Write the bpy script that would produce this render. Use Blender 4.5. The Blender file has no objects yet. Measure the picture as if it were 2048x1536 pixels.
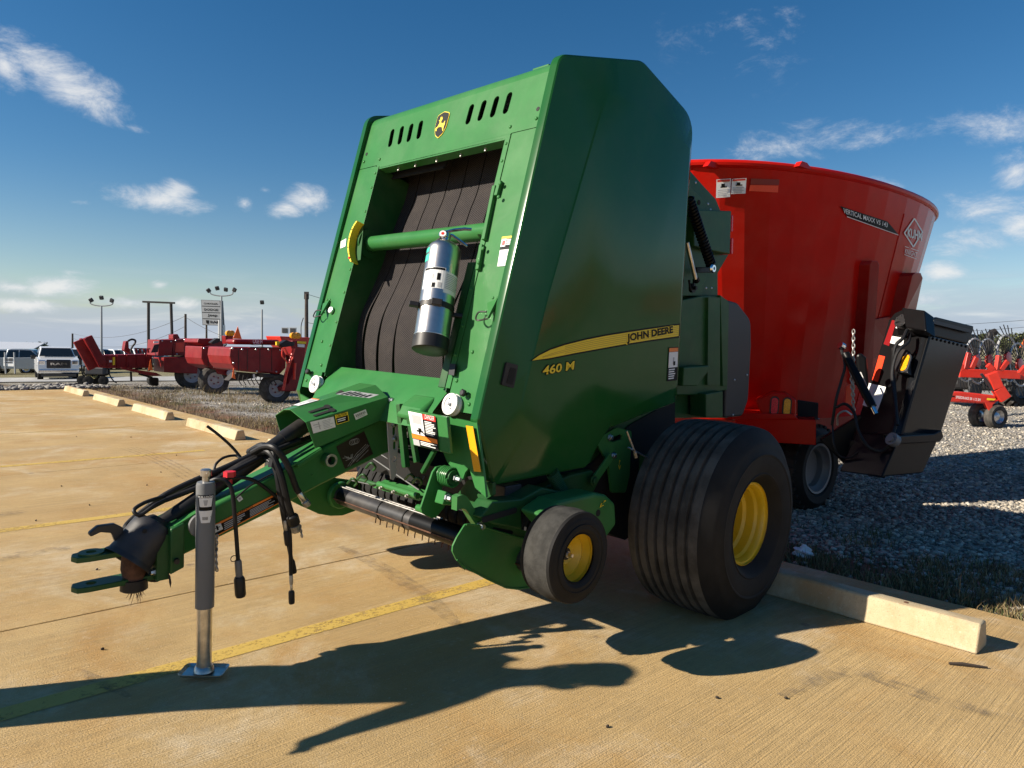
import bpy, bmesh, math, random
import numpy as np
from mathutils import Vector, Matrix
random.seed(7); rng = np.random.default_rng(7)
S = bpy.context.scene; COL = S.collection
# ------------------------------------------------------------------ camera, sky, sun, exposure
F_PX, PITCH, ROLL, CAM_H = 1425.0, math.radians(3.07), math.radians(-1.32), 1.42
_r = Vector((1, 0, 0)); _f = Vector((0, math.cos(PITCH), -math.sin(PITCH))); _d = -_r.cross(_f)
RIGHT = math.cos(ROLL)*_r + math.sin(ROLL)*_d
DOWN = -math.sin(ROLL)*_r + math.cos(ROLL)*_d
FWD = _f; CAM = Vector((0, 0, CAM_H))
cd = bpy.data.cameras.new('camera'); cam = bpy.data.objects.new('camera', cd); COL.objects.link(cam)
cd.sensor_width = 36; cd.lens = F_PX*36/2048; cd.clip_start = 0.05; cd.clip_end = 6000
m3 = Matrix((RIGHT, -DOWN, -FWD)).transposed()
cam.matrix_world = Matrix.Translation(CAM) @ m3.to_4x4(); S.camera = cam
SUN_AZ, SUN_EL = math.radians(74), math.radians(31)      # direction the shadows run in, and height
sd = bpy.data.lights.new('sun', 'SUN'); sun = bpy.data.objects.new('sun', sd); COL.objects.link(sun)
sd.energy = 5.0; sd.angle = math.radians(0.55); sd.color = (1.0, 0.90, 0.76)
LDIR = Vector((math.sin(SUN_AZ)*math.cos(SUN_EL), math.cos(SUN_AZ)*math.cos(SUN_EL), -math.sin(SUN_EL)))
sun.rotation_euler = LDIR.to_track_quat('-Z', 'Y').to_euler(); sun.location = (-20, -10, 20)
S.view_settings.view_transform = 'Standard'; S.view_settings.look = 'None'
S.view_settings.exposure = 0.82; S.view_settings.gamma = 1.0
S.render.engine = 'CYCLES'
S.cycles.max_bounces = 6

class NT:                                                # short-hand for node trees
    def __init__(s, tree): s.t = tree; s.n = tree.nodes; s.l = tree.links
    def new(s, typ, **kw):
        n = s.n.new(typ)
        for k, v in kw.items(): setattr(n, k, v)
        return n
    def inp(s, n, key, v):
        if hasattr(v, 'is_linked'): s.l.new(v, n.inputs[key])
        else: n.inputs[key].default_value = v
    def math(s, op, a, b=None, c=None, clamp=False):
        n = s.new('ShaderNodeMath', operation=op); n.use_clamp = clamp
        for i, v in enumerate((a, b, c)):
            if v is not None: s.inp(n, i, v)
        return n.outputs[0]
    def mix(s, fac, a, b):
        n = s.new('ShaderNodeMix', data_type='RGBA')
        s.inp(n, 0, fac); s.inp(n, 6, a); s.inp(n, 7, b); return n.outputs[2]
    def noise(s, vec, scale, detail=4, rough=.55, dist=0):
        n = s.new('ShaderNodeTexNoise'); s.inp(n, 'Vector', vec); s.inp(n, 'Scale', scale)
        s.inp(n, 'Detail', detail); s.inp(n, 'Roughness', rough); s.inp(n, 'Distortion', dist); return n.outputs[0]
    def ramp(s, fac, lo, hi, a=0., b=1.):
        n = s.new('ShaderNodeMapRange', interpolation_type='SMOOTHSTEP')
        for i, v in enumerate((fac, lo, hi, a, b)): s.inp(n, i, v)
        return n.outputs[0]
    def mapping(s, vec, scale=(1, 1, 1), rot=(0, 0, 0), loc=(0, 0, 0)):
        n = s.new('ShaderNodeMapping'); s.inp(n, 0, vec); s.inp(n, 1, loc); s.inp(n, 2, rot); s.inp(n, 3, scale); return n.outputs[0]
    def bump(s, h, strength, dist=.01):
        n = s.new('ShaderNodeBump'); s.inp(n, 'Strength', strength); s.inp(n, 'Distance', dist); s.inp(n, 'Height', h); return n.outputs[0]

W = bpy.data.worlds.new('World'); S.world = W; W.use_nodes = True
t = NT(W.node_tree); t.n.clear()
sky = t.new('ShaderNodeTexSky', sky_type='NISHITA'); sky.sun_disc = False
sky.sun_elevation = SUN_EL; sky.sun_rotation = SUN_AZ + math.pi
sky.altitude = 200; sky.air_density = 1.0; sky.dust_density = 0.08; sky.ozone_density = 2.2
tc = t.new('ShaderNodeTexCoord'); dirv = tc.outputs['Generated']
sx = t.new('ShaderNodeSeparateXYZ'); t.inp(sx, 0, dirv)
X_, Y_, Z_ = sx.outputs
# the true horizon is tipped a little against the parking lot
ZT = t.math('SUBTRACT', Z_, t.math('ADD', t.math('MULTIPLY', X_, .0305), t.math('MULTIPLY', Y_, -.0076)))
el = ZT
# (pixel centre, half width, half height, tilt, strength) of each cloud that stands in the sky
CLOUDS = [(120,158,150,40,.40,1.05),(10,130,60,36,.4,1.0),(320,400,120,28,.06,.95),(350,385,50,26,0,.9),(488,408,26,20,0,.75),(530,380,20,13,0,.6),
          (610,400,68,32,0,1.0),(575,415,60,24,-.2,.8),(275,257,34,9,.2,.5),(150,404,32,8,0,.45),(118,575,95,27,.05,1.2),(40,575,80,16,0,.9),(320,570,26,12,0,.55),
          (150,545,50,9,0,.45),(260,605,90,18,0,.95),(60,610,110,16,0,1.0),(360,606,60,16,0,.8),(1590,288,190,42,-.08,.60),(1750,275,110,34,0,.5),(1480,70,210,90,.25,.30),
          (1990,250,130,32,.1,.62),(2030,345,50,40,0,.85),(1950,480,100,40,.1,.78),(1880,545,52,24,0,1.0),(1960,420,110,40,0,.7),(1765,375,50,20,.3,.85),(2040,450,60,50,0,.8),(1850,600,60,24,0,.7)]
nv = t.mapping(dirv, scale=(1, 1, 1.9))
n1 = t.noise(nv, 13, 10, .70, .35)
total = None
for (px, py, hw, hh, tilt, st) in CLOUDS:                   # each cloud: an ellipse round its own direction
    d0 = (RIGHT*((px-1024)/F_PX) + DOWN*((py-768)/F_PX) + FWD).normalized()
    ex = d0.cross(Vector((0, 0, 1))).normalized(); ey = ex.cross(d0)
    e1 = ex*math.cos(tilt) - ey*math.sin(tilt); e2 = ex*math.sin(tilt) + ey*math.cos(tilt)
    mp = t.new('ShaderNodeMapping', vector_type='TEXTURE'); t.inp(mp, 0, dirv)
    mp.inputs[1].default_value = d0; mp.inputs[2].default_value = Matrix((e1, e2, d0)).transposed().to_euler()
    mp.inputs[3].default_value = (hw/F_PX*.95, hh/F_PX*1.05, 1.)
    gt = t.new('ShaderNodeTexGradient', gradient_type='SPHERICAL'); t.inp(gt, 0, mp.outputs[0])
    q = t.math('MULTIPLY', gt.outputs['Fac'], st)
    total = q if total is None else t.math('MAXIMUM', total, q)
puff = t.math('MULTIPLY', t.math('SUBTRACT', n1, .5), 3.0)
gate = t.ramp(total, 0., .22)
mask = t.math('MULTIPLY', t.ramp(t.math('ADD', total, t.math('MULTIPLY', puff, .62)), .14, 1.0), gate)
mask = t.math('MULTIPLY', t.math('MINIMUM', mask, 1.), .84)
# layered bank of clouds low over the whole horizon
bv = t.mapping(dirv, scale=(1, 1, 6.5)); b1 = t.noise(bv, 4.5, 6, .58, .3)
band = t.math('MULTIPLY', t.ramp(el, .115, .02), t.ramp(b1, t.ramp(el, .01, .13, .12, .54), t.ramp(el, .01, .13, .42, .66)))
band = t.math('MULTIPLY', band, .9)
shade = t.ramp(b1, .5, .72)
bandcol = t.mix(shade, (4.9, 5.8, 7.3, 1), (9.0, 9.2, 9.5, 1))
hs = t.new('ShaderNodeHueSaturation'); t.inp(hs, 'Saturation', t.ramp(el, .02, .25, 1.1, 1.36)); t.inp(hs, 'Value', 1.08); t.inp(hs, 'Color', sky.outputs[0])
c1 = t.mix(band, hs.outputs[0], bandcol)
vs = t.ramp(t.math('ADD', n1, t.math('MULTIPLY', total, .30)), .45, .85)
cloudcol = t.mix(vs, (6.2, 7.0, 8.4, 1), (9.8, 9.8, 9.7, 1))
c2 = t.mix(mask, c1, cloudcol)
bg = t.new('ShaderNodeBackground'); t.inp(bg, 0, c2); t.inp(bg, 1, .051)
W.cycles.sampling_method = 'MANUAL'; W.cycles.sample_map_resolution = 512
wo = t.new('ShaderNodeOutputWorld'); t.l.new(bg.outputs[0], wo.inputs[0])

# ------------------------------------------------------------------ materials
MATS = {}
def mat(name, col, rough=.5, metal=0., coat=0., var=.0, vscale=6., bump=0., bscale=60., spec=None, emit=0., dust=0., dustcol=(.36, .29, .2)):
    m = bpy.data.materials.new(name); m.use_nodes = True; t = NT(m.node_tree)
    b = t.n['Principled BSDF']; c = (*col, 1)
    tcn = t.new('ShaderNodeTexCoord'); ob = tcn.outputs['Object']
    src = c
    if var:
        n = t.noise(ob, vscale, 6, .6)
        lo = tuple(x*(1-var) for x in col) + (1,); hi = tuple(min(1, x*(1+var)) for x in col) + (1,)
        src = t.mix(t.ramp(n, .3, .7), lo, hi)
    rg = rough
    if dust:
        g = t.new('ShaderNodeNewGeometry')
        dn = t.ramp(t.noise(ob, 3.2, 8, .65, .4), .38, .75, 0, dust)
        src = t.mix(dn, src, (*dustcol, 1)); rg = t.math('ADD', rough, t.math('MULTIPLY', dn, .5), clamp=True)
    t.inp(b, 'Base Color', src); t.inp(b, 'Roughness', rg); t.inp(b, 'Metallic', metal)
    if coat: t.inp(b, 'Coat Weight', coat); t.inp(b, 'Coat Roughness', .06)
    if spec is not None: t.inp(b, 'Specular IOR Level', spec)
    if bump: t.inp(b, 'Normal', t.bump(t.noise(ob, bscale, 3, .6), bump, .004))
    if emit: t.inp(b, 'Emission Color', c); t.inp(b, 'Emission Strength', emit)
    MATS[name] = m; return m
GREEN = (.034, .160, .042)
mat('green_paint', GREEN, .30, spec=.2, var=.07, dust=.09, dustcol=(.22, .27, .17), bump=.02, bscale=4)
mat('green_panel_shaded', (.012, .088, .019), .17, spec=.24, coat=.08, var=.03, bump=.012, bscale=2.2, dust=.03)  # same green as the front paint, darkened to carry the side's shade
mat('green_dark_dusty', (.013, .078, .02), .42, var=.12, dust=.10, spec=.25)  # lightly dusted green, darkened to stand in for shade on rear and inner parts
mat('yellow_paint', (.72, .47, .012), .35, coat=.2, var=.08, dust=.12)
mat('decal_yellow', (.82, .60, .03), .45, spec=.3)
mat('decal_black', (.006, .006, .006), .5, spec=.15)
mat('decal_white', (.78, .78, .76), .45)
mat('decal_grey', (.42, .42, .42), .5)
mat('decal_red', (.62, .03, .02), .4)
mat('decal_orange', (.85, .22, .02), .4)
mat('reflector_amber', (.80, .36, .01), .3, var=.12, vscale=300)
mat('reflector_red', (.85, .06, .02), .3, var=.1, vscale=200)
mat('reflector_darkred', (.22, .008, .01), .3)
mat('rubber', (.012, .0115, .011), .7, spec=.25, var=.25, vscale=9, bump=.1, bscale=200)
mat('tread', (.075, .069, .061), .9, spec=.2, var=.45, vscale=7, bump=.5, bscale=120, dust=.25, dustcol=(.13, .11, .085))
mat('tread_small', (.038, .037, .034), .88, spec=.2, var=.3, vscale=20, bump=.4, bscale=160, dust=.2, dustcol=(.11, .10, .08))
mat('groove', (.012, .012, .012), .9)
mat('hose', (.011, .011, .012), .5, spec=.3, var=.2, vscale=30)
mat('black_plastic', (.010, .010, .012), .45, spec=.35, var=.15, vscale=15, dust=.1)
mat('bell_plastic', (.016, .017, .022), .45, var=.3, vscale=8, dust=.32, dustcol=(.12, .10, .075))
mat('black_paint', (.005, .005, .0055), .36, var=.1, spec=.16)
mat('black_gloss', (.007, .008, .010), .16, var=.1, dust=.04, dustcol=(.05, .045, .035), spec=.22)
mat('grey_paint', (.14, .145, .15), .42, var=.06, dust=.1)
mat('dark_poly', (.022, .023, .027), .5, var=.05)
mat('galvanised', (.60, .57, .53), .36, metal=1., var=.18, vscale=25)
mat('steel', (.55, .55, .56), .32, metal=1., var=.25, vscale=30)
mat('bare_steel', (.42, .40, .37), .5, metal=.9, var=.4, vscale=14)
mat('chrome', (.82, .83, .85), .10, metal=1.)
mat('aluminium', (.66, .61, .55), .30, metal=1., var=.05, vscale=40)
mat('silver_bolt', (.55, .56, .58), .35, metal=1.)
mat('white_plastic', (.72, .71, .68), .45, var=.05)
mat('red_plastic', (.62, .02, .035), .35)
mat('rust', (.085, .036, .018), .85, var=.4, vscale=30)
mat('roller_black', (.022, .022, .024), .38, var=.3, vscale=10, dust=.25, dustcol=(.16, .13, .1))
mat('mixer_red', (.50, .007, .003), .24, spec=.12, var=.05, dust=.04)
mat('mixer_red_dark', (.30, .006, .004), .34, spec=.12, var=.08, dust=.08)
mat('old_red', (.21, .008, .010), .42, var=.14, spec=.35, dust=.07, dustcol=(.3, .2, .15))
mat('rake_red', (.62, .035, .018), .35, coat=.2, var=.08)
mat('orange_sign', (.95, .16, .015), .5, emit=0.0)
mat('lens_amber', (.90, .32, .01), .2, var=.4, vscale=120)
mat('lens_red', (.85, .02, .04), .2, var=.4, vscale=120)
mat('car_white', (.72, .73, .74), .25, coat=.6)
mat('car_silver', (.42, .44, .46), .3, metal=.3, coat=.6)
mat('car_black', (.012, .012, .014), .25, coat=.5)
mat('glass_dark', (.012, .016, .02), .06, spec=.6)
mat('pole_dark', (.035, .03, .028), .8, var=.2)
mat('pole_grey', (.30, .31, .32), .5, metal=.4)
mat('wood_pole', (.06, .045, .035), .9, var=.3)
mat('sign_grey', (.34, .35, .36), .5)
mat('sign_dark', (.05, .05, .055), .5)
mat('building', (.42, .45, .50), .6, var=.05)
mat('twig', (.035, .025, .018), .9)
mat('paper', (.75, .75, .74), .8)
mat('skin', (.45, .26, .18), .5)
mat('cloth_blue', (.05, .08, .16), .9)
mat('cloth_dark', (.03, .03, .04), .9)
mat('leather', (.04, .025, .015), .6)
mat('field_hose', (.45, .40, .12), .6)

# ------------------------------------------------------------------ geometry helpers
def V(*a): return Vector(a[0]) if len(a) == 1 else Vector(a)
class MB:
    def __init__(s): s.v = []; s.f = []
    def add(s, vs, fs):
        o = len(s.v); s.v += [tuple(x) for x in vs]; s.f += [tuple(i+o for i in f) for f in fs]; return s
    def poly(s, pts): return s.add(pts, [tuple(range(len(pts)))])
    def box(s, c, size, R=None):
        c = V(c); h = [x/2 for x in size]; vs = []
        for dx in (-1, 1):
            for dy in (-1, 1):
                for dz in (-1, 1):
                    p = Vector((dx*h[0], dy*h[1], dz*h[2])); vs.append(c + (R @ p if R else p))
        return s.add(vs, [(0,1,3,2),(4,6,7,5),(0,4,5,1),(2,3,7,6),(0,2,6,4),(1,5,7,3)])
    def bar(s, a, b, w, h, upv=(0, 0, 1)):
        a, b = V(a), V(b); d = (b-a); L = d.length; d.normalize()
        u = V(upv); sd_ = d.cross(u)
        if sd_.length < 1e-4: sd_ = d.cross(Vector((1, 0, 0)))
        sd_.normalize(); u = sd_.cross(d)
        R = Matrix((d, sd_, u)).transposed(); return s.box((a+b)/2, (L, w, h), R)
    def prism(s, pts, vec):
        n = len(pts); vec = V(vec); vs = [V(p) for p in pts] + [V(p)+vec for p in pts]
        fs = [tuple(range(n-1, -1, -1)), tuple(range(n, 2*n))] + [(i, (i+1) % n, n+(i+1) % n, n+i) for i in range(n)]
        return s.add(vs, fs)
    def loft(s, rings, close=True, cap=True):
        o = []; n = len(rings[0]); vs = [p for r in rings for p in r]; fs = []
        for k in range(len(rings)-1):
            for i in range(n if close else n-1):
                j = (i+1) % n; fs.append((k*n+i, k*n+j, (k+1)*n+j, (k+1)*n+i))
        if cap and close: fs += [tuple(range(n-1, -1, -1)), tuple((len(rings)-1)*n+i for i in range(n))]
        return s.add(vs, fs)
    def tube(s, pts, r, n=8, cap=True):
        pts = [V(p) for p in pts]; rs = r if isinstance(r, (list, tuple)) else [r]*len(pts); rings = []
        prev = None
        for i, p in enumerate(pts):
            d = (pts[min(i+1, len(pts)-1)] - pts[max(i-1, 0)])
            if d.length < 1e-9: d = Vector((0, 0, 1))
            d.normalize()
            if prev is None:
                a = d.orthogonal().normalized()
            else:
                a = prev - d*prev.dot(d)
                a = a.normalized() if a.length > 1e-5 else d.orthogonal().normalized()
            prev = a; b = d.cross(a)
            rings.append([p + (a*math.cos(q) + b*math.sin(q))*rs[i] for q in (2*math.pi*k/n for k in range(n))])
        return s.loft(rings, cap=cap)
    def lathe(s, prof, o, axis, n=24, cap=True):           # prof: (along, radius)
        o = V(o); ax = V(axis).normalized(); a = ax.orthogonal().normalized(); b = ax.cross(a)
        rings = [[o + ax*x + (a*math.cos(q) + b*math.sin(q))*max(r, 1e-4) for q in (2*math.pi*k/n for k in range(n))] for x, r in prof]
        return s.loft(rings, cap=cap)
    def cyl(s, a, b, r, n=12):
        a, b = V(a), V(b); return s.lathe([(0, r), ((b-a).length, r)], a, b-a, n)
    def dome(s, c, nrm, r, h=None, n=8):
        h = h or r*.7; return s.lathe([(-.001, r), (h*.45, r*.88), (h*.85, r*.5), (h, .0005)], c, nrm, n)
    def hexbolt(s, c, nrm, r, h):
        s.lathe([(0, r*1.5), (h*.3, r*1.5), (h*.3, r), (h, r), (h*1.1, r*.8)], c, nrm, 6); return s
    def build(s, name, m, parent=None, smooth=35, bevel=0., seg=2):
        me = bpy.data.meshes.new(name); me.from_pydata(s.v, [], s.f); me.validate()
        bm = bmesh.new(); bm.from_mesh(me); bmesh.ops.recalc_face_normals(bm, faces=bm.faces); bm.to_mesh(me); bm.free()
        return link(name, me, m, parent, smooth, bevel, seg)
def link(name, me, m, parent=None, smooth=35, bevel=0., seg=2):
    if m: me.materials.append(MATS[m] if isinstance(m, str) else m)
    if smooth:
        me.shade_smooth(); me.set_sharp_from_angle(angle=math.radians(smooth))
    o = bpy.data.objects.new(name, me); COL.objects.link(o)
    if parent: o.parent = parent
    if bevel:
        bv = o.modifiers.new('bevel', 'BEVEL'); bv.width = bevel; bv.segments = seg; bv.limit_method = 'ANGLE'; bv.angle_limit = math.radians(40)
    return o
def thing(name, label, cat, loc=(0, 0, 0), rot=None, group=None):
    o = bpy.data.objects.new(name, None); COL.objects.link(o); o.empty_display_size = .2
    o.matrix_world = Matrix.Translation(V(loc)) @ (rot.to_4x4() if rot else Matrix())
    return tag(o, label, cat, group)
def tag(o, label, cat, group=None):
    o['label'] = label; o['category'] = cat
    if group: o['group'] = group
    return o
def struct(o, kind='structure', label=None):
    o['kind'] = kind
    if label: o['label'] = label
    return o
def rpoly(pts, default=.02, n=5):                           # 2D polygon with rounded corners; point = (x, y[, r])
    out = []; N = len(pts)
    for i, p in enumerate(pts):
        r = p[2] if len(p) > 2 else default; a = Vector(pts[i-1][:2]); b = Vector(p[:2]); c = Vector(pts[(i+1) % N][:2])
        u = (a-b); w = (c-b); lu, lw = u.length, w.length; u.normalize(); w.normalize()
        ang = math.acos(max(-1, min(1, u.dot(w))))
        if r <= 0 or ang > 3.1: out.append(tuple(b)); continue
        dlt = min(r/math.tan(ang/2), lu*.49, lw*.49); r = dlt*math.tan(ang/2)
        p0 = b+u*dlt; p1 = b+w*dlt
        for k in range(n+1):
            q = k/n; out.append(tuple((p0*(1-q)+b*q)*(1-q) + (b*(1-q)+p1*q)*q))
    return out
def stadium(c, d, L, r, n=6):
    c = Vector(c); d = Vector(d).normalized(); q = Vector((-d.y, d.x)); out = []
    for e, s0 in ((c+d*(L/2-r), 1), (c-d*(L/2-r), -1)):
        for k in range(n+1):
            a = -math.pi/2 + math.pi*k/n; out.append(tuple(e + s0*(d*math.cos(a)*r + q*math.sin(a)*r)))
    return out
def circ(c, r, n=16): return [(c[0]+r*math.cos(2*math.pi*k/n), c[1]+r*math.sin(2*math.pi*k/n)) for k in range(n)]
def plate(name, outer, holes, th, M, m, parent, bevel=0., smooth=35):
    """flat plate from a 2D outline with holes; lies in the xy plane of M, thickness th towards -z of M"""
    cu = bpy.data.curves.new('c', 'CURVE'); cu.dimensions = '2D'; cu.fill_mode = 'BOTH'; cu.extrude = th/2
    for lp in [outer]+list(holes):
        sp = cu.splines.new('POLY'); sp.points.add(len(lp)-1); sp.use_cyclic_u = True
        for q, p in zip(sp.points, lp): q.co = (p[0], p[1], 0, 1)
    o = bpy.data.objects.new('c', cu); COL.objects.link(o)
    bpy.context.view_layer.update()
    me = bpy.data.meshes.new_from_object(o.evaluated_get(bpy.context.evaluated_depsgraph_get()))
    bpy.data.objects.remove(o); bpy.data.curves.remove(cu)
    me.transform(Matrix.Translation((0, 0, -th/2))); me.transform(M)
    me.materials.clear()
    bm = bmesh.new(); bm.from_mesh(me); bmesh.ops.remove_doubles(bm, verts=bm.verts, dist=1e-5); bmesh.ops.recalc_face_normals(bm, faces=bm.faces); bm.to_mesh(me); bm.free()
    return link(name, me, m, parent, smooth, bevel)
def frame(o, ex, ey):                                        # matrix with origin, x axis, y axis (made orthogonal)
    ex = V(ex).normalized(); ez = ex.cross(V(ey)).normalized(); ey = ez.cross(ex)
    return Matrix.Translation(V(o)) @ Matrix((ex, ey, ez)).transposed().to_4x4()
def text(name, body, p0, p1, upv, m, parent, lift=.002, height=None, shear=0., bold=0., depth=.0004):
    """writes body along the line p0-p1 (local coordinates), letters rising along upv"""
    cu = bpy.data.curves.new('t', 'FONT'); cu.body = body; cu.shear = shear; cu.offset = bold; cu.resolution_u = 3
    o = bpy.data.objects.new('t', cu); COL.objects.link(o); bpy.context.view_layer.update()
    me = bpy.data.meshes.new_from_object(o.evaluated_get(bpy.context.evaluated_depsgraph_get()))
    bpy.data.objects.remove(o); bpy.data.curves.remove(cu); me.materials.clear()
    xs = [v.co.x for v in me.vertices]; ys = [v.co.y for v in me.vertices]
    p0, p1 = V(p0), V(p1); w = (p1-p0).length; s = w/(max(xs)-min(xs)); sy = s if height is None else height/(max(ys)-min(ys))
    M = frame(p0, p1-p0, upv)
    me.transform(M @ Matrix.Translation((0, 0, lift)) @ Matrix.Diagonal((s, sy, 1, 1)) @ Matrix.Translation((-min(xs), -min(ys), 0)))
    return link(name, me, m, parent, 0)
def quad(name, pts, m, parent, lift=0.):
    b = MB(); p = [V(x) for x in pts]
    if lift:
        n = (p[1]-p[0]).cross(p[-1]-p[0]).normalized()*lift; p = [x+n for x in p]
    b.v = [tuple(x) for x in p]; b.f = [tuple(range(len(p)))]
    me = bpy.data.meshes.new(name); me.from_pydata(b.v, [], b.f); return link(name, me, m, parent, 0)
def sticker(name, c, base, parent, rects=(), lift=.0015):
    """c: four corners TL, TR, BR, BL in local space; rects: (u0, v0, u1, v1, material), v down"""
    TL, TR, BR, BL = [V(x) for x in c]
    n = (BL-TL).cross(TR-TL).normalized()
    def P(u, v): return (TL*(1-u)+TR*u)*(1-v) + (BL*(1-u)+BR*u)*v
    me = bpy.data.meshes.new(name); me.from_pydata([tuple(P(*q)+n*lift) for q in ((0,1),(1,1),(1,0),(0,0))], [], [(0,1,2,3)])
    o = link(name, me, base, parent, 0); by = {}
    for r in rects: by.setdefault(r[4], []).append(r)
    for k, (mm, rs) in enumerate(by.items()):
        b = MB()
        for u0, v0, u1, v1, _ in rs: b.poly([P(u0,v1)+n*(lift+.0012+k*.0004), P(u1,v1)+n*(lift+.0012+k*.0004), P(u1,v0)+n*(lift+.0012+k*.0004), P(u0,v0)+n*(lift+.0012+k*.0004)])
        me = bpy.data.meshes.new('print'); me.from_pydata(b.v, [], b.f); link('print', me, mm, o, 0)
    return o
def lines(u0, v0, u1, v1, n, m, seed=0, fill=.55):           # rows of fine print
    rr = random.Random(seed); h = (v1-v0)/n
    return [(u0, v0+i*h, u0+(u1-u0)*rr.uniform(.6, 1), v0+i*h+h*fill, m) for i in range(n)]
def smoothpath(pts, n=6):                                    # Catmull-Rom through points
    P = [V(p) for p in pts]; P = [P[0]*2-P[1]]+P+[P[-1]*2-P[-2]]; out = []
    for i in range(1, len(P)-2):
        for k in range(n):
            q = k/n; a, b, c, d = P[i-1:i+3]
            out.append(.5*((2*b)+(c-a)*q+(2*a-5*b+4*c-d)*q*q+(3*b-a-3*c+d)*q**3))
    out.append(P[-2]); return out
def kids(o): return [c for c in bpy.data.objects if c.parent is o]
def copy_tree(o, parent=None):
    c = o.copy(); COL.objects.link(c); c.parent = parent
    for ch in kids(o): copy_tree(ch, c)
    return c

# ------------------------------------------------------------------ pixel -> place
def ray(px, py): return (RIGHT*((px-1024)/F_PX) + DOWN*((py-768)/F_PX) + FWD)
def at_depth(px, py, depth): return CAM + ray(px, py)*depth
def hit(px, py, P0, n):
    d = ray(px, py); return CAM + d*((V(P0)-CAM).dot(V(n))/d.dot(V(n)))
D1 = Vector((math.sin(math.radians(47.27)), math.cos(math.radians(47.27)), 0)); D2 = Vector((-D1.y, D1.x, 0))
EDGE1, EDGE2 = 4.62, 21.8                                   # far edges of the concrete lot along D1 and D2
def smooth01(x): x = np.clip(x, 0, 1); return x*x*(3-2*x)
def terrain(x, y):
    a = x*D1.x + y*D1.y - EDGE1; b = x*D2.x + y*D2.y - EDGE2
    d = np.maximum(np.maximum(a, b), 0)
    return smooth01(d/14.)*(.0305*x - .0076*y) - .035 + .012*np.sin(x*1.7+y*.6)*np.cos(y*1.3-x*.4)
def G(px, py):                                              # where the sight line through a pixel meets the ground
    d = ray(px, py); tt = 1.0
    for k in range(4000):
        p = CAM + d*tt; h = p.z - float(terrain(p.x, p.y))
        if h < .003: break
        tt += max(.004, h*.5)
        if tt > 900: break
    return p
# ------------------------------------------------------------------ setting: ground, lot, lines, road
def ground_material():
    m = bpy.data.materials.new('ground_soil'); m.use_nodes = True; t = NT(m.node_tree); b = t.n['Principled BSDF']
    g = t.new('ShaderNodeNewGeometry'); P = g.outputs['Position']
    dt = t.new('ShaderNodeVectorMath', operation='DOT_PRODUCT'); t.inp(dt, 0, P); t.inp(dt, 1, tuple(D1))
    a = t.math('SUBTRACT', dt.outputs['Value'], EDGE1)
    ln = t.new('ShaderNodeVectorMath', operation='LENGTH'); t.inp(ln, 0, P); dist = ln.outputs['Value']
    vo = t.new('ShaderNodeTexVoronoi'); t.inp(vo, 'Vector', P); t.inp(vo, 'Scale', 30.)
    cell = t.new('ShaderNodeSeparateColor'); t.inp(cell, 0, vo.outputs['Color'])
    gr = t.mix(cell.outputs[0], (.16, .15, .135, 1), (.52, .49, .43, 1))
    gr = t.mix(t.ramp(vo.outputs['Distance'], .45, .8), gr, (.10, .09, .08, 1))
    soil = t.mix(t.noise(P, 5, 8, .7), (.10, .062, .035, 1), (.20, .125, .075, 1))
    soil = t.mix(t.ramp(t.noise(P, 1.3, 4, .6), .5, .65), soil, (.22, .085, .045, 1))
    soil = t.mix(t.ramp(t.noise(P, 45, 3, .6), .45, .7), soil, (.07, .055, .04, 1))
    edge = t.math('ADD', a, t.math('MULTIPLY', t.math('SUBTRACT', t.noise(P, 1.1, 5, .6), .5), 1.6))
    zone = t.ramp(edge, .55, 1.1)
    patch = t.ramp(t.noise(P, .55, 6, .65), .52, .66)
    zone = t.math('MULTIPLY', zone, t.math('SUBTRACT', 1., t.math('MULTIPLY', patch, .75)))
    c = t.mix(zone, soil, gr)
    grass = t.mix(t.noise(P, .4, 8, .7), (.10, .105, .04, 1), (.26, .21, .11, 1))
    c = t.mix(t.ramp(dist, 34, 60), c, grass)
    t.inp(b, 'Base Color', c); t.inp(b, 'Roughness', .95)
    h = t.math('ADD', t.math('MULTIPLY', vo.outputs['Distance'], -1.), t.noise(P, 60, 4, .6))
    t.inp(b, 'Normal', t.bump(h, .8, .02)); return m
radii = [0.0] + list(np.geomspace(1.2, 2600, 150)); NA = 192
vs = [(0, 0, -.09)]; fs = []
for r in radii[1:]:
    for k in range(NA):
        a = 2*math.pi*k/NA; x, y = r*math.sin(a), r*math.cos(a); z = float(terrain(x, y))
        dd = max(x*D1.x+y*D1.y-EDGE1, x*D2.x+y*D2.y-EDGE2)
        if dd < .25: z = -.09
        vs.append((x, y, z))
for k in range(NA): fs.append((0, 1+k, 1+(k+1) % NA))
for j in range(len(radii)-2):
    for k in range(NA):
        a, b = 1+j*NA, 1+(j+1)*NA; fs.append((a+k, b+k, b+(k+1) % NA, a+(k+1) % NA))
me = bpy.data.meshes.new('ground'); me.from_pydata(vs, [], fs)
struct(link('ground', me, ground_material(), None, 60))

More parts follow.
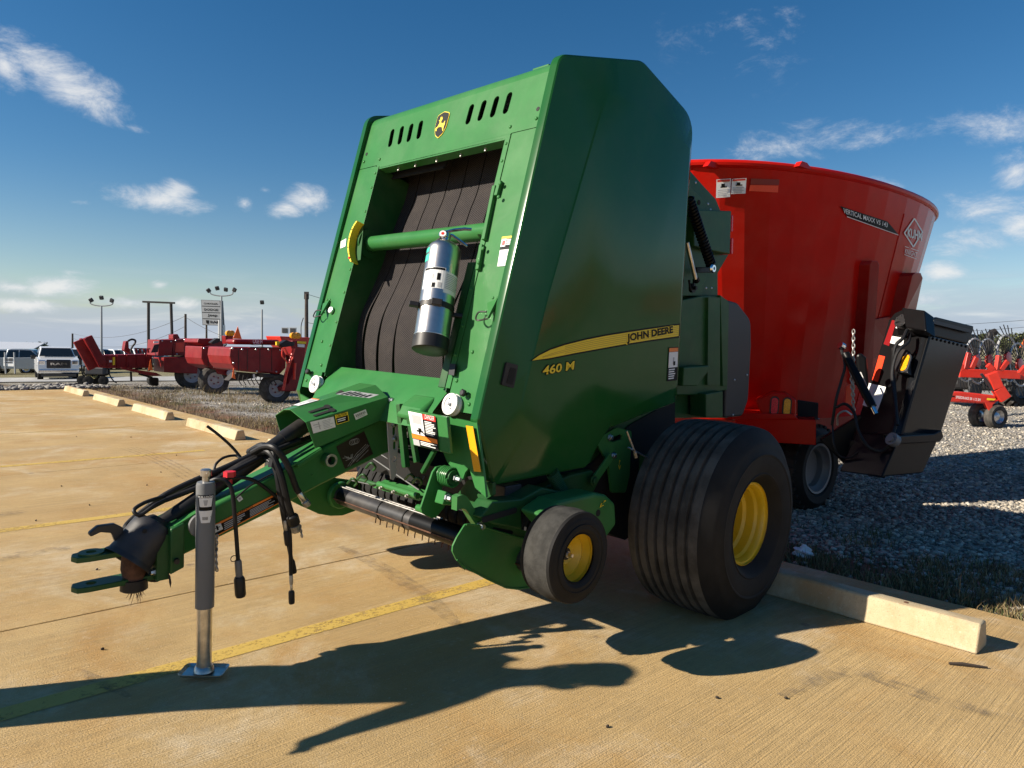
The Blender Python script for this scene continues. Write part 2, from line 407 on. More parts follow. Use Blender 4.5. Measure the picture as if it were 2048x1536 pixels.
def concrete(name, base, dark, stain, streak=True):
    m = bpy.data.materials.new(name); m.use_nodes = True; t = NT(m.node_tree); b = t.n['Principled BSDF']
    g = t.new('ShaderNodeNewGeometry'); P = g.outputs['Position']
    R = t.mapping(P, rot=(0, 0, -math.atan2(D1.y, D1.x)))           # x runs along the broom strokes
    fine = t.noise(t.mapping(R, scale=(2.2, 150, 1)), 1., 3, .65)
    mid = t.noise(t.mapping(R, scale=(1.1, 26, 1)), 1., 6, .7)
    big = t.noise(P, .55, 7, .62, .5); spk = t.noise(P, 130, 3, .7)
    c = t.mix(t.ramp(big, .3, .7), (*base, 1), (*dark, 1))
    c = t.mix(t.ramp(t.noise(t.mapping(P, loc=(7, 3, 0)), 1.1, 8, .68, .7), .45, .70, 0, .85), c, (*stain, 1))
    c = t.mix(t.ramp(t.noise(t.mapping(P, loc=(1, 9, 0)), .9, 9, .72, .5), .48, .68, 0, .75), c, (.62, .52, .36, 1))
    c = t.mix(t.ramp(t.noise(t.mapping(P, loc=(5, 5, 0)), 2.6, 8, .75, .3), .58, .75, 0, .5), c, (.66, .57, .43, 1))
    k = t.math('ADD', t.math('MULTIPLY', fine, .55), t.math('MULTIPLY', mid, .5))
    pat = t.ramp(t.noise(P, 1.6, 5, .65), .32, .66, .15, 1.)
    c = t.mix(t.ramp(t.noise(P, 22, 6, .75), .50, .72, 0, .42), c, tuple(x*.55 for x in base)+(1,))
    if streak: c = t.mix(t.math('MULTIPLY', t.ramp(k, .40, .62, 0, .55), pat), c, tuple(x*.52 for x in base)+(1,))
    c = t.mix(t.ramp(spk, .56, .76, 0, .75), c, tuple(x*.36 for x in base)+(1,))
    c = t.mix(t.ramp(t.noise(P, 62, 2, .6), .60, .8, 0, .4), c, (.68, .60, .47, 1))
    oil = t.ramp(t.noise(t.mapping(P, loc=(4.3, 2.2, 0)), .42, 6, .6, .6), .62, .74, 0, .45)
    c = t.mix(oil, c, (.13, .10, .075, 1))
    if streak:
        cv = t.new('ShaderNodeTexVoronoi', feature='DISTANCE_TO_EDGE'); wv = t.new('ShaderNodeVectorMath', operation='ADD'); nz = t.new('ShaderNodeTexNoise'); t.inp(nz, 'Vector', P); t.inp(nz, 'Scale', 2.2); t.inp(nz, 'Detail', 6.)
        t.inp(wv, 0, P); t.inp(wv, 1, nz.outputs['Color']); t.inp(cv, 'Vector', wv.outputs[0]); t.inp(cv, 'Scale', .22)
        crack = t.math('MULTIPLY', t.ramp(cv.outputs['Distance'], .0012, .0004), t.ramp(t.noise(P, .5, 3, .5), .60, .68))
        c = t.mix(t.math('MULTIPLY', crack, .75), c, (.10, .065, .04, 1))
        vs2 = t.new('ShaderNodeTexVoronoi'); t.inp(vs2, 'Vector', P); t.inp(vs2, 'Scale', 1.7)
        c = t.mix(t.ramp(vs2.outputs['Distance'], .05, .03, 0, .5), c, (.14, .10, .07, 1))
    t.inp(b, 'Base Color', c); t.inp(b, 'Roughness', .88)
    h = t.math('ADD', t.math('MULTIPLY', fine, 1. if streak else 0.), t.math('MULTIPLY', spk, .6))
    t.inp(b, 'Normal', t.bump(h, 1. if streak else .6, .008)); return m
MATS['concrete'] = concrete('concrete', (.54, .375, .165), (.44, .285, .11), (.43, .24, .07))
MATS['stop_concrete'] = concrete('stop_concrete', (.52, .435, .28), (.43, .34, .20), (.36, .21, .085), False)
MATS['joint'] = mat('joint', (.07, .045, .03), .95, var=.3)
MATS['road_surface'] = mat('road_surface', (.34, .34, .33), .9, var=.12, vscale=.8)
# slabs: one mesh shared by all, 15 x 20 ft, edges slightly eased, joints recessed
d1_joints = [-28.7, -22.6, -16.5, -10.4, -4.3+.0, -1.65, EDGE1]
J2 = 4.09; d2_joints = [J2 + 4.57*k for k in range(-5, 4)] + [EDGE2]
lot = MB().prism([D1*d1_joints[0]+D2*d2_joints[0], D1*(EDGE1-.01)+D2*d2_joints[0], D1*(EDGE1-.01)+D2*(EDGE2-.01), D1*d1_joints[0]+D2*(EDGE2-.01)], (0, 0, -.05))
lot.v = [(x, y, z-.02) for x, y, z in lot.v]
lot = struct(lot.build('concrete_lot', 'joint', None, 0))
for i in range(len(d1_joints)-1):
    for j in range(len(d2_joints)-1):
        a0, a1, b0, b1 = d1_joints[i]+.004, d1_joints[i+1]-.004, d2_joints[j]+.004, d2_joints[j+1]-.004
        if i == len(d1_joints)-2: a1 += .004
        c = MB().prism([D1*a0+D2*b0, D1*a1+D2*b0, D1*a1+D2*b1, D1*a0+D2*b1], (0, 0, -.12)).build('slab', 'concrete', lot, 0, bevel=.008, seg=2)
# painted lines, worn
pm = bpy.data.materials.new('line_paint'); pm.use_nodes = True; t = NT(pm.node_tree); b = t.n['Principled BSDF']
g = t.new('ShaderNodeNewGeometry'); P = g.outputs['Position']
t.inp(b, 'Base Color', t.mix(t.noise(P, 8, 6, .7), (.52, .345, .06, 1), (.58, .40, .10, 1))); t.inp(b, 'Roughness', .8)
wear = t.math('ADD', t.math('MULTIPLY', t.noise(P, 38, 5, .75), .7), t.math('MULTIPLY', t.noise(P, 3, 5, .7), .5))
t.inp(b, 'Alpha', t.ramp(wear, .73, .59, .2, .92)); t.inp(b, 'Normal', t.bump(t.noise(P, 120, 3, .7), .5, .004))
MATS['line_paint'] = pm
pf = pm.copy(); pf.name = 'line_paint_faded'; MATS['line_paint_faded'] = pf
for n in pf.node_tree.nodes:
    if n.type == 'MAP_RANGE': n.inputs[1].default_value = .63; n.inputs[2].default_value = .50; n.inputs[4].default_value = .75
for k in range(-3, 7):
    c = 3.175 + 3.044*k; w = .055
    a0, a1 = -2.2, (3.25 if k != 0 else 3.5)
    o = MB().poly([D1*a0+D2*(c-w)+V(0,0,.0022), D1*a1+D2*(c-w)+V(0,0,.0022), D1*a1+D2*(c+w)+V(0,0,.0022), D1*a0+D2*(c+w)+V(0,0,.0022)]).build('painted_line', 'line_paint' if k < 3 else 'line_paint_faded', lot, 0)
# tyre scuffs on the concrete: thin grey rubber marks
sm = bpy.data.materials.new('tyre_scuff'); sm.use_nodes = True; t = NT(sm.node_tree); b = t.n['Principled BSDF']
g = t.new('ShaderNodeNewGeometry'); P = g.outputs['Position']
t.inp(b, 'Base Color', (.10, .09, .085, 1)); t.inp(b, 'Roughness', .9)
t.inp(b, 'Alpha', t.math('MULTIPLY', t.ramp(t.noise(P, 14, 5, .8), .40, .72), .42)); MATS['tyre_scuff'] = sm
def scuff(pix, w, off=0.):
    pts = [hit(x, y, (0, 0, 0), (0, 0, 1)) for x, y in pix]; pts = smoothpath(pts, 5); b = MB(); L = []; Rr = []
    for i, p in enumerate(pts):
        d = (pts[min(i+1, len(pts)-1)]-pts[max(i-1, 0)]).normalized(); s_ = Vector((-d.y, d.x, 0)); q = i/(len(pts)-1); ww = w*math.sin(math.pi*min(max(q, .03), .97))**.4
        L.append(p+s_*(off+ww/2)+V(0,0,.0085)); Rr.append(p+s_*(off-ww/2)+V(0,0,.0085))
    for i in range(len(L)-1): b.poly([L[i], Rr[i], Rr[i+1], L[i+1]])
    b.build('tyre_mark', 'tyre_scuff', lot, 0)
for off in (-.09, -.03, .03, .09): scuff([(255, 896), (300, 912), (345, 934), (392, 962)], .03, off)
scuff([(-20, 1032), (20, 1028), (58, 1022)], .14); scuff([(-10, 1124), (60, 1108), (140, 1098)], .16); scuff([(150, 1340), (200, 1366), (260, 1398)], .05)
scuff([(680, 1095), (760, 1135), (850, 1195), (920, 1260)], .12); scuff([(1560, 1395), (1700, 1345), (1850, 1395), (2060, 1450)], .10)
# wheel stops
def stop(e0, label):
    L, hb, ht, h = 2.03, .085, .045, .138; a = 3.985
    prof = [(-hb, 0), (hb, 0), (ht+.004, h-.006), (ht-.008, h), (-ht+.008, h), (-ht-.004, h-.006)]
    o = bpy.data.objects.new('wheel_stop', None)
    b = MB()
    rr = random.Random(e0); rings = []
    for i in range(13):
        q = i/12; s_ = e0 - L*q
        rings.append([D1*(a+u+rr.uniform(-.003, .003)) + D2*s_ + V(0, 0, max(w+rr.uniform(-.002, .002)*(w > 0), 0) + .001) for u, w in prof])
    b.loft(rings)
    ob = b.build('wheel_stop', 'stop_concrete', None, 25, bevel=.010)
    for q in (.17, .83):
        c = D1*a + D2*(e0-L*q) + V(0, 0, h+.001); MB().lathe([(-.01, .012), (.0, .012), (.002, .009)], c, (0, 0, 1), 10).build('anchor_pin', 'rust', ob)
    return tag(ob, label, 'wheel stop', 'concrete wheel stops along the lot edge')
SB = 21.10
for k, lb in enumerate(['cream concrete wheel stop farthest off beside the rocks', 'cream concrete wheel stop second from the far lot corner', 'cream concrete wheel stop third from the far lot corner, middle of the left row',
                        'cream concrete wheel stop behind the baler drawbar, nearest on the left']): stop(SB-3.044*k, lb)
stop(SB-3.044*4, 'cream concrete wheel stop hidden behind the baler hood'); 
_e = hit(1952.5, 1311.5, (0, 0, 0), (0, 0, 1)).dot(D2)
stop(_e+2.03, 'long concrete wheel stop behind the big baler tyre, half in shade')
# road beyond the lot
R0 = [G(-260, 766), G(60, 765), G(330, 763), G(640, 760)]; R1 = [G(-260, 757), G(60, 756.5), G(330, 754.5), G(640, 751)]
b = MB()
for i in range(3):
    n = 6
    for k in range(n):
        q0, q1 = k/n, (k+1)/n
        pp = [R0[i].lerp(R0[i+1], q0), R0[i].lerp(R0[i+1], q1), R1[i].lerp(R1[i+1], q1), R1[i].lerp(R1[i+1], q0)]
        b.poly([(p.x, p.y, float(terrain(p.x, p.y))+.05) for p in pp])
struct(b.build('road', 'road_surface', None, 0))

# ------------------------------------------------------------------ loose stones and grass
def vnoise(x, y, s, seed):
    r = np.random.default_rng(seed); T = r.random((64, 64)); x = x*s; y = y*s
    xi, yi = np.floor(x).astype(int), np.floor(y).astype(int); fx, fy = x-xi, y-yi; fx = fx*fx*(3-2*fx); fy = fy*fy*(3-2*fy)
    g = lambda a, c: T[a % 64, c % 64]
    return (g(xi, yi)*(1-fx)+g(xi+1, yi)*fx)*(1-fy) + (g(xi, yi+1)*(1-fx)+g(xi+1, yi+1)*fx)*fy
def fbm(x, y, s, seed): return .6*vnoise(x, y, s, seed)+.3*vnoise(x, y, s*2.3, seed+1)+.15*vnoise(x, y, s*5, seed+2)
def bulk(name, base_v, base_f, pos, size, m, seed, sq=.6):
    r = np.random.default_rng(seed); N = len(pos); nv = len(base_v); bv = np.array(base_v)
    A = r.normal(size=(N, 3, 3)); Q = np.linalg.qr(A)[0]
    sc = size[:, None]*(1+r.uniform(-.35, .35, (N, 3))); 
    vv = bv[None]*(1+r.uniform(-.25, .25, (N, nv, 1)))
    vv = np.einsum('nij,nvj->nvi', Q, vv*sc[:, None, :]); vv[:, :, 2] *= sq; vv += pos[:, None, :]
    F = np.array(base_f); ff = (F[None]+(np.arange(N)*nv)[:, None, None]).reshape(-1, 3)
    me = bpy.data.meshes.new(name); me.vertices.add(N*nv); me.vertices.foreach_set('co', vv.reshape(-1).astype(np.float32))
    me.loops.add(len(ff)*3); me.loops.foreach_set('vertex_index', ff.reshape(-1).astype(np.int32))
    me.polygons.add(len(ff)); me.polygons.foreach_set('loop_start', (np.arange(len(ff))*3).astype(np.int32)); me.polygons.foreach_set('loop_total', np.full(len(ff), 3, np.int32))
    at = me.attributes.new('tone', 'FLOAT', 'POINT'); at.data.foreach_set('value', np.repeat(r.random(N), nv).astype(np.float32))
    me.update(); me.validate(); o = link(name, me, m, None, 0); return o
def tone_mat(name, cols, rough=.9):
    m = bpy.data.materials.new(name); m.use_nodes = True; t = NT(m.node_tree); b = t.n['Principled BSDF']
    a = t.new('ShaderNodeAttribute', attribute_name='tone'); rp = t.new('ShaderNodeValToRGB'); t.inp(rp, 0, a.outputs['Fac'])
    el = rp.color_ramp.elements
    for i, (p, c) in enumerate(cols):
        e = el[i] if i < 2 else el.new(p); e.position = p; e.color = (*c, 1)
    t.inp(b, 'Base Color', rp.outputs[0]); t.inp(b, 'Roughness', rough); MATS[name] = m; return m
tone_mat('stone', [(0, (.10, .09, .08)), (1, (.60, .56, .48)), (.25, (.21, .195, .165)), (.6, (.34, .31, .26)), (.85, (.44, .38, .29))])
tone_mat('rock', [(0, (.10, .095, .09)), (1, (.34, .32, .29)), (.5, (.21, .20, .18))])
tone_mat('dry_blade', [(0, (.10, .065, .03)), (1, (.40, .32, .17)), (.4, (.19, .13, .06)), (.75, (.27, .21, .10))])
tone_mat('green_blade', [(0, (.045, .06, .018)), (1, (.17, .17, .06)), (.5, (.09, .105, .035))])
def sample(n, px0, px1, r0, r1, seed, power=1.0):
    r = np.random.default_rng(seed); px = r.uniform(px0, px1, n); a = np.arctan((px-1024)/F_PX)
    u = r.random(n); rr = (r0**power + u*(r1**power-r0**power))**(1/power); x, y = rr*np.sin(a), rr*np.cos(a)
    d = np.maximum(x*D1.x+y*D1.y-EDGE1, x*D2.x+y*D2.y-EDGE2); return x, y, d
OCT_V = [(1,0,0),(-1,0,0),(0,1,0),(0,-1,0),(0,0,1),(0,0,-1)]; OCT_F = [(0,2,4),(2,1,4),(1,3,4),(3,0,4),(2,0,5),(1,2,5),(3,1,5),(0,3,5)]
xs, ys, zs = [], [], []
for (n, a, b_, r0, r1, pw, sd_) in [(30000, 1480, 2110, 3.9, 9, 1.2, 1), (26000, 1480, 2110, 8, 22, .6, 2), (30000, 120, 640, 6.5, 26, .6, 3), (4000, 1050, 1500, 5, 12, 1., 4)]:
    x, y, d = sample(n, a, b_, r0, r1, sd_, pw); f_ = fbm(x, y, .9, 5)
    left = x < 0
    keep = (d > .04) & (np.random.default_rng(sd_+50).random(n) < np.where(left, np.clip((f_-.42)*6, .03, 1)*smooth01((d-.5)/1.2), np.clip((d-.12)/.9+(f_-.5)*1.3, .04, 1)))
    xs.append(x[keep]); ys.append(y[keep])
x = np.concatenate(xs); y = np.concatenate(ys); sz = np.random.default_rng(9).uniform(.005, .019, len(x))*np.random.default_rng(10).choice([.8, 1, 1, 1.3, 1.9], len(x))
pos = np.stack([x, y, terrain(x, y)+sz*.25], 1)
struct(bulk('gravel', OCT_V, OCT_F, pos, sz, 'stone', 11), 'stuff', 'loose grey and tan gravel beside the concrete lot')
r = np.random.default_rng(20); n = 1500; s1 = r.uniform(-7, 5.2, n); s2 = EDGE2+.25+np.abs(r.normal(0, 1.1, n))
x = s1*D1.x+s2*D2.x; y = s1*D1.y+s2*D2.y; sz = r.uniform(.05, .13, n)
struct(bulk('rocks', OCT_V, OCT_F, np.stack([x, y, terrain(x, y)+.05], 1), sz, 'rock', 21), 'stuff', 'broken grey rocks banked along the far edge of the lot')
def grass(name, m, x, y, h0, h1, w, seed, lean=.7, kind_label=''):
    r = np.random.default_rng(seed); n = len(x); z = terrain(x, y); h = r.uniform(h0, h1, n)*r.uniform(.5, 1, n); a = r.uniform(0, 2*np.pi, n); l = r.uniform(.1, lean, n)*h
    b = r.uniform(0, 2*np.pi, n); wx, wy = np.cos(b)*w/2, np.sin(b)*w/2; dx, dy = np.cos(a)*l, np.sin(a)*l
    v = np.stack([np.stack([x-wx, y-wy, z-.01], 1), np.stack([x+wx, y+wy, z-.01], 1), np.stack([x+dx*.4-wx*.7, y+dy*.4-wy*.7, z+h*.6], 1), np.stack([x+dx*.4+wx*.7, y+dy*.4+wy*.7, z+h*.6], 1), np.stack([x+dx, y+dy, z+h], 1)], 1)
    F = np.array([(0, 1, 3), (0, 3, 2), (2, 3, 4)]); ff = (F[None]+(np.arange(n)*5)[:, None, None]).reshape(-1, 3)
    me = bpy.data.meshes.new(name); me.vertices.add(n*5); me.vertices.foreach_set('co', v.reshape(-1).astype(np.float32))
    me.loops.add(len(ff)*3); me.loops.foreach_set('vertex_index', ff.reshape(-1).astype(np.int32))
    me.polygons.add(len(ff)); me.polygons.foreach_set('loop_start', (np.arange(len(ff))*3).astype(np.int32)); me.polygons.foreach_set('loop_total', np.full(len(ff), 3, np.int32))
    at = me.attributes.new('tone', 'FLOAT', 'POINT'); at.data.foreach_set('value', np.repeat(r.random(n), 5).astype(np.float32))
    me.update(); me.validate(); return struct(link(name, me, m, None, 0), 'stuff', kind_label)
def clumps(n, px0, px1, r0, r1, seed, dmin, dmax, thr, per=7, spread=.05, pw=1.):
    x, y, d = sample(n, px0, px1, r0, r1, seed, pw); f_ = fbm(x, y, 1.3, seed+3)
    k = (d > dmin) & (d < dmax) & (f_ > thr-.25*np.clip(1-d/.8, 0, 1)); x, y = x[k], y[k]; r = np.random.default_rng(seed+9)
    x = np.repeat(x, per)+r.normal(0, spread, len(x)*per); y = np.repeat(y, per)+r.normal(0, spread, len(y)*per)
    k = np.maximum(x*D1.x+y*D1.y-EDGE1, x*D2.x+y*D2.y-EDGE2) > .02; return x[k], y[k]
A = clumps(5200, 1450, 2110, 3.6, 9, 31, .03, 1.1, .50); Bq = clumps(9000, 150, 640, 6, 24, 33, .03, 9., .50, 7, .09, .7)
grass('dry_grass', 'dry_blade', np.concatenate([A[0], Bq[0]]), np.concatenate([A[1], Bq[1]]), .025, .10, .006, 35, .9, 'short dead brown grass along the lot edge')
A = clumps(1500, 1450, 2110, 3.8, 9, 41, .03, 2.4, .58); Bq = clumps(4200, 150, 640, 8, 26, 43, .5, 12., .56, 7, .09, .7)
grass('green_grass', 'green_blade', np.concatenate([A[0], Bq[0]]), np.concatenate([A[1], Bq[1]]), .03, .09, .006, 45, .8, 'sparse low green weeds in the gravel')
r = np.random.default_rng(50); tall = [G(*p) for p in [(540, 880), (530, 870), (548, 866), (430, 800), (445, 795), (420, 796), (405, 790), (455, 803), (390, 788), (470, 806), (300, 810), (290, 806), (1530, 1130), (1600, 1150), (1850, 1250), (1880, 1225)]]
x = np.concatenate([p.x+r.normal(0, .10, 26) for p in tall]); y = np.concatenate([p.y+r.normal(0, .10, 26) for p in tall])
k = np.maximum(x*D1.x+y*D1.y-EDGE1, x*D2.x+y*D2.y-EDGE2) > .03
grass('tall_weeds', 'dry_blade', x[k], y[k], .12, .42, .006, 51, .6, 'tall dry weed stalks beside the lot')
# litter, twig, small debris
p = G(1605, 1116); b = MB(); rr = random.Random(3); bm = bmesh.new(); bmesh.ops.create_icosphere(bm, subdivisions=3, radius=.055)
for v in bm.verts: v.co = Vector((v.co.x*1.1, v.co.y*.8, v.co.z*.75))*(1+.28*math.sin(v.co.x*90+1)*math.cos(v.co.y*110)+.2*math.sin(v.co.z*140+v.co.x*60)) + p + V(0, 0, .04)
me = bpy.data.meshes.new('crumpled_paper'); bm.to_mesh(me); bm.free(); tag(link('crumpled_paper', me, 'paper', None, 20), 'crumpled white paper litter in the dead grass behind the big tyre', 'litter')
a = hit(1898, 1330, (0,0,0), (0,0,1)); c = hit(1975, 1338, (0,0,0), (0,0,1))
tag(MB().tube([a+V(0,0,.008), a.lerp(c,.35)+V(0,0,.012), a.lerp(c,.7)+V(0,0,.009), c+V(0,0,.008)], [.006,.008,.007,.004], 6).build('twig', 'twig'), 'dark straight twig lying on concrete in front of the wheel stop', 'twig')
crumbs = []
for (px, py) in [(153, 874), (262, 875), (322, 945), (353, 911), (294, 971), (123, 973), (179, 1011), (72, 1042), (205, 1300), (194, 1140), (545, 888), (1434, 1397), (1572, 1398), (1215, 1455)]:
    q = hit(px, py, (0,0,0), (0,0,1)); crumbs.append((q.x, q.y, .005))
crumbs = np.array(crumbs); 
for i, q in enumerate(crumbs):
    rr = random.Random(i); b = MB().lathe([(-.005, .002), (-.002, .007), (.002, .008), (.005, .003)], q, (rr.uniform(-1,1), rr.uniform(-1,1), .5), 7)
    tag(b.build('mud_clod', 'twig', None, 0), 'small dark dried mud clod on the tan concrete', 'clod', 'mud clods scattered on the concrete')
# ------------------------------------------------------------------ the green round baler
DR = Vector((.70862393, -.70518389, -.02382867)).normalized(); DF = -Vector((.70518389, .70862393, 0)).normalized(); DU = DF.cross(DR)
BO = -3.12*DR - 3.46*DF; BO.z = .024
BR = Matrix((DF, DR, DU)).transposed()                       # local x forward, y towards the camera side, z up
def L2W(b): return BO + BR @ V(b)
def W2L(P): return BR.transposed() @ (P - BO)
def BP(px, py, p0, n): return W2L(hit(px, py, L2W(p0), BR @ V(n)))
def BY(px, py, y): return BP(px, py, (0, y, 0), (0, 1, 0))
def BX(px, py, x): return BP(px, py, (x, 0, 0), (1, 0, 0))
def BZ(px, py, z): return BP(px, py, (0, 0, z), (0, 0, 1))
baler = thing('round_baler', 'large green round baler with yellow wheels and open belt front parked on the concrete', 'baler', BO, BR)
NF = V(1.6, 0, .43).normalized(); UF = V(-NF.z, 0, NF.x); P0F = V(1.36, 0, 1.09)
def FP(y, u, d=0.): return P0F + V(0, y, 0) + UF*u + NF*d      # point on the sloping front, d outwards
def BF(px, py, d=0.): return BP(px, py, P0F + NF*d, NF)
def yu(px, py, d=0.): p = BF(px, py, d) - P0F; return (p.y, p.dot(UF))
MF = Matrix.Translation(P0F) @ Matrix((V(0, 1, 0), UF, NF)).transposed().to_4x4()
def SIDE(y): return Matrix.Translation((0, y, 0)) @ Matrix((V(-1, 0, 0), V(0, 0, 1), V(0, 1, 0))).transposed().to_4x4()   # 2D (-x, z) on a plane y = const
def sp(px, py, y): p = BY(px, py, y); return (-p.x, p.z)
bolts = lambda pts, nrm, r, m, nm='bolt': [MB().dome(p, nrm, r, n=8).build(nm, m, baler) for p in pts]

# side panels: crowned sheet with a raised inner field and a rolled edge
outer = rpoly([(.935, 2.775, .09), (.28, 2.935, .16), (-.248, 2.76, .15), (-.240, 1.10, .03), (.10, 1.043, .2), (.42, .985, .08), (.52, .885, .10), (.585, .795, .06), (1.262, .782, .05), (1.368, 1.083, .03)], n=6)
inner = rpoly([tuple(BY(px, py, .825).xz) + (r,) for px, py, r in [(1205, 210, .0), (1216, 188, .1), (1236, 183, .1), (1262, 199, .05), (1349, 268, .1), (1379, 300, .02), (1353, 774, .02), (1175, 850, .2), (1100, 886, .1), (1036, 826, .08), (1095, 590, .0)]], n=5)
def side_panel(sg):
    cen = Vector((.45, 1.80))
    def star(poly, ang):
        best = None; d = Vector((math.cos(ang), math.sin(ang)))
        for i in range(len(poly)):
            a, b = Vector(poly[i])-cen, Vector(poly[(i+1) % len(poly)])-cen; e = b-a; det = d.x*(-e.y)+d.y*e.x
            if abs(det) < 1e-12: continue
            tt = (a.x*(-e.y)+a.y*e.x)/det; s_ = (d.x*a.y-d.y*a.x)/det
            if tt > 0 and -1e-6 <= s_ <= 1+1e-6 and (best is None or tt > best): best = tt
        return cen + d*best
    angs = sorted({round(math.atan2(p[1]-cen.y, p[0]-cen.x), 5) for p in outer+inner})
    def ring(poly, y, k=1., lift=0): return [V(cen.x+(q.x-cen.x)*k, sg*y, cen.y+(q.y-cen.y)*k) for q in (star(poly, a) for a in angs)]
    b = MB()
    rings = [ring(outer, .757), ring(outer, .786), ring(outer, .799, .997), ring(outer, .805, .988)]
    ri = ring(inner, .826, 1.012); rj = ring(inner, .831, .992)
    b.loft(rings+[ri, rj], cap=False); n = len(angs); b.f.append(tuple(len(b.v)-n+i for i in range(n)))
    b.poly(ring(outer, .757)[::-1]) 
    return b.build('side_panel', 'green_panel_shaded', baler, 24)
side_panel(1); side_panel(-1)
# front sheet metal: header with slots, two posts
slots = []
for (x0, y0, x1, y1) in [(775,294,782,258),(794,289,801,252),(812,284,820,247),(832,278,839,241),(930,249,941,208),(954,242,966,200),(979,235,991,192),(1005,228,1017,184)]:
    a, b = Vector(yu(x0+4, y0)), Vector(yu(x1+4, y1)); slots.append(stadium((a+b)/2, b-a, (b-a).length, .0195))
plate('front_header', rpoly([(-.765, 1.395, .0), (-.57, 1.395, .0), (-.535, 1.372, .005), (.535, 1.372, .005), (.57, 1.395, 0), (.765, 1.395, .01), (.765, 1.68, .0), (-.765, 1.68, .0)], 0), slots, .006, MF, 'green_paint', baler)
b = MB()                                                     # rolled top edge of the header running back into the roof
prof = [(1.68, 0.)] + [(1.68+.075*math.sin(q), -.075+.075*math.cos(q)) for q in (math.pi/2*k/6 for k in range(1, 7))]
pts = [FP(0, u, d) for u, d in prof]; pts += [V(.35, 0, 2.86), V(-.2, 0, 2.74)]
b.loft([[V(p.x, y, p.z) for p in pts] for y in (-.765, .765)], close=False, cap=False); b.build('roof_sheet', 'green_paint', baler, 40)
for sg in (-1, 1):
    o_ = [(sg*.572, .02), (sg*.765, .02), (sg*.765, 1.391), (sg*.572, 1.391)]
    plate('front_post', rpoly(o_ if sg > 0 else o_[::-1], .004), [], .006, MF, 'green_paint', baler)
    b = MB(); a0, a1 = FP(sg*.535, .12, .004), FP(sg*.568, .12, .004)                                  # flange strip beside the opening
    b.prism([FP(sg*.536, .12, .004), FP(sg*.569, .12, .004), FP(sg*.569, 1.385, .004), FP(sg*.536, 1.385, .004)], -NF*.006)
    b.build('opening_flange', 'green_paint', baler, 0, bevel=.001)
    b = MB().prism([FP(sg*.536, .1, .0), FP(sg*.536, 1.38, .0), FP(sg*.536, 1.38, -.34), FP(sg*.536, .1, -.34)], (0, sg*.006, 0)); b.build('inner_wall', 'green_dark_dusty', baler, 0)
    for u in (.28, .42, .60, .74, .93, 1.10, 1.25, 1.34): bolts([FP(sg*.553, u, .004)], NF, .009, 'green_paint')
    for u, yy in ((.1, .70), (.16, .60), (.3, .66), (.02+.04, .72), (1.44, .72), (1.43, .55)): bolts([FP(sg*yy, u, .001)], NF, .010, 'green_paint')
    MB().lathe([(0, .011), (.0015, .011)], FP(sg*.715, 1.49, .0), NF, 10).build('drilled_hole', 'decal_black', baler)
# lip under the header with hanging bolts
MB().bar(FP(-.53, 1.372, -.03), FP(.53, 1.372, -.03), .06, .012, UF).build('header_lip', 'green_paint', baler, 0)
for yy in (-.38, -.22, -.03, .17, .36): MB().hexbolt(FP(yy, 1.368, -.035), -UF, .006, .016).build('bolt', 'bare_steel', baler)
# chamber behind the opening: solid dark box added to block light
b = MB(); b.box((.10, 0, 1.72), (1.1, 1.30, 1.9)); b.build('core_block', 'green_dark_dusty', baler, 0)
MB().prism([FP(-.70, 1.35, -.10), FP(-.05, 1.35, -.10), FP(-.05, 1.66, -.20), FP(-.70, 1.66, -.20)], NF*-.01).build('slot_shade_sheet', 'groove', baler, 0)  # black sheet added behind the left slots to make them dark
# belts with diamond face
def belt_material():
    m = bpy.data.materials.new('belt_rubber'); m.use_nodes = True; t = NT(m.node_tree); bs = t.n['Principled BSDF']
    uvn = t.new('ShaderNodeUVMap'); uv = uvn.outputs[0]
    sxn = t.new('ShaderNodeSeparateXYZ'); t.inp(sxn, 0, uv); u, v = sxn.outputs[0], sxn.outputs[1]
    k = 2*math.pi/.036; k2 = 2*math.pi/.021
    w1 = t.math('SINE', t.math('ADD', t.math('MULTIPLY', u, k), t.math('MULTIPLY', v, k2)))
    w2 = t.math('SINE', t.math('SUBTRACT', t.math('MULTIPLY', u, k), t.math('MULTIPLY', v, k2)))
    h = t.math('MAXIMUM', t.math('ABSOLUTE', w1), t.math('ABSOLUTE', w2)); h2 = t.math('MULTIPLY', t.math('ABSOLUTE', w1), t.math('ABSOLUTE', w2))
    lo = t.ramp(h2, .10, .45)
    n = t.noise(uv, 9, 6, .7)
    c = t.mix(lo, (.075, .063, .060, 1), (.009, .008, .009, 1)); c = t.mix(t.ramp(n, .4, .75, 0, .35), c, (.07, .058, .05, 1))
    sp_ = t.noise(uv, 55, 2, .5); c = t.mix(t.ramp(sp_, .79, .82), c, (.30, .25, .16, 1))
    t.inp(bs, 'Base Color', c); t.inp(bs, 'Roughness', .8); t.inp(bs, 'Specular IOR Level', .2); t.inp(bs, 'Normal', t.bump(t.math('SUBTRACT', 1., lo), .8, .003)); MATS['belt_rubber'] = m
belt_material()
NB = 8; bw = .1345; gap = .0085
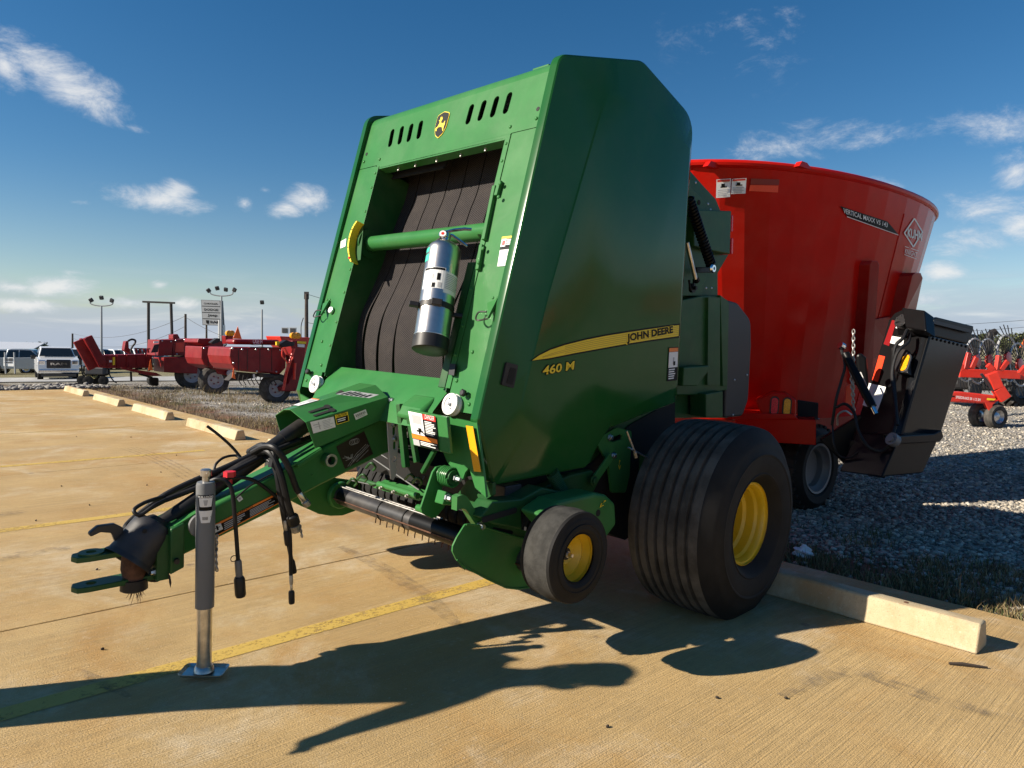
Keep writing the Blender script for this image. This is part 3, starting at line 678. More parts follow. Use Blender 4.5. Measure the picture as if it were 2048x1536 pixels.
for i in range(NB):
    yc = -.5*(NB*bw+(NB-1)*gap) + bw/2 + i*(bw+gap) - .01
    ph = i*1.3
    path = [(1.72, -.24), (1.55, -.235), (1.42, -.235), (1.25, -.235), (1.12, -.215), (.95, -.20), (.86, -.195), (.78, -.185), (.66, -.165), (.52, -.14), (.40, -.145), (.28, -.17), (.16, -.21), (.04, -.25)]
    pp = smoothpath([V(u, d, 0) for u, d in path], 5); b = MB(); vs_ = []; uvs = []
    s_ = 0.
    for j, p in enumerate(pp):
        if j: s_ += (p-pp[j-1]).length
        low = smooth01(np.array((.85-p.x)/.5)); wob = float(low)*.005*math.sin(4*p.x+ph)
        tw = float(low)*.005*math.sin(3*p.x+ph*.8)
        sh = -float(low)*.02*(1 if i < 3 else .3)
        for e in (-1, 1): vs_.append(FP(yc+sh+e*bw/2, p.x, p.y+wob+e*tw)); uvs.append((e*bw/2+i*.37, s_))
    me = bpy.data.meshes.new('belt'); fs_ = [(2*j, 2*j+1, 2*j+3, 2*j+2) for j in range(len(pp)-1)]
    me.from_pydata([tuple(v) for v in vs_], [], fs_); ul = me.uv_layers.new(name='UVMap')
    for lp in me.loops: ul.data[lp.index].uv = uvs[lp.vertex_index]
    o = link('belt', me, 'belt_rubber', baler, 0); so = o.modifiers.new('solid', 'SOLIDIFY'); so.thickness = .006; so.offset = -1
# cross roller and its end collar
ra, rb = BY(741, 487, -.525), V(0, 0, 0); rx, rz = ra.x, ra.z
rc = BP(960, 466, (rx, 0, rz), (NF.x, 0, NF.z)); rz = (ra.z+rc.z)/2; rx = (ra.x+rc.x)/2
MB().cyl((rx, -.53, rz), (rx, .55, rz), .044, 28).build('cross_roller', 'green_paint', baler)
MB().lathe([(0, .085), (.012, .085), (.012, .05), (.03, .05)], (rx, -.53, rz), (0, 1, 0), 24).build('roller_collar', 'green_dark_dusty', baler)
# lower apron under the opening
b = MB()
u0 = .168
A0, A1 = FP(-.53, u0, -.02), FP(.53, u0, -.02)
pr = [FP(0, u0, -.16), FP(0, u0+.006, -.07), FP(0, .085, -.01), FP(0, .0, .035), FP(0, -.09, .055)]
b.loft([[V(p.x, y, p.z) for p in pr] for y in (-.528, .528)], close=False, cap=False); b.build('lower_apron', 'green_paint', baler, 50)
def solid(name, pts2, y0, y1, m, bevel=.0, parent=None):      # profile in (x, z), extruded in y
    return MB().prism([V(x, y0, z) for x, z in pts2], (0, y1-y0, 0)).build(name, m, parent or baler, 30, bevel)
pz = [FP(0, .08, -.01), FP(0, .0, .065), FP(0, -.06, .075), FP(0, -.06, .02)]
solid('apron_boss', [(p.x, p.z) for p in pz], .30, .49, 'green_paint', .02)
# lower front corner plates left and right of the tongue
for sg in (1,):
    q = [(954, 846), (890, 832), (884, 900), (895, 925), (925, 960), (930, 945), (938, 935), (950, 975), (972, 995), (968, 955)]
    plate('corner_plate', [(BX(px, py, 1.365).y, BX(px, py, 1.365).z) for px, py in q], [], .012, frame((1.365, 0, 0), (0, 1, 0), (0, 0, 1)), 'green_paint', baler)
q = [(600, 788), (640, 812), (640, 850), (605, 828)]
plate('corner_plate', [(BX(px, py, 1.365).y, BX(px, py, 1.365).z) for px, py in q], [], .012, frame((1.365, 0, 0), (0, 1, 0), (0, 0, 1)), 'green_paint', baler)
pl = lambda px, py: BX(px, py, 1.379)
plate('reflector', [(pl(px, py).y, pl(px, py).z) for px, py in [(932, 851), (946, 853), (962, 944), (948, 943)]], [], .002, frame((1.380, 0, 0), (0, 1, 0), (0, 0, 1)), 'reflector_amber', baler)
# white twine pulleys
for px, py in ((629, 768), (900, 808)):
    c = BF(px, py, .03); o = MB().lathe([(-.03, .012), (-.03, .050), (-.022, .052), (-.012, .043), (-.002, .052), (.004, .050), (.005, .036), (.001, .034), (.001, .012)], c, NF, 36).build('pulley', 'white_plastic', baler, 30)
    MB().hexbolt(c+NF*.001, NF, .008, .014).build('pulley_bolt', 'silver_bolt', o)
    for k in range(2): MB().lathe([(0, .004), (.0008, .004)], c+NF*.0012+UF*(.024 if k else -.02)+V(0, .01-.02*k, 0), NF, 8).build('pulley_hole', 'decal_black', o)
    kn = BF(px+33 if px > 700 else px-7, py-20 if px > 700 else py-23, .002)
    MB().lathe([(0, .008), (.012, .008), (.014, .017), (.028, .018), (.032, .012)], kn, NF, 6).build('knob', 'black_plastic', baler)
# latch brackets on the posts, gauge dial
for px, py in ((652, 618), (984, 620)):
    c = BF(px, py, 0); o = MB().prism([c+V(0,-.03,0)+UF*.03, c+V(0,.03,0)+UF*.05, c+V(0,.03,0)-UF*.05+NF*.03], NF*.012).build('latch_bracket', 'green_paint', baler, 0)
    MB().tube(smoothpath([c+V(0,.02,0)-UF*.05+NF*.03, c+V(0,-.02,0)-UF*.065+NF*.05, c+V(0,-.05,0)-UF*.05+NF*.04, c+V(0,-.05,0)-UF*.02+NF*.03, c+V(0,-.01,0)-UF*.015+NF*.02]), .004, 6).build('wire_clip', 'black_plastic', o)
    for k in range(2): MB().dome(c+UF*.058+V(0, -.012+.03*k, 0), NF, .008).build('bolt', 'green_paint', o)
c = BF(664, 621, .004); o = MB().lathe([(0, .021), (.012, .021), (.014, .018)], c, NF, 20).build('gauge_dial', 'silver_bolt', baler)
MB().lathe([(.0145, .017), (.0155, .017)], c, NF, 20).build('dial_face', 'decal_white', o); MB().bar(c+NF*.017-UF*.008, c+NF*.017+UF*.012+V(0,.006,0), .003, .001, NF).build('needle', 'decal_black', o)
# bale size indicator: curved yellow strip on a bracket
arc = [BF(px, py, .055) for px, py in ((712, 442), (704, 455), (698, 472), (695, 490), (696, 508), (700, 523))]
arc = smoothpath(arc, 4); b = MB()
b.loft([[p, p+NF*-.05, p+V(0, .012, 0)+NF*-.05, p+V(0, .014, 0)] for p in arc]); b.build('indicator_strip', 'decal_yellow', baler, 0)
b = MB().prism([BF(712, 440, .004), BF(728, 452, .004), BF(722, 520, .004), BF(703, 525, .004)], NF*.004); b.build('indicator_bracket', 'green_dark_dusty', baler, 0)
for k, q in enumerate((5, 9, 13, 16)):
    p = arc[q]; o = MB().box(p+V(0, .006, 0), (.003, .014, .003)).build('indicator_tick', 'decal_black', baler, 0)
MB().box(arc[-3]+V(.002, .006, 0), (.006, .013, .012)).build('indicator_mark', 'decal_red', baler, 0)
sticker('instruction_label', [BF(682, 483, .001), BF(693, 477, .001), BF(691, 493, .001), BF(681, 497, .001)], 'decal_white', baler, lines(.1, .12, .9, .95, 6, 'decal_grey', 1))
# hinge bars on the near side of the opening
for px0, py0, px1, py1 in ((990, 372, 968, 480), (1001, 362, 993, 392), (964, 490, 956, 540)):
    o = MB().bar(BF(px0, py0, .012), BF(px1, py1, .012), .022, .02, NF).build('hinge_bar', 'green_paint', baler, 0, bevel=.003)
for px, py in ((1000, 367), (997, 394), (966, 497), (957, 525)): bolts([BF(px, py, .024)], NF, .010, 'green_paint')
MB().bar(FP(.50, .12, -.01), FP(.50, .74, -.01), .05, .02, NF).build('extinguisher_rail', 'green_dark_dusty', baler, 0, bevel=.003)
b = MB().prism([BF(903, 728, .012), BF(914, 729, .012), BF(911, 752, .012), BF(900, 750, .012)], NF*.01).build('latch_tab', 'black_plastic', baler, 0)
# labels on the near post
sticker('warning_label', [BF(1005, 474, .002), BF(1032, 471, .002), BF(1027, 491, .002), BF(1001, 494, .002)], 'decal_white', baler, [(0, 0, 1, .22, 'decal_yellow'), (.38, .25, 1, 1, 'decal_black'), (.1, .4, .3, .85, 'decal_red')] + lines(.43, .33, .95, .95, 4, 'decal_white', 2))
sticker('operation_label', [BF(1001, 495, .002), BF(1027, 492, .002), BF(1019, 531, .002), BF(995, 533, .002)], 'decal_white', baler, [(.0, .0, 1, .14, 'decal_black')] + lines(.1, .2, .9, .95, 10, 'decal_grey', 3, .4))
# deer emblem on the header
c2 = Vector(yu(883.5, 250)); sh = [(-.052, .062, .02), (0, .078, .03), (.052, .062, .02), (.05, -.02, .05), (.03, -.06, .02), (0, -.08, .01), (-.03, -.06, .02), (-.05, -.02, .05)]
mk = lambda k: rpoly([(c2.x+x*k, c2.y+y*k, r*k) for x, y, r in sh][::-1])
e0 = plate('emblem', mk(1.), [], .003, MF @ Matrix.Translation((0, 0, .004)), 'decal_yellow', baler)
plate('emblem_field', mk(.945), [], .001, MF @ Matrix.Translation((0, 0, .0052)), 'decal_black', e0)
deer = [(-.036,-.030),(-.030,-.036),(-.026,-.028),(-.030,-.022),(-.016,-.012),(-.002,-.014),(.012,-.016),(.020,-.026),(.028,-.042),(.034,-.046),(.030,-.030),(.030,-.014),(.034,-.002),(.030,.006),(.030,.018),(.025,.014),(.022,.004),(.006,.006),(-.004,.012),(-.004,.024),(.001,.028),(.002,.036),(-.002,.044),(-.005,.036),(-.006,.046),(-.011,.052),(-.010,.042),(-.016,.044),(-.020,.050),(-.018,.038),(-.013,.034),(-.020,.030),(-.026,.030),(-.025,.024),(-.016,.022),(-.016,.010),(-.022,.0),(-.024,-.008),(-.036,-.012),(-.042,-.020)]
plate('emblem_deer', [(c2.x+x, c2.y+y) for x, y in deer][::-1], [], .001, MF @ Matrix.Translation((0, 0, .0064)), 'decal_yellow', e0)
# side decals: stripe, lettering, model number, warnings, handle recess
YS = .8325
stripe = [(1064, 721), (1078, 711), (1100, 700), (1130, 690), (1170, 680), (1210, 672), (1260, 664), (1300, 658), (1358, 650), (1357, 672), (1300, 680), (1250, 688), (1200, 697), (1150, 706), (1100, 716)]
s0 = plate('side_stripe', [sp(px, py, YS) for px, py in [(1061, 722), (1077, 709), (1100, 697), (1130, 687), (1170, 677), (1210, 669), (1260, 661), (1300, 655), (1360, 647), (1359, 675), (1300, 683), (1250, 691), (1200, 700), (1150, 709), (1100, 719)]][::-1], [], .001, SIDE(YS), 'decal_black', baler)
plate('stripe_field', [sp(px, py, YS) for px, py in stripe][::-1], [], .001, SIDE(YS+.0012), 'decal_yellow', s0)
mat('stripe_line', (.42, .27, .01), .4)
for k in range(1, 6):
    q = k/6; top = [(1085, 709), (1130, 690), (1210, 672), (1300, 658), (1358, 650)]; bot = [(1085, 718), (1130, 710), (1210, 695), (1300, 680), (1357, 672)]
    pp = smoothpath([BY(a[0]+(b_[0]-a[0])*q, a[1]+(b_[1]-a[1])*q, YS+.0016) for a, b_ in zip(top, bot)][(0 if k in (3, 4) else 1):], 4)
    b = MB()
    for i in range(len(pp)-1): b.poly([pp[i]+V(0, 0, .0011), pp[i+1]+V(0, 0, .0011), pp[i+1]-V(0, 0, .0011), pp[i]-V(0, 0, .0011)])
    b.build('stripe_line', 'stripe_line', s0, 0)
def side_text(name, body, a, b_, hpx, m, parent, lift, bold=0., y=YS, shear=0.):
    p0, p1 = BY(*a, y), BY(*b_, y); top = BY(a[0], a[1]-hpx, y); return text(name, body, p0, p1, top-p0, m, parent, lift, (top-p0).length, shear, bold)
side_text('lettering_edge', 'JOHN DEERE', (1251, 690), (1347, 671.5), 23, 'decal_yellow', s0, .0022, .06)
side_text('lettering', 'JOHN DEERE', (1253, 688), (1345.5, 670), 20, 'decal_black', s0, .0034, .04)
mn = side_text('model_number_edge', '460 M', (1083, 752.5), (1151, 740), 22, 'decal_black', baler, .001, .05, shear=.12)
side_text('model_number', '460 M', (1085, 750.5), (1149, 738.5), 18, 'decal_yellow', mn, .0024, .02, shear=.12)
sticker('warning_label', [BY(1337, 695, YS), BY(1356.5, 694, YS), BY(1354, 760, YS), BY(1333.5, 763, YS)], 'decal_black', baler, [(.05, .02, .95, .13, 'decal_orange'), (.05, .14, .95, .60, 'decal_white'), (.45, .3, .6, .5, 'decal_grey'), (.5, .42, .7, .54, 'decal_black')] + lines(.1, .64, .95, .97, 5, 'decal_white', 4))
hp = [(1008, 724), (1031, 730), (1022, 776), (998, 769)]
o = plate('door_handle', rpoly([sp(px, py, .806)+(.008,) for px, py in hp][::-1]), [], .018, SIDE(.824) , 'black_plastic', baler, .002)
plate('handle_recess', rpoly([sp(px, py, .806)+(.006,) for px, py in [(1015, 734), (1027, 737), (1019, 769), (1007, 765)]][::-1]), [], .001, SIDE(.8255), 'groove', o)
# things on the roof
for px, py, yy in ((1085, 138, .6), (825, 225, -.45), (750, 256, -.7)):
    c = BP(px, py, FP(0, 1.75, -.08), (NF.x, 0, NF.z)); o = MB().box(c+V(-.03, 0, -.0), (.09, .11, .02)).build('roof_bracket', 'green_paint', baler, 0, bevel=.004)
    MB().cyl(c+V(-.05, -.05, .012), c+V(-.05, .05, .012), .02, 14).build('roof_pivot', 'green_dark_dusty', o)
# ---- tongue, hitch, driveline
def barpts(top, bot, y): return [BY(px, py, y) for px, py in top] + [BY(px, py, y) for px, py in bot[::-1]]
HB = .085
pp = barpts([(346, 1057), (394, 1029), (560, 945), (700, 868), (790, 822)], [(353, 1118), (560, 1016), (640, 972), (770, 908), (815, 893)], HB)
solid('drawbar', [(p.x, p.z) for p in pp], -HB, HB, 'green_paint', .012)
b = MB().prism([BY(px, py, HB+.012) for px, py in [(394, 1029), (395, 1024), (350, 1052), (346, 1057)]], (0, -.03, 0)); b.build('drawbar_lip', 'green_paint', baler, 0)
MB().bar(BY(560, 944, HB+.01), BY(640, 896, HB+.01), .03, .012).build('drawbar_rail', 'green_paint', baler, 0, bevel=.003)
q = BY(640, 898, HB+.0); 
b = MB().bar(BY(588, 930, .08), BY(638, 898, .08), .07, .02); b.build('drawbar_cap', 'green_paint', baler, 0, bevel=.004)
c = BY(652, 918, HB); o = MB().lathe([(0, .030), (.05, .030), (.05, .022), (.01, .022)], c, (0, 1, 0), 24, cap=False).build('pipe_stub', 'green_paint', baler); MB().lathe([(.012, .0225), (.0125, .0225)], c, (0, 1, 0), 20).build('pipe_bore', 'groove', o)
b = MB().lathe([(.045, .031), (.052, .031), (.052, .021), (.045, .021), (.045, .031)], c, (0, 1, 0), 24, cap=False); b.build('pipe_rim', 'bare_steel', o)
MB().dome(BY(624, 950, HB), (0, 1, 0), .006).build('bolt', 'green_paint', baler)
# decals on the drawbar
cn = [BY(672, 893, HB+.002), BY(728, 862, HB+.002), BY(746, 908, HB+.002), BY(690, 938, HB+.002)]
mat('decal_brown', (.022, .013, .010), .4)
o = sticker('hookup_diagram', cn, 'decal_brown', baler)
def P4(c4, u, v): return (c4[0]*(1-u)+c4[1]*u)*(1-v)+(c4[3]*(1-u)+c4[2]*u)*v
dg = MB(); lt = V(0, .0032, 0)
def stroke(pts, w=.0016):
    q = [P4(cn, *p)+lt for p in pts]
    for i in range(len(q)-1):
        d = (q[i+1]-q[i]); s_ = d.cross(V(0, 1, 0)).normalized()*w/2; dg.poly([q[i]+s_, q[i+1]+s_, q[i+1]-s_, q[i]-s_])
for k in range(4): stroke([(.50+.05*k+.09*math.cos(a), .16+.10*math.sin(a)+.012*k) for a in (2*math.pi*j/14 for j in range(15))])
for k in range(3): stroke([(.24+.03*k+.08*math.cos(a), .58+.12*math.sin(a)) for a in (math.pi*j/8 for j in range(9))])
for (x0, y0, x1, y1) in [(.1,.95,.5,.65),(.16,.98,.55,.7),(.3,.85,.95,.55),(.3,.9,.98,.6),(.5,.65,.9,.5),(.12,.5,.3,.75),(.4,.95,.9,.75),(.05,.55,.2,.62),(.1,.7,.35,.72)]: stroke([(x0, y0), (x1, y1)], .0018)
dg.build('diagram_lines', 'decal_grey', o, 0)
cw = [BY(430, 1048, HB+.002), BY(563, 981, HB+.002), BY(563, 1004, HB+.002), BY(432, 1073, HB+.002)]
o = sticker('warning_strip', cw, 'decal_black', baler, [(0, 0, 1, .18, 'decal_orange'), (0, .9, 1, 1, 'decal_orange')] + lines(.12, .28, .45, .88, 4, 'decal_grey', 6) + lines(.5, .28, .95, .88, 5, 'decal_grey', 7))
sticker('warning_pictogram', [BY(423, 1052, HB+.004), BY(441, 1046, HB+.004), BY(446, 1058, HB+.004), BY(427, 1067, HB+.004)], 'decal_white', baler, [(.4, .15, .6, .8, 'decal_black'), (.2, .4, .8, .5, 'decal_black')])
text('warning_word', 'WARNING', P4(cw, .30, .15), P4(cw, .55, .15), V(0, 0, 1), 'decal_black', o, .004, .009)
sticker('small_tag', [BY(472, 996, HB+.002), BY(481, 991, HB+.002), BY(486, 998, HB+.002), BY(478, 1004, HB+.002)], 'decal_white', baler, [(.3, .3, .7, .7, 'decal_grey')])
# hitch head and clevis
c = BY(330, 1090, 0)
solid('hitch_plate', [(2.345, .45), (2.40, .43), (2.40, .62), (2.345, .64)], -.11, .11, 'green_dark_dusty', .006)
MB().box((2.42, 0, .50), (.05, .17, .19)).build('hitch_flange', 'green_dark_dusty', baler, 0, bevel=.004)
for yy in (-.06, .06):
    for zz in (.44, .54): MB().hexbolt((2.445, yy, zz), (1, 0, 0), .010, .016).build('bolt', 'silver_bolt', baler)
zt = .545; zb = .425
def clevis(z, th, x0=2.42, tip=2.73):
    o_ = rpoly([(x0, -.05, 0), (tip-.05, -.045, .0), (tip-.012, -.035, 0), (tip, 0, 0), (tip-.012, .035, 0), (tip-.05, .045, .0), (x0, .05, 0)], 0)
    return plate('clevis_plate', o_, [circ((tip-.07, 0), .018)], th, Matrix.Translation((0, 0, z)), 'green_dark_dusty', baler, .003)
clevis(zt, .022); clevis(zb, .022)
MB().lathe([(0, .045), (.006, .045), (.006, .019), (0, .019)], (2.66, 0, zt), (0, 0, 1), 24, cap=False).build('clevis_washer', 'green_dark_dusty', baler)
MB().box((2.50, 0, .485), (.07, .075, .10)).build('clevis_block', 'green_dark_dusty', baler, 0, bevel=.012)
hk = [(2.545, .57), (2.575, .57), (2.590, .615), (2.630, .625), (2.665, .612), (2.672, .628), (2.640, .652), (2.580, .652), (2.548, .630)]
solid('tether_hook', [(x, z) for x, z in rpoly([(x, z, .012) for x, z in hk])], -.012, .012, 'dark_poly', .004)
# driveline shaft, bell shield, joint
SH0, SH1 = BY(565, 880, -.01), BY(318, 1052, -.01)
b = MB().tube([SH0, SH0.lerp(SH1, .55), SH1], [.034, .034, .034], 20); b.build('driveline_tube', 'hose', baler)
MB().tube([SH0.lerp(SH1, .12), SH0.lerp(SH1, .5)], .040, 20).build('driveline_sleeve', 'black_plastic', baler)
MB().tube([SH0+(SH0-SH1)*.6, SH0], .04, 16).build('driveline_rear', 'black_plastic', baler)
BA, BB = BY(314, 1046, -.0), BY(262, 1112, .02); ax = (BB-BA).normalized(); Lb = (BB-BA).length
pts = BY(300, 1047, 0)
bell = MB().lathe([(-.02, .036), (0, .052), (.006, .078), (.02, .086), (.05, .088), (.09, .088), (.13, .088), (Lb-.02, .089), (Lb+.01, .092), (Lb+.02, .099), (Lb+.026, .100), (Lb+.024, .093), (.02, .08)], BA, ax, 36, cap=False).build('bell_shield', 'bell_plastic', baler)
axb = ax
for a_, k in ((.6, .09), (2.4, .11)):
    e = axb.orthogonal().normalized(); f_ = axb.cross(e); dd = f_*math.cos(a_)+e*math.sin(a_)
ch = BY(253, 1122, .10); 
for px, py in ((289, 1062), (252, 1108)):
    p = BY(px, py, .082); MB().lathe([(0, .009), (.003, .009)], p, (.1, 1, .1), 12).build('shield_hole', 'groove', bell)
J0 = BA+axb*.14; J1 = BY(268, 1172, .02)
b = MB().tube([J0, J0.lerp(J1, .45), J1.lerp(J0, .18), J1], [.045, .05, .038, .045], 14).build('universal_joint', 'rust', baler)
jd = (J1-J0).normalized()
MB().tube([J1-jd*.03, J1+jd*.012, J1+jd*.018], [.050, .052, .042], 18).build('yoke_collar', 'black_plastic', baler)
MB().box(J0.lerp(J1, .55), (.05, .075, .03)).build('yoke_cross', 'bare_steel', baler, 0, bevel=.008)
MB().tube(smoothpath([J1+V(-.03, 0, .03), J1+V(-.09, .02, .02), BY(322, 1110, .06), BY(330, 1098, .05)]), .013, 8).build('safety_hose', 'hose', baler)
rr = random.Random(4); b = MB()
for k in range(26):
    p = J1+V(rr.uniform(-.03, .02), rr.uniform(-.03, .03), -.02); b.tube([p, p+V(rr.uniform(-.02, .02), rr.uniform(-.02, .02), -rr.uniform(.02, .05))], [.0012, .0005], 4)
for k in range(20):
    p = J0.lerp(J1, rr.uniform(.3, .9))+V(0, .03, 0); b.tube([p, p+V(rr.uniform(-.02, .02), .01, -rr.uniform(.02, .06))], [.0012, .0005], 4)
struct(b.build('hay_wisps', 'rust', baler, 0), 'stuff')
MB().poly([BY(336, 1145, .1), BY(341, 1152, .1), BY(343, 1165, .1), BY(341, 1176, .1), BY(338, 1165, .1)]).build('leaf_scrap', 'twig', baler, 0)
MB().cyl(BY(352, 1118, .09), BY(354, 1124, .13), .011, 10).build('hitch_pin', 'black_plastic', baler)
# hood over the driveline
def ringx(x, zr, zs, zb_, k=1.): return [V(x, -.165*k, zb_), V(x, -.165*k, zs), V(x, -.045*k, zr), V(x, .045*k, zr), V(x, .165*k, zs), V(x, .165*k, zb_)]
r0 = [BY(564, 878, -.165), BY(550, 830.5, -.165), BY(567, 818.5, -.045), BY(580, 818.5, .045), BY(611.8, 844.5, .165), BY(630.8, 897.2, .165)]
r1 = [V(1.37, -.165, .97), V(1.37, -.165, 1.125), V(1.40, -.07, 1.185), V(1.40, .07, 1.185), BY(776.6, 794, .165), BY(775, 835, .165)]
b = MB().loft([r0, r1], close=False, cap=False); hood = b.build('driveline_hood', 'green_paint', baler, 0, bevel=.006); so = hood.modifiers.new('solid', 'SOLIDIFY'); so.thickness = .005; so.offset = -1
hood.modifiers.move(1, 0)
def hoodpt(i, u, v, lift=.003):                              # u along, v across facet i
    p = (r0[i]*(1-u)+r1[i]*u)*(1-v) + (r0[i+1]*(1-u)+r1[i+1]*u)*v
    n = (r1[i]-r0[i]).cross(r0[i+1]-r0[i]).normalized(); n = n if n.z > 0 or i == 4 else -n
    if i == 4 and n.y < 0: n = -n
    return p + n*lift
def keyhole(u, v):
    c = hoodpt(3, u, v); c1 = hoodpt(3, u+.20, v-.03); d = (c1-c).normalized(); n = (r1[3]-r0[3]).cross(r0[4]-r0[3]).normalized(); n = n if n.z > 0 else -n; s_ = n.cross(d)
    b = MB(); b.poly([c+s_*.007-d*.004, c+s_*.0075+d*.0, c1+s_*.008, c1-s_*.008, c-s_*.007, c-d*.01]); b.poly([c1+n*.0004+(d*math.cos(a)+s_*math.sin(a))*.016 for a in (2*math.pi*k/18 for k in range(18))]); b.build('keyhole_slot', 'groove', hood, 0)
keyhole(.13, .52); keyhole(.135, .80)
st = lambda i, u0, u1, v0, v1: [hoodpt(i, u0, v0), hoodpt(i, u1, v0), hoodpt(i, u1, v1), hoodpt(i, u0, v1)]
sticker('lubrication_label', [BY(620, 844, .168), BY(667, 833, .168), BY(671, 854, .168), BY(626.5, 867, .168)], 'decal_white', baler, [(.08, .3, .34, .36, 'decal_grey'), (.12, .5, .4, .54, 'decal_grey'), (.3, .15, .34, .8, 'decal_grey')] + lines(.48, .15, .95, .95, 6, 'decal_grey', 9, .3))
o = sticker('caution_label', [BY(669, 830, .168), BY(695, 823, .168), BY(698, 842, .168), BY(673, 849.5, .168)], 'decal_black', baler, [(0, 0, 1, .34, 'decal_yellow'), (0, .94, 1, 1, 'decal_yellow'), (0, .34, .05, 1, 'decal_yellow'), (.95, .34, 1, 1, 'decal_yellow')] + lines(.12, .48, .9, .86, 2, 'decal_white', 10, .5))
text('caution_word', 'CAUTION', BY(672.5, 835, .168), BY(692.5, 829.5, .168), V(0, 0, 1), 'decal_black', o, .005, .014)
sticker('serial_barcode', [BY(707, 828, .168), BY(731, 818.5, .168), BY(735, 829, .168), BY(711.5, 840, .168)], 'decal_white', baler, [(.1+.05*k, .2, .1+.05*k+(.014 if k % 3 else .03), .62, 'decal_black') for k in range(16)] + [(.15, .72, .8, .82, 'decal_grey')])
sticker('hood_top_label', [BZ(672, 789, 1.19), BZ(702, 782, 1.19), BZ(758, 790, 1.19), BZ(738, 797, 1.19)], 'decal_grey', baler, lines(.05, .1, .95, .95, 6, 'decal_black', 12, .5))
sticker('hood_warning_label', [hoodpt(2, .12, .0), hoodpt(2, .36, .0), hoodpt(2, .34, .95), hoodpt(2, .10, .95)], 'decal_white', baler, [(.2, .3, .5, .6, 'decal_grey'), (.55, .2, .9, .8, 'decal_grey'), (.92, 0, 1, 1, 'decal_orange')])
# silver slotted bracket
o = plate('slotted_bracket', [sp(px, py, .21) for px, py in [(774, 842), (795, 838), (797, 875), (791, 950), (786, 960), (781, 958), (776, 880)]][::-1], [stadium(sp(787.5, 860, .21), (0, 1), .055, .010), stadium(sp(788.5, 890, .21), (0, 1), .045, .010), circ(sp(787, 918, .21), .014, 14)], .008, SIDE(.214), 'decal_grey', baler, .001)
for px, py in ((787, 849), (788.5, 878)): MB().hexbolt(BY(px, py, .214), (0, 1, 0), .010, .012).build('bolt', 'silver_bolt', baler)
# jack
jx, jy = 2.283, .165
jk = MB().lathe([(.285, .0375), (.80, .0375), (.812, .034), (.815, .012)], (jx, jy, 0), (0, 0, 1), 28).build('tongue_jack', 'grey_paint', baler, 30)
MB().lathe([(.02, .030), (.29, .030)], (jx, jy, 0), (0, 0, 1), 26).build('jack_inner_post', 'galvanised', jk)
MB().lathe([(.81, .014), (.835, .014), (.838, .022), (.862, .022), (.866, .016)], (jx, jy, 0), (0, 0, 1), 16).build('jack_cap', 'galvanised', jk)
MB().cyl((jx, jy-.025, .850), (jx, jy+.025, .850), .008, 8).build('jack_crank_pin', 'galvanised', jk)
MB().lathe([(.012, .042), (.030, .036), (.034, .031)], (jx, jy, 0), (0, 0, 1), 22).build('jack_weld_collar', 'galvanised', jk)
ft = rpoly([(-.082, -.05, .02), (.082, -.05, .02), (.082, .05, .02), (-.082, .05, .02)]); Rj = Matrix.Rotation(math.radians(-42), 4, 'Z')
b = MB(); r_in = [Rj @ V(x*.97, y*.95, .006) for x, y in ft]; r_out = [Rj @ V(x*1.12, y*1.12, .016) for x, y in ft]; r_bot = [Rj @ V(x*.97, y*.95, .001) for x, y in ft]
sh_ = V(jx, jy, .0)
b.loft([[p+sh_ for p in r_bot], [p+sh_+V(0, 0, -.003) for p in r_out], [p+sh_ for p in r_out], [p+sh_ for p in r_in]]); b.build('jack_foot', 'galvanised', jk, 30)
MB().box((jx-.03, jy-.07, .62), (.06, .06, .13)).build('jack_mount', 'green_dark_dusty', baler, 0, bevel=.006)
MB().lathe([(0, .05), (.016, .05)], (jx, jy-.055, .62), (0, 1, 0), 24).build('jack_swivel', 'grey_paint', jk)
def wrap(rad, cen, a0, a1, z0, z1, w0=1., w1=1., n=8):       # patch wrapped on an upright tube
    b = MB()
    am = (a0+a1)/2
    for i in range(n):
        q0, q1 = i/n, (i+1)/n; P = lambda q, w, z: V(cen[0]+rad*math.cos(am+(a0-am+(a1-a0)*q)*w), cen[1]+rad*math.sin(am+(a0-am+(a1-a0)*q)*w), z)
        b.poly([P(q0, w0, z0), P(q1, w0, z0), P(q1, w1, z1), P(q0, w1, z1)])
    return b
am = math.atan2(*(W2L(CAM)-V(jx, jy, 0)).yx)
lb = wrap(.0385, (jx, jy), am-.9, am+.9, .672, .765, .62, 1.).build('jack_label', 'decal_black', jk, 0)
wrap(.0390, (jx, jy), am-.85, am+.85, .716, .752, .70, .85).build('jack_label_field', 'decal_white', jk, 0)
wrap(.0390, (jx, jy), am-.72, am+.72, .650, .700, .62, 1.).build('jack_barcode_label', 'decal_white', jk, 0)
for k in range(7): wrap(.0394, (jx, jy), am-.3+k*.08, am-.3+k*.08+.04, .662, .675, n=1).build('jack_barcode', 'decal_black', jk, 0)
wrap(.0394, (jx, jy), am-.25, am+.25, .722, .744, .5, .9, n=2).build('jack_mark', 'decal_grey', jk, 0)
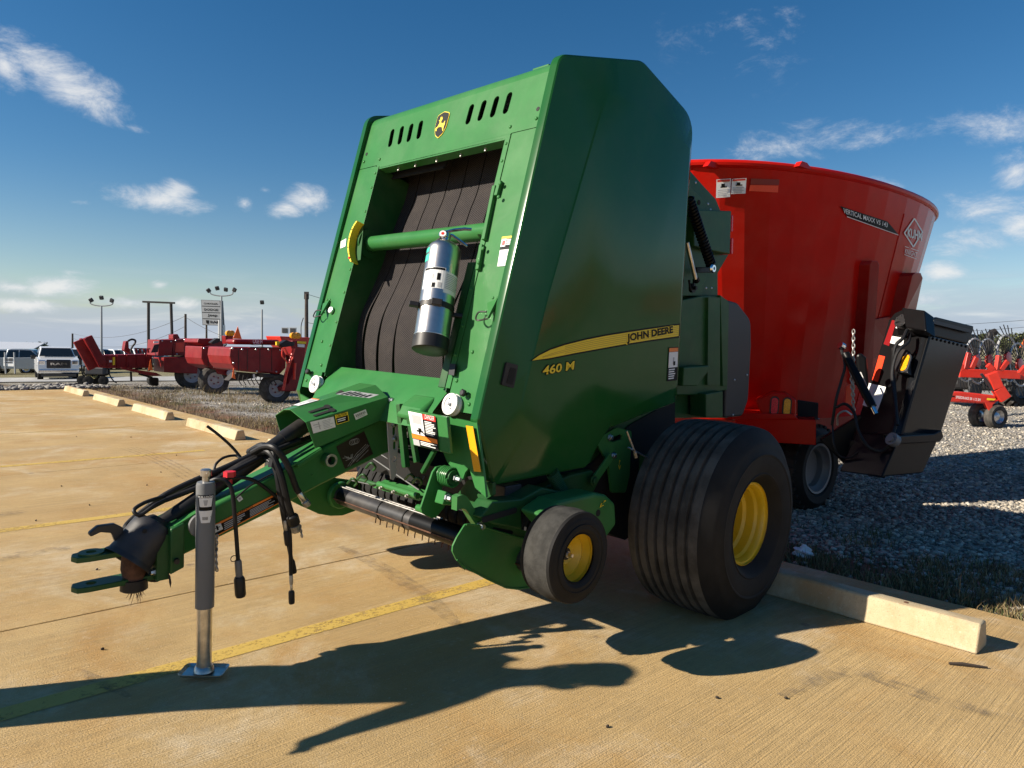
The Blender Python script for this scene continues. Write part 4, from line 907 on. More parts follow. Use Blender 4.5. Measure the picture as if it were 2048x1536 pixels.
def wraptext(body, rad, z, h, half):
    cu = bpy.data.curves.new('t', 'FONT'); cu.body = body; cu.offset = .03; o = bpy.data.objects.new('t', cu); COL.objects.link(o); bpy.context.view_layer.update()
    me = bpy.data.meshes.new_from_object(o.evaluated_get(bpy.context.evaluated_depsgraph_get())); bpy.data.objects.remove(o); me.materials.clear()
    xs_ = [v.co.x for v in me.vertices]; ys_ = [v.co.y for v in me.vertices]
    for v in me.vertices:
        u = (v.co.x-min(xs_))/(max(xs_)-min(xs_)); w = (v.co.y-min(ys_))/(max(ys_)-min(ys_)); a = am+half-2*half*u if LEFTY else am-half+2*half*u
        v.co = V(jx+rad*math.cos(a), jy+rad*math.sin(a), z+h*w)
    return me
LEFTY = False
link('jack_lettering', wraptext('BULLDOG', .0400, .753, .009, .78), 'decal_white', jk, 0)
# loose wiring and hoses along the tongue
def hose(name, pix, r, m='hose', n=6, ends=None):
    pts = [BY(px, py, yy) for px, py, yy in pix]; return MB().tube(smoothpath(pts, n), r, 10).build(name, m, baler)
hose('hydraulic_hose', [(640, 868, -.02), (590, 885, .0), (540, 898, .02), (500, 912, .0), (450, 935, -.02), (380, 965, -.04), (330, 990, -.05), (292, 1018, -.06), (262, 1042, -.05), (250, 1062, -.03), (256, 1100, -.06)], .013)
hose('hydraulic_hose', [(640, 872, -.05), (560, 900, -.04), (500, 922, -.04), (440, 948, -.05), (370, 980, -.06), (310, 1010, -.07), (275, 1030, -.06), (300, 1012, -.05)], .012)
hose('hydraulic_hose', [(600, 880, .03), (540, 905, .03), (480, 935, .02), (420, 965, .0), (370, 985, -.02), (330, 1000, -.03)], .012)
hose('wiring_harness', [(330, 992, -.04), (290, 1005, -.02), (268, 1020, -.0), (280, 1030, .02), (310, 1010, .02), (330, 1000, .0)], .008)
hose('wiring_harness', [(562, 1000, .10), (500, 958, .10), (430, 962, .11), (424, 980, .12)], .008)
hose('zip_tie', [(428, 942, -.03), (432, 928, -.04), (448, 915, -.05), (470, 911, -.05), (480, 916, -.03)], .006)
hose('zip_tie_tail', [(414, 852, -.10), (440, 872, -.08), (465, 895, -.06), (484, 918, -.04)], .0065)
hose('blue_line', [(472, 996, .09), (500, 972, .09), (530, 955, .09), (545, 948, .09)], .004)
# hoses that hang over the side with couplers
def hang(pix, r, tipname, tip, chain=False):
    pts = smoothpath([BY(px, py, yy) for px, py, yy in pix], 6); o = MB().tube(pts, r, 10).build('hydraulic_hose', 'hose', baler)
    e = pts[-1]; d = (pts[-1]-pts[-2]).normalized()
    x = 0.
    for ln, rad, mm in tip:
        MB().tube([e+d*x, e+d*(x+ln*.12), e+d*(x+ln*.88), e+d*(x+ln)], [rad*.8, rad, rad, rad*.85], 10).build(tipname, mm, o); x += ln
    return o, e+d*x
hang([(505, 905, .02), (530, 893, .10), (552, 898, .17), (575, 930, .19), (592, 975, .19), (598, 985, .19)], .014, 'coupler', [(.05, .015, 'steel'), (.03, .018, 'bare_steel')])
hang([(515, 905, .02), (540, 905, .12), (560, 945, .17), (574, 1000, .18), (583, 1030, .18)], .015, 'coupler', [(.05, .028, 'black_plastic'), (.035, .024, 'bare_steel')])
hang([(520, 900, .0), (545, 915, .11), (556, 960, .15), (566, 1010, .16), (570, 1040, .16)], .010, 'coupler', [(.05, .010, 'bare_steel'), (.07, .015, 'black_plastic')])
hang([(525, 905, .0), (550, 930, .13), (568, 990, .165), (579, 1060, .17), (582, 1150, .17)], .009, 'coupler', [(.045, .009, 'bare_steel'), (.03, .006, 'steel'), (.06, .014, 'black_plastic')])
hang([(520, 908, .0), (548, 935, .12), (560, 1000, .15), (576, 1085, .155), (583, 1120, .155)], .009, 'coupler', [(.065, .014, 'black_plastic')])
MB().tube(smoothpath([BY(500, 905, -.05), BY(525, 893, .05), BY(548, 906, .13), BY(545, 935, .14)]), .02, 10).build('hose_bundle_tie', 'hose', baler)
o, e = hang([(415, 965, .09), (438, 958, .13), (462, 975, .16), (470, 1040, .17), (476, 1120, .17)], .009, 'plug', [(.075, .015, 'grey_paint'), (.09, .023, 'black_plastic')])
MB().lathe([(0, .012), (.002, .015), (.004, .012)], BY(467, 1117, .18), (0, 1, 0), 14, cap=False).build('plug_ring', 'hose', o)
kb = BY(459, 968, .10); o = MB().tube([kb, kb+V(0, 0, .03), kb+V(0, 0, .032), kb+V(0, 0, .055)], [.012, .012, .026, .026], 6).build('release_knob', 'red_plastic', baler, 20)
def chain(name, a, b_, n, m='bare_steel', parent=None, r=.0028, Lk=.02):
    a, b_ = V(a), V(b_); d = (b_-a).normalized(); e = d.orthogonal().normalized(); f_ = d.cross(e); bb = MB()
    for i in range(n):
        c = a.lerp(b_, (i+.5)/n); s_ = e if i % 2 else f_; L = (b_-a).length/n*.68
        bb.tube([c+d*(L*math.cos(q))+s_*(L*.55*math.sin(q)) for q in (2*math.pi*k/10 for k in range(11))], r, 5, cap=False)
    return bb.build(name, m, parent or baler)
chain('safety_chain', BY(429, 1072, .11), BY(434, 1142, .115), 11); chain('safety_chain', BY(434, 1070, .115), BY(431, 1140, .12), 11)
chain('cap_chain', BY(600, 1050, .2), BY(604, 1074, .2), 5)
# danger panel in front
dn = [BX(817, 822, 1.46), BX(871, 833, 1.46), BX(878, 902, 1.46), BX(829, 889, 1.46)]
dz = [BX(814, 818, 1.455), BX(893, 834, 1.455), BX(900, 908, 1.455), BX(824, 890, 1.455)]
b = MB().prism(dz, (-.02, 0, 0)); b.build('shield_plate', 'green_paint', baler, 0, bevel=.004)
o = sticker('danger_label', dn, 'decal_black', baler, [(0, 0, .52, .66, 'decal_white'), (.54, .0, 1, .16, 'decal_red'), (.12, .08, .46, .34, 'decal_grey'), (.30, .45, .42, .56, 'decal_black'), (.22, .52, .48, .57, 'decal_black'), (.30, .56, .36, .64, 'decal_black'), (.0, .67, 1, .80, 'decal_orange'), (.0, .82, .26, 1, 'decal_grey')] + lines(.58, .2, .98, .62, 9, 'decal_white', 14) + lines(.3, .84, .96, .97, 3, 'decal_white', 15))
text('danger_word', 'DANGER', P4(dn, .62, .13), P4(dn, .96, .13), V(0, 0, 1), 'decal_white', o, .005, .02)
for px, py in ((797, 800), (782, 801)): MB().hexbolt(BY(px, py, .17), (0, 1, .2), .011, .02).build('bolt', 'silver_bolt', baler)
b = MB()                                                     # struts and posts right of the hood
for a, c, w in [((800, 808), (812, 935), .03), ((818, 830), (834, 925), .024), ((870, 900), (845, 945), .02)]: b.bar(BX(*a, 1.42), BX(*c, 1.42), w, w)
b.build('front_strut', 'green_dark_dusty', baler, 0, bevel=.003)
# ---- wheels
def floor_z(y): return .0238*y - .024 + .002
def tyre_wheel(kind, xc, zc, R, yo, w, yr, rr, sg, treadm, grooves, rimprof, hubm, flat=True, dz=0.):
    root = bpy.data.objects.new('wheel' if kind == 'main' else 'gauge_wheel', None); COL.objects.link(root); root.parent = baler; root.location = (xc, 0, zc+dz)
    yi = yo-w
    def clampv(b):
        fz = floor_z(sg*(yo+yi)/2) - zc - dz
        if flat:
            for i, (x, y, z) in enumerate(b.v):
                if z < fz: b.v[i] = (x*1.0, y, fz)
        return b
    T = [(yi+.02, rr+.01), (yi, rr+.08), (yi+.01, R-.12*R/.53), (yi+.05*w/.55, R-.035*R/.53)]
    T0, T1 = yi+.07*w/.55, yo-.07*w/.55
    tread = [(T0, R-.012*R/.53)]
    for k in range(grooves):
        g = T0+(T1-T0)*(k+1)/(grooves+1); gw = .0125; dr_ = .026
        tread += [(g-gw, R-.002*abs(k-(grooves-1)/2)), (g-gw*.7, R-dr_), (g+gw*.7, R-dr_), (g+gw, R-.002*abs(k-(grooves-1)/2))]
    if not grooves: tread += [(T0+(T1-T0)*q, R-.006*(2*q-1)**2*2) for q in (.1, .3, .5, .7, .9)]
    tread += [(T1, R-.012*R/.53)]
    side = [(T1, R-.012*R/.53), (T1+.012, R-.022*R/.53), (yo-.025*w/.55, R-.075*R/.53), (yo-.020*w/.55, R-.082*R/.53), (yo-.012*w/.55, R-.100*R/.53), (yo-.002, R-.14*R/.53), (yo+.003, R-.145*R/.53), (yo+.003, R-.152*R/.53), (yo, R-.157*R/.53), (yo+.001, R-.20*R/.53), (yo-.010, R-.245*R/.53), (yo-.006, R-.25*R/.53), (yo-.012, R-.262*R/.53), (yr-.004, rr+.012), (yr-.02, rr-.004)]
    n = 96 if kind == 'main' else 56
    for prof, nm, mm in ((T+tread, 'tread', treadm), (side, 'sidewall', 'rubber')):
        b = MB().lathe([(sg*y, r_) for y, r_ in prof], (0, 0, 0), (0, 1, 0), n, cap=False); clampv(b).build(nm, mm, root, 32)
    MB().lathe([(sg*y, r_) for y, r_ in rimprof], (0, 0, 0), (0, 1, 0), 48, cap=False).build('rim', 'yellow_paint', root, 28)
    return root
RP = [(1.352, .221), (1.349, .226), (1.340, .224), (1.338, .210), (1.325, .202), (1.30, .200), (1.285, .190), (1.24, .186), (1.225, .172), (1.10, .168), (1.07, .150), (1.055, .10), (1.055, .0)]
for sg, dz in ((1, 0), (-1, -.05)):
    w_ = tyre_wheel('main', -.138, .501, .531, 1.411, .546, 1.351, .221, sg, 'tread', 6, RP, 'green_paint', dz=dz)
    MB().lathe([(sg*y, r_) for y, r_ in [(1.05, .055), (1.14, .055), (1.155, .045), (1.175, .042), (1.182, .02), (1.183, 0)]], (0, 0, 0), (0, 1, 0), 24).build('hub', 'green_paint', w_)
    for k in range(6):
        a = k*math.pi/3+.3; MB().hexbolt((.09*math.cos(a), sg*1.056, .09*math.sin(a)), (0, sg, 0), .010, .02).build('lug_nut', 'silver_bolt', w_)
GP = [(y-.111, r_*1.056) for y, r_ in [(1.326, .106), (1.324, .110), (1.318, .109), (1.316, .101), (1.30, .096), (1.285, .090), (1.292, .076), (1.280, .068), (1.262, .052), (1.270, .042), (1.262, .03), (1.262, 0)]]
for sg in (1, -1):
    w_ = tyre_wheel('gauge', 1.154, .540, .200, 1.245, .170, 1.214, .112, sg, 'tread_small', 0, GP, 'green_paint', flat=False)
    MB().lathe([(sg*1.148, .026), (sg*1.165, .026), (sg*1.166, .0)], (0, 0, 0), (0, 1, 0), 20).build('bearing', 'black_plastic', w_)
    MB().hexbolt((0, sg*1.165, 0), (0, sg, 0), .010, .03).build('axle_bolt', 'steel', w_)
    MB().cyl((1.154, sg*1.15, .54), (1.10, sg*.93, .56), .02, 10).build('gauge_axle', 'green_dark_dusty', baler)
    MB().bar((1.10, sg*.96, .56), (.75, sg*.96, .62), .03, .05).build('gauge_arm', 'green_dark_dusty', baler, 0, bevel=.004)
MB().box((-.138, 0, .50), (.12, 2.2, .12)).build('axle', 'green_dark_dusty', baler, 0, bevel=.01)
MB().box((-.138, .72, .62), (.22, .05, .34)).build('axle_bracket', 'green_dark_dusty', baler, 0, bevel=.01)
# ---- pickup
YF = .83
near = [(905,1103),(906,1092),(914,1075),(931,1048),(956,1050),(1000,1064),(1050,1078),(1120,1084),(1150,1090),(1140,1115),(1085,1160),(1060,1174),(1036,1177.5),(1011,1175),(972,1157),(930,1134),(913,1120)]
shape = rpoly([tuple(BY(px, py, YF).xz)+(.012,) for px, py in near], n=2)
for sg in (1, -1):
    b = MB().prism([V(x, sg*YF, z) for x, z in shape], (0, -sg*.008, 0)); fo = b.build('pickup_end_plate', 'green_paint', baler, 30)
    bx_ = [BY(px, py, YF).xz for px, py in [(915, 1122), (928, 1125), (932, 1133), (940, 1138)]]
    lip = [V(p[0], sg*(YF+.004), p[1]) for p in shape]
    b = MB().tube(lip[10:70:1]+[], .004, 6); b.build('plate_edge', 'green_paint', fo)
sticker('arrow_label', [BY(918, 1128, YF+.004), BY(934, 1133, YF+.004), BY(930, 1141, YF+.004), BY(914, 1122, YF+.004)], 'green_paint', baler)
wx, wz = 1.06, .413
wn = lambda px, py: BX(px, py, wx).y
segs = [(-.775, -.75, 'roller_black'), (-.74, -.64, 'black_paint'), (-.64, -.17, 'roller_black'), (-.17, .0, 'roller_black'), (.0, .80, 'black_paint'), (.80, .885, 'roller_black')]
wr = MB().cyl((wx, -.775, wz), (wx, .885, wz), .056, 28).build('windguard_roller', 'roller_black', baler)
for y0, y1, mm in segs:
    if mm == 'black_paint': MB().lathe([(y0, .0567), (y1, .0567)], (wx, 0, wz), (0, 1, 0), 28, cap=False).build('roller_sleeve', mm, wr)
MB().lathe([(-.765, .0), (-.765, .078), (-.772, .084), (-.800, .084), (-.812, .0)], (wx, 0, wz), (0, 1, 0), 28).build('roller_end', 'green_paint', wr)
for yy in (-.30, -.06): MB().lathe([(yy-.005, .058), (yy-.004, .061), (yy+.004, .061), (yy+.005, .058)], (wx, 0, wz), (0, 1, 0), 28, cap=False).build('roller_band', 'hose', wr)
for a_ in (math.radians(-8), math.radians(80), math.radians(110)):
    yy = .885 if a_ < 0 else .2
    MB().cyl((wx+.060*math.cos(a_), -.77, wz+.060*math.sin(a_)), (wx+.060*math.cos(a_), yy, wz+.060*math.sin(a_)), .0045, 6).build('guard_rod', 'rust' if a_ < 0 else 'bare_steel', wr)
for px, py in [(751, 1046), (760, 1050), (773, 1055), (785, 1059), (797, 1063), (808, 1067), (815, 1072), (829, 1076), (844, 1081), (857, 1085), (869, 1089), (883, 1095), (896, 1100)]:
    p = BX(px, py, .93); MB().tube([p+V(-.05, 0, .14), p+V(-.01, 0, .09), p], .0036, 6).build('pickup_tine', 'rust', baler)
for k in range(22):
    yy = -.80+k*.075; MB().tube([V(.72+.21*math.cos(a), yy, .45+.20*math.sin(a)) for a in (math.radians(-100+20*j) for j in range(13))], .010, 5).build('stripper_band', 'groove', baler)
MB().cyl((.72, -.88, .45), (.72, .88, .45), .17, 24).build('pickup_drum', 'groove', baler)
MB().cyl(BX(757, 968, 1.14), BX(836, 992, 1.14), .017, 14).build('compressor_tube', 'green_paint', baler)
MB().cyl(BX(716, 958, 1.10), BX(760, 972, 1.10), .014, 12).build('compressor_tube', 'green_dark_dusty', baler)
MB().cyl(BX(820, 975, 1.05), BX(835, 981, 1.05), .02, 12).build('compressor_tube', 'green_paint', baler)
MB().prism([BX(746, 975, 1.12), BX(838, 1002, 1.12), BX(846, 998, 1.12), BX(752, 972, 1.12)], (-.06, 0, .03)).build('compressor_plate', 'green_paint', baler, 0)
for k, (px, py) in enumerate([(763, 972), (815, 988), (788, 980)]): MB().hexbolt(BX(px, py+4, 1.165), (1, 0, .1), .008, .014).build('bolt', 'bare_steel', baler)
for a, c in [((743, 915), (838, 980)), ((755, 905), (850, 960)), ((840, 968), (860, 935)), ((700, 960), (745, 970))]: MB().cyl(BX(*a, 1.16), BX(*c, 1.10), .004, 6).build('tie_rod', 'grey_paint', baler)
for px, py in ((725, 955), (742, 932), (705, 963), (820, 955), (835, 962)): MB().tube(smoothpath([BX(px-10, py+4, 1.18), BX(px, py-6, 1.2), BX(px+9, py+2, 1.18), BX(px+4, py+9, 1.18)]), .007, 6).build('clip_lever', 'green_dark_dusty', baler)
# compressor arm with coil spring
YA = .60
plate('compressor_arm', [sp(px, py, YA) for px, py in [(862, 1036), (845, 1027), (842, 1016), (866, 944), (873, 934), (884, 931.5), (894, 936), (898, 948), (888, 962), (884, 980), (893, 986), (900, 992), (888, 1016), (872, 1036)]][::-1], [], .012, SIDE(YA), 'green_paint', baler, .002)
MB().cyl(BY(868, 1026, YA-.02)+V(0, -.12, 0), BY(868, 1026, YA-.02), .018, 14).build('arm_sleeve', 'green_paint', baler)
c = BY(886, 950, YA); b = MB(); b.tube([c+V(.042*math.cos(a), .005+.07*a/(2*math.pi*6), .042*math.sin(a)) for a in (2*math.pi*6*k/96 for k in range(97))], .0055, 6); b.build('arm_spring', 'green_paint', baler)
MB().lathe([(.07, .035), (.08, .035), (.08, .012), (.09, .012)], c, (0, 1, 0), 18).build('spring_washer', 'green_dark_dusty', baler); MB().hexbolt(c+V(0, .085, 0), (0, 1, 0), .011, .035).build('bolt', 'silver_bolt', baler)
MB().prism([BY(px, py, YA+.05) for px, py in [(898, 948), (948, 935), (950, 950), (902, 962)]], (0, -.012, 0)).build('spring_link', 'green_paint', baler, 0, bevel=.002)
MB().dome(BY(926, 947, YA+.05), (0, 1, 0), .009).build('bolt', 'silver_bolt', baler)
MB().prism([BY(px, py, .70) for px, py in [(885, 1010), (892, 983), (905, 988), (918, 1000), (915, 1012)]], (0, -.06, 0)).build('arm_bracket', 'green_paint', baler, 0, bevel=.006)
MB().hexbolt(BY(894, 995, .70), (0, 1, 0), .012, .03).build('bolt', 'silver_bolt', baler)
ar = smoothpath([BY(px, py, YF-.05) for px, py in [(905, 1005), (915, 1001), (925, 1005), (938, 1026), (956, 1048), (972, 1056), (1010, 1063), (1045, 1072)]], 4)
b = MB(); b.loft([[p+V(0, -.006, -.03), p+V(0, .03, -.03), p+V(0, .03, .03), p+V(0, -.006, .03)] for p in ar]); b.build('side_arm', 'green_paint', baler, 40)
MB().hexbolt(BY(958, 1051, YF-.02), (0, 1, 0), .014, .03).build('bolt', 'silver_bolt', baler)
plate('slot', stadium(sp(1005, 1062, YF-.02), Vector(sp(1030, 1067, YF-.02))-Vector(sp(985, 1058, YF-.02)), .14, .010), [], .001, SIDE(YF-.018), 'groove', baler)
# auger drive housing, rails and guards under the side panel
b = MB().prism([BY(px, py, 1.02) for px, py in [(1080, 1030), (1120, 1002), (1190, 986), (1214, 990), (1232, 1006), (1234, 1050), (1208, 1084), (1150, 1110)]], (0, -.14, 0)); b.build('drive_cover', 'green_paint', baler, 0, bevel=.02, seg=3)
MB().lathe([(0, .017), (.002, .017)], BY(1196, 1026, 1.02), (0, 1, 0), 14).build('cover_hole', 'groove', baler)
def arrow(c4, nm):
    pts = [P4(c4, u, v) for u, v in [(.3, 0), (.7, 0), (.7, .5), (1, .5), (.5, 1), (0, .5), (.3, .5)]]; o = quad(nm, pts[::-1], 'decal_yellow', baler)
    cen = sum(pts, V(0, 0, 0))/7; quad('arrow_core', [(p-cen)*.6+cen+V(0, .0015, 0) for p in pts[::-1]], 'green_paint', o)
arrow([BY(1213, 1003, 1.023), BY(1209, 999, 1.023), BY(1196, 1013, 1.023), BY(1203, 1018, 1.023)], 'rotation_arrow')
MB().prism([BY(px, py, .86) for px, py in [(960, 1035), (985, 1003), (1043, 998), (1085, 975), (1130, 985), (1120, 1000), (1043, 1018), (1045, 1060), (985, 1048)]], (0, -.1, 0)).build('pickup_side_frame', 'green_dark_dusty', baler, 0, bevel=.008)
plate('slot', stadium(sp(1000, 1030, .864), Vector(sp(1030, 1020, .864))-Vector(sp(970, 1038, .864)), .22, .014), [], .001, SIDE(.8635), 'groove', baler)
b = MB().prism([BY(px, py, .74) for px, py in [(1070, 1000), (1085, 975), (1140, 950), (1185, 940), (1200, 960), (1185, 990), (1120, 1000)]], (0, -.06, 0)); b.build('pickup_lift_frame', 'green_dark_dusty', baler, 0, bevel=.01)
a, c = BY(1104, 945, .80), BY(1132, 998, .80); MB().cyl(a, c, .022, 14).build('lift_cylinder', 'green_dark_dusty', baler)
d = (c-a); e1 = d.normalized().orthogonal().normalized(); e2 = d.normalized().cross(e1)
MB().tube([a+d*(k/160)+(e1*math.cos(k*.7)+e2*math.sin(k*.7))*.030 for k in range(161)], .005, 5).build('lift_spring', 'green_dark_dusty', baler)
plate('axle_plate', rpoly([sp(px, py, .72)+(.02,) for px, py in [(1188, 880), (1232, 855), (1262, 862), (1258, 950), (1250, 985), (1222, 985), (1215, 925)]][::-1]), [stadium(sp(1232, 876, .72), (1, .1), .11, .016)], .014, SIDE(.725), 'green_paint', baler, .002)
arrow([BY(1237, 920, .727), BY(1242, 920, .727), BY(1242, 940, .727), BY(1236, 940, .727)], 'rotation_arrow')
for px, py in ((1219, 875), (1226, 911)): MB().hexbolt(BY(px, py, .727), (0, 1, 0), .014, .018).build('bolt', 'silver_bolt', baler)
MB().bar(BY(1187, 962, .76), BY(1222, 912, .76), .014, .05).build('lift_link', 'green_paint', baler, 0, bevel=.004); MB().hexbolt(BY(1187, 961, .775), (0, 1, 0), .02, .016).build('bolt', 'green_dark_dusty', baler); MB().hexbolt(BY(1152, 987, .78), (0, 1, 0), .01, .016).build('bolt', 'silver_bolt', baler)
MB().box(BY(1012, 985, .72), (.11, .1, .09)).build('grease_bank', 'dark_poly', baler, 0, bevel=.006)
MB().prism([BY(px, py, .66) for px, py in [(975, 960), (1180, 930), (1260, 850), (1350, 800), (1350, 1010), (1250, 1080), (1060, 1000), (985, 1010)]], (0, -1.3, 0)).build('lower_frame', 'groove', baler, 0)  # solid black filler, stands in for the shade under the body
for a, c, r_ in [((1253, 862), (1270, 905), .006), ((1270, 905), (1272, 915), .01), ((1256, 895), (1300, 918), .005)]: MB().cyl(BY(*a, .95), BY(*c, .95), r_, 8).build('tension_rod', 'steel', baler)
MB().prism([BX(px, py, 1.30) for px, py in [(935, 960), (985, 966), (985, 990), (940, 1020), (900, 1010)]], (-.02, 0, 0)).build('lower_guard', 'green_dark_dusty', baler, 0)
# ---- rear of the machine, seen behind the side panel
MB().prism([BY(px, py, .60) for px, py in [(1340, 300), (1384, 345), (1406, 370), (1432, 398), (1441, 420), (1441, 510), (1463, 500), (1436, 546), (1436, 592), (1456, 600), (1456, 836), (1340, 836)]], (0, -1.2, 0)).build('rear_gate', 'green_dark_dusty', baler, 0, bevel=.006)
MB().prism([BY(px, py, .645) for px, py in [(1340, 340), (1378, 372), (1402, 394), (1414, 412), (1416, 530), (1412, 560), (1404, 572), (1404, 592), (1340, 592)]], (0, -.05, 0)).build('gate_side_sheet', 'green_dark_dusty', baler, 0, bevel=.004)
for px, py in ((1391, 365), (1416, 408), (1421, 419), (1423, 576), (1412, 576)): MB().dome(BY(px, py, .65), (0, 1, 0), .009).build('bolt', 'silver_bolt', baler)
MB().lathe([(0, .016), (.002, .016)], BY(1398, 405, .647), (0, 1, 0), 14).build('sheet_hole', 'groove', baler)
rb_ = [BY(px, py, .70) for px, py in [(1388, 419), (1463, 422), (1460, 508), (1418, 500), (1388, 492)]]
MB().prism(rb_, (0, -.25, 0)).build('light_box', 'green_dark_dusty', baler, 0, bevel=.006)
for y0, y1 in ((430, 463), (476, 508)):
    p0, p1 = BY(1464, y0, .69), BY(1463, y1, .69); MB().prism([p0, p1, p1+V(-.02, 0, 0), p0+V(-.02, 0, 0)], (0, -.18, 0)).build('tail_lamp', 'lens_red', baler, 0, bevel=.004)
a, c = BY(1378, 398, .76), BY(1422, 530, .76); d = c-a; e1 = d.normalized().orthogonal().normalized(); e2 = d.normalized().cross(e1)
MB().tube([a+d*(k/264)+(e1*math.cos(k*2*math.pi/12)+e2*math.sin(k*2*math.pi/12))*.026 for k in range(265)], .0085, 6).build('gate_spring', 'black_paint', baler)
MB().cyl(a, c, .012, 8).build('spring_core', 'groove', baler)
MB().lathe([(-.01, .022), (.0, .028), (.012, .022), (.012, .010), (-.01, .010)], BY(1425, 537, .79), (0, 1, 0), 18).build('spring_eye', 'chrome', baler)
MB().cyl(BY(1374, 485, .74), BY(1391, 558, .74), .013, 12).build('gas_strut', 'steel', baler); MB().cyl(BY(1391, 558, .74), BY(1394, 562, .74), .02, 10).build('strut_end', 'black_paint', baler)
MB().bar(BY(1390, 540, .72), BY(1424, 540, .72), .03, .035).build('spring_anchor', 'black_paint', baler, 0, bevel=.004)
MB().tube(smoothpath([BY(1378, 560, .72), BY(1381, 578, .72), BY(1386, 572, .72), BY(1388, 560, .72)]), .007, 6).build('catch_wire', 'black_paint', baler)
MB().lathe([(0, .03), (.02, .03), (.02, .012), (.04, .012)], BY(1382, 576, .70), (0, 1, 0), 12).build('catch_boss', 'black_paint', baler)
MB().prism([BY(px, py, .68) for px, py in [(1364, 600), (1404, 592), (1440, 590), (1456, 602), (1455, 780), (1400, 790), (1352, 790)]], (0, -.08, 0)).build('rear_side_sheet', 'green_dark_dusty', baler, 0, bevel=.006)
MB().prism([BY(px, py, .70) for px, py in [(1441, 590), (1458, 604), (1455, 772), (1446, 772)]], (0, -.06, 0)).build('rear_post', 'green_dark_dusty', baler, 0, bevel=.003)
MB().prism([BY(px, py, .70) for px, py in [(1417, 595), (1440, 595), (1440, 770), (1415, 770)]], (0, -.02, .0)).build('rear_panel', 'green_dark_dusty', baler, 0)
MB().prism([BY(px, py, .78) for px, py in [(1368, 735), (1420, 731), (1418, 742), (1394, 772), (1366, 772)]], (0, -.14, 0)).build('rear_step', 'green_dark_dusty', baler, 0, bevel=.006)
MB().prism([BY(px, py, .74) for px, py in [(1412, 788), (1446, 782), (1446, 835), (1412, 835)]], (0, -.12, 0)).build('rear_foot', 'green_dark_dusty', baler, 0, bevel=.006)
sh_ = rpoly([tuple(BY(px, py, .66).xz)+(r_,) for px, py, r_ in [(1456, 600, .02), (1476, 606, .12), (1502, 640, .10), (1503, 690, .05), (1497, 800, .10), (1486, 832, .06), (1450, 836, .02)]], n=6)
MB().prism([V(x, .66, z) for x, z in sh_], (0, -1.3, 0)).build('net_wrap_cover', 'dark_poly', baler, 30, bevel=.03, seg=4)
for px, py in ((1494, 750), (1469, 760), (1466, 830)): MB().dome(BY(px, py, .662), (0, 1, 0), .009).build('bolt', 'silver_bolt', baler)

# ------------------------------------------------------------------ fire extinguisher strapped to the front
E0, E1 = BF(860, 698, .115), BF(889, 500, .10); eax = (E1-E0).normalized(); EL = (E1-E0).length; ER = .082
Lx = (W2L(CAM)-(E0+E1)/2); Lx = (Lx-eax*Lx.dot(eax)).normalized(); Ly = eax.cross(Lx)   # Lx faces the camera, Ly to its right
EM = BR @ Matrix((Lx, Ly, eax)).transposed()
ex = thing('fire_extinguisher', 'polished silver fire extinguisher with black foot strapped to the front of the baler', 'extinguisher', L2W(E0), EM)
MB().lathe([(.03, ER), (EL-.02, ER), (EL, ER*.97), (EL+.015, ER*.86), (EL+.03, ER*.62), (EL+.037, .028), (EL+.045, .026)], (0, 0, 0), (0, 0, 1), 48).build('cylinder', 'aluminium', ex, 40)
MB().lathe([(-.012, ER*.93), (-.008, ER+.002), (.052, ER+.003), (.053, ER)], (0, 0, 0), (0, 0, 1), 48).build('foot', 'black_plastic', ex)
MB().lathe([(.053, ER+.0012), (.058, ER+.0025), (.062, ER+.0012)], (0, 0, 0), (0, 0, 1), 48, cap=False).build('bead', 'aluminium', ex)
MB().lathe([(EL+.04, .019), (EL+.06, .019), (EL+.062, .023), (EL+.085, .021), (EL+.09, .012)], (0, 0, 0), (0, 0, 1), 18).build('valve', 'chrome', ex)
hz = EL+.085
MB().loft([[V(.0, y-.004, z-.003), V(.0+w, y, z-.003), V(.0+w, y, z+.003), V(0-w, y, z+.003), V(-w, y, z-.003)] for y, z, w in [(-.01, hz, .011), (.03, hz-.004, .012), (.07, hz-.026, .011), (.105, hz-.046, .008)]]).build('carry_handle', 'chrome', ex)
MB().loft([[V(w, y, z-.003), V(w, y, z+.003), V(-w, y, z+.003), V(-w, y, z-.003)] for y, z, w in [(-.012, hz+.006, .011), (.03, hz+.026, .013), (.08, hz+.042, .012), (.115, hz+.046, .010)]]).build('lever', 'chrome', ex)
g_ = MB().lathe([(0, .020), (.012, .020), (.014, .018)], (.016, -.016, EL+.068), (1, -.25, .1), 22).build('pressure_gauge', 'chrome', ex); MB().lathe([(.0145, .0165), (.0152, .0165)], (.016, -.016, EL+.068), (1, -.25, .1), 20).build('gauge_face', 'decal_white', g_); MB().lathe([(.0156, .008), (.016, .008)], (.016, -.016, EL+.068), (1, -.25, .1), 12).build('gauge_mark', 'decal_red', g_)
MB().tube([V(.05+.0*math.cos(a), .035+.022*math.cos(a), EL-.0+.026*math.sin(a)-.02) for a in (2*math.pi*k/16 for k in range(17))], .0015, 5, cap=False).build('pull_ring', 'steel', ex)
MB().tube(smoothpath([V(-.02, -.02, EL+.07), V(-.04, -.05, EL+.045), V(-.05, -.055, EL+.02), V(-.045, -.04, EL)]), .009, 8).build('hose', 'hose', ex)
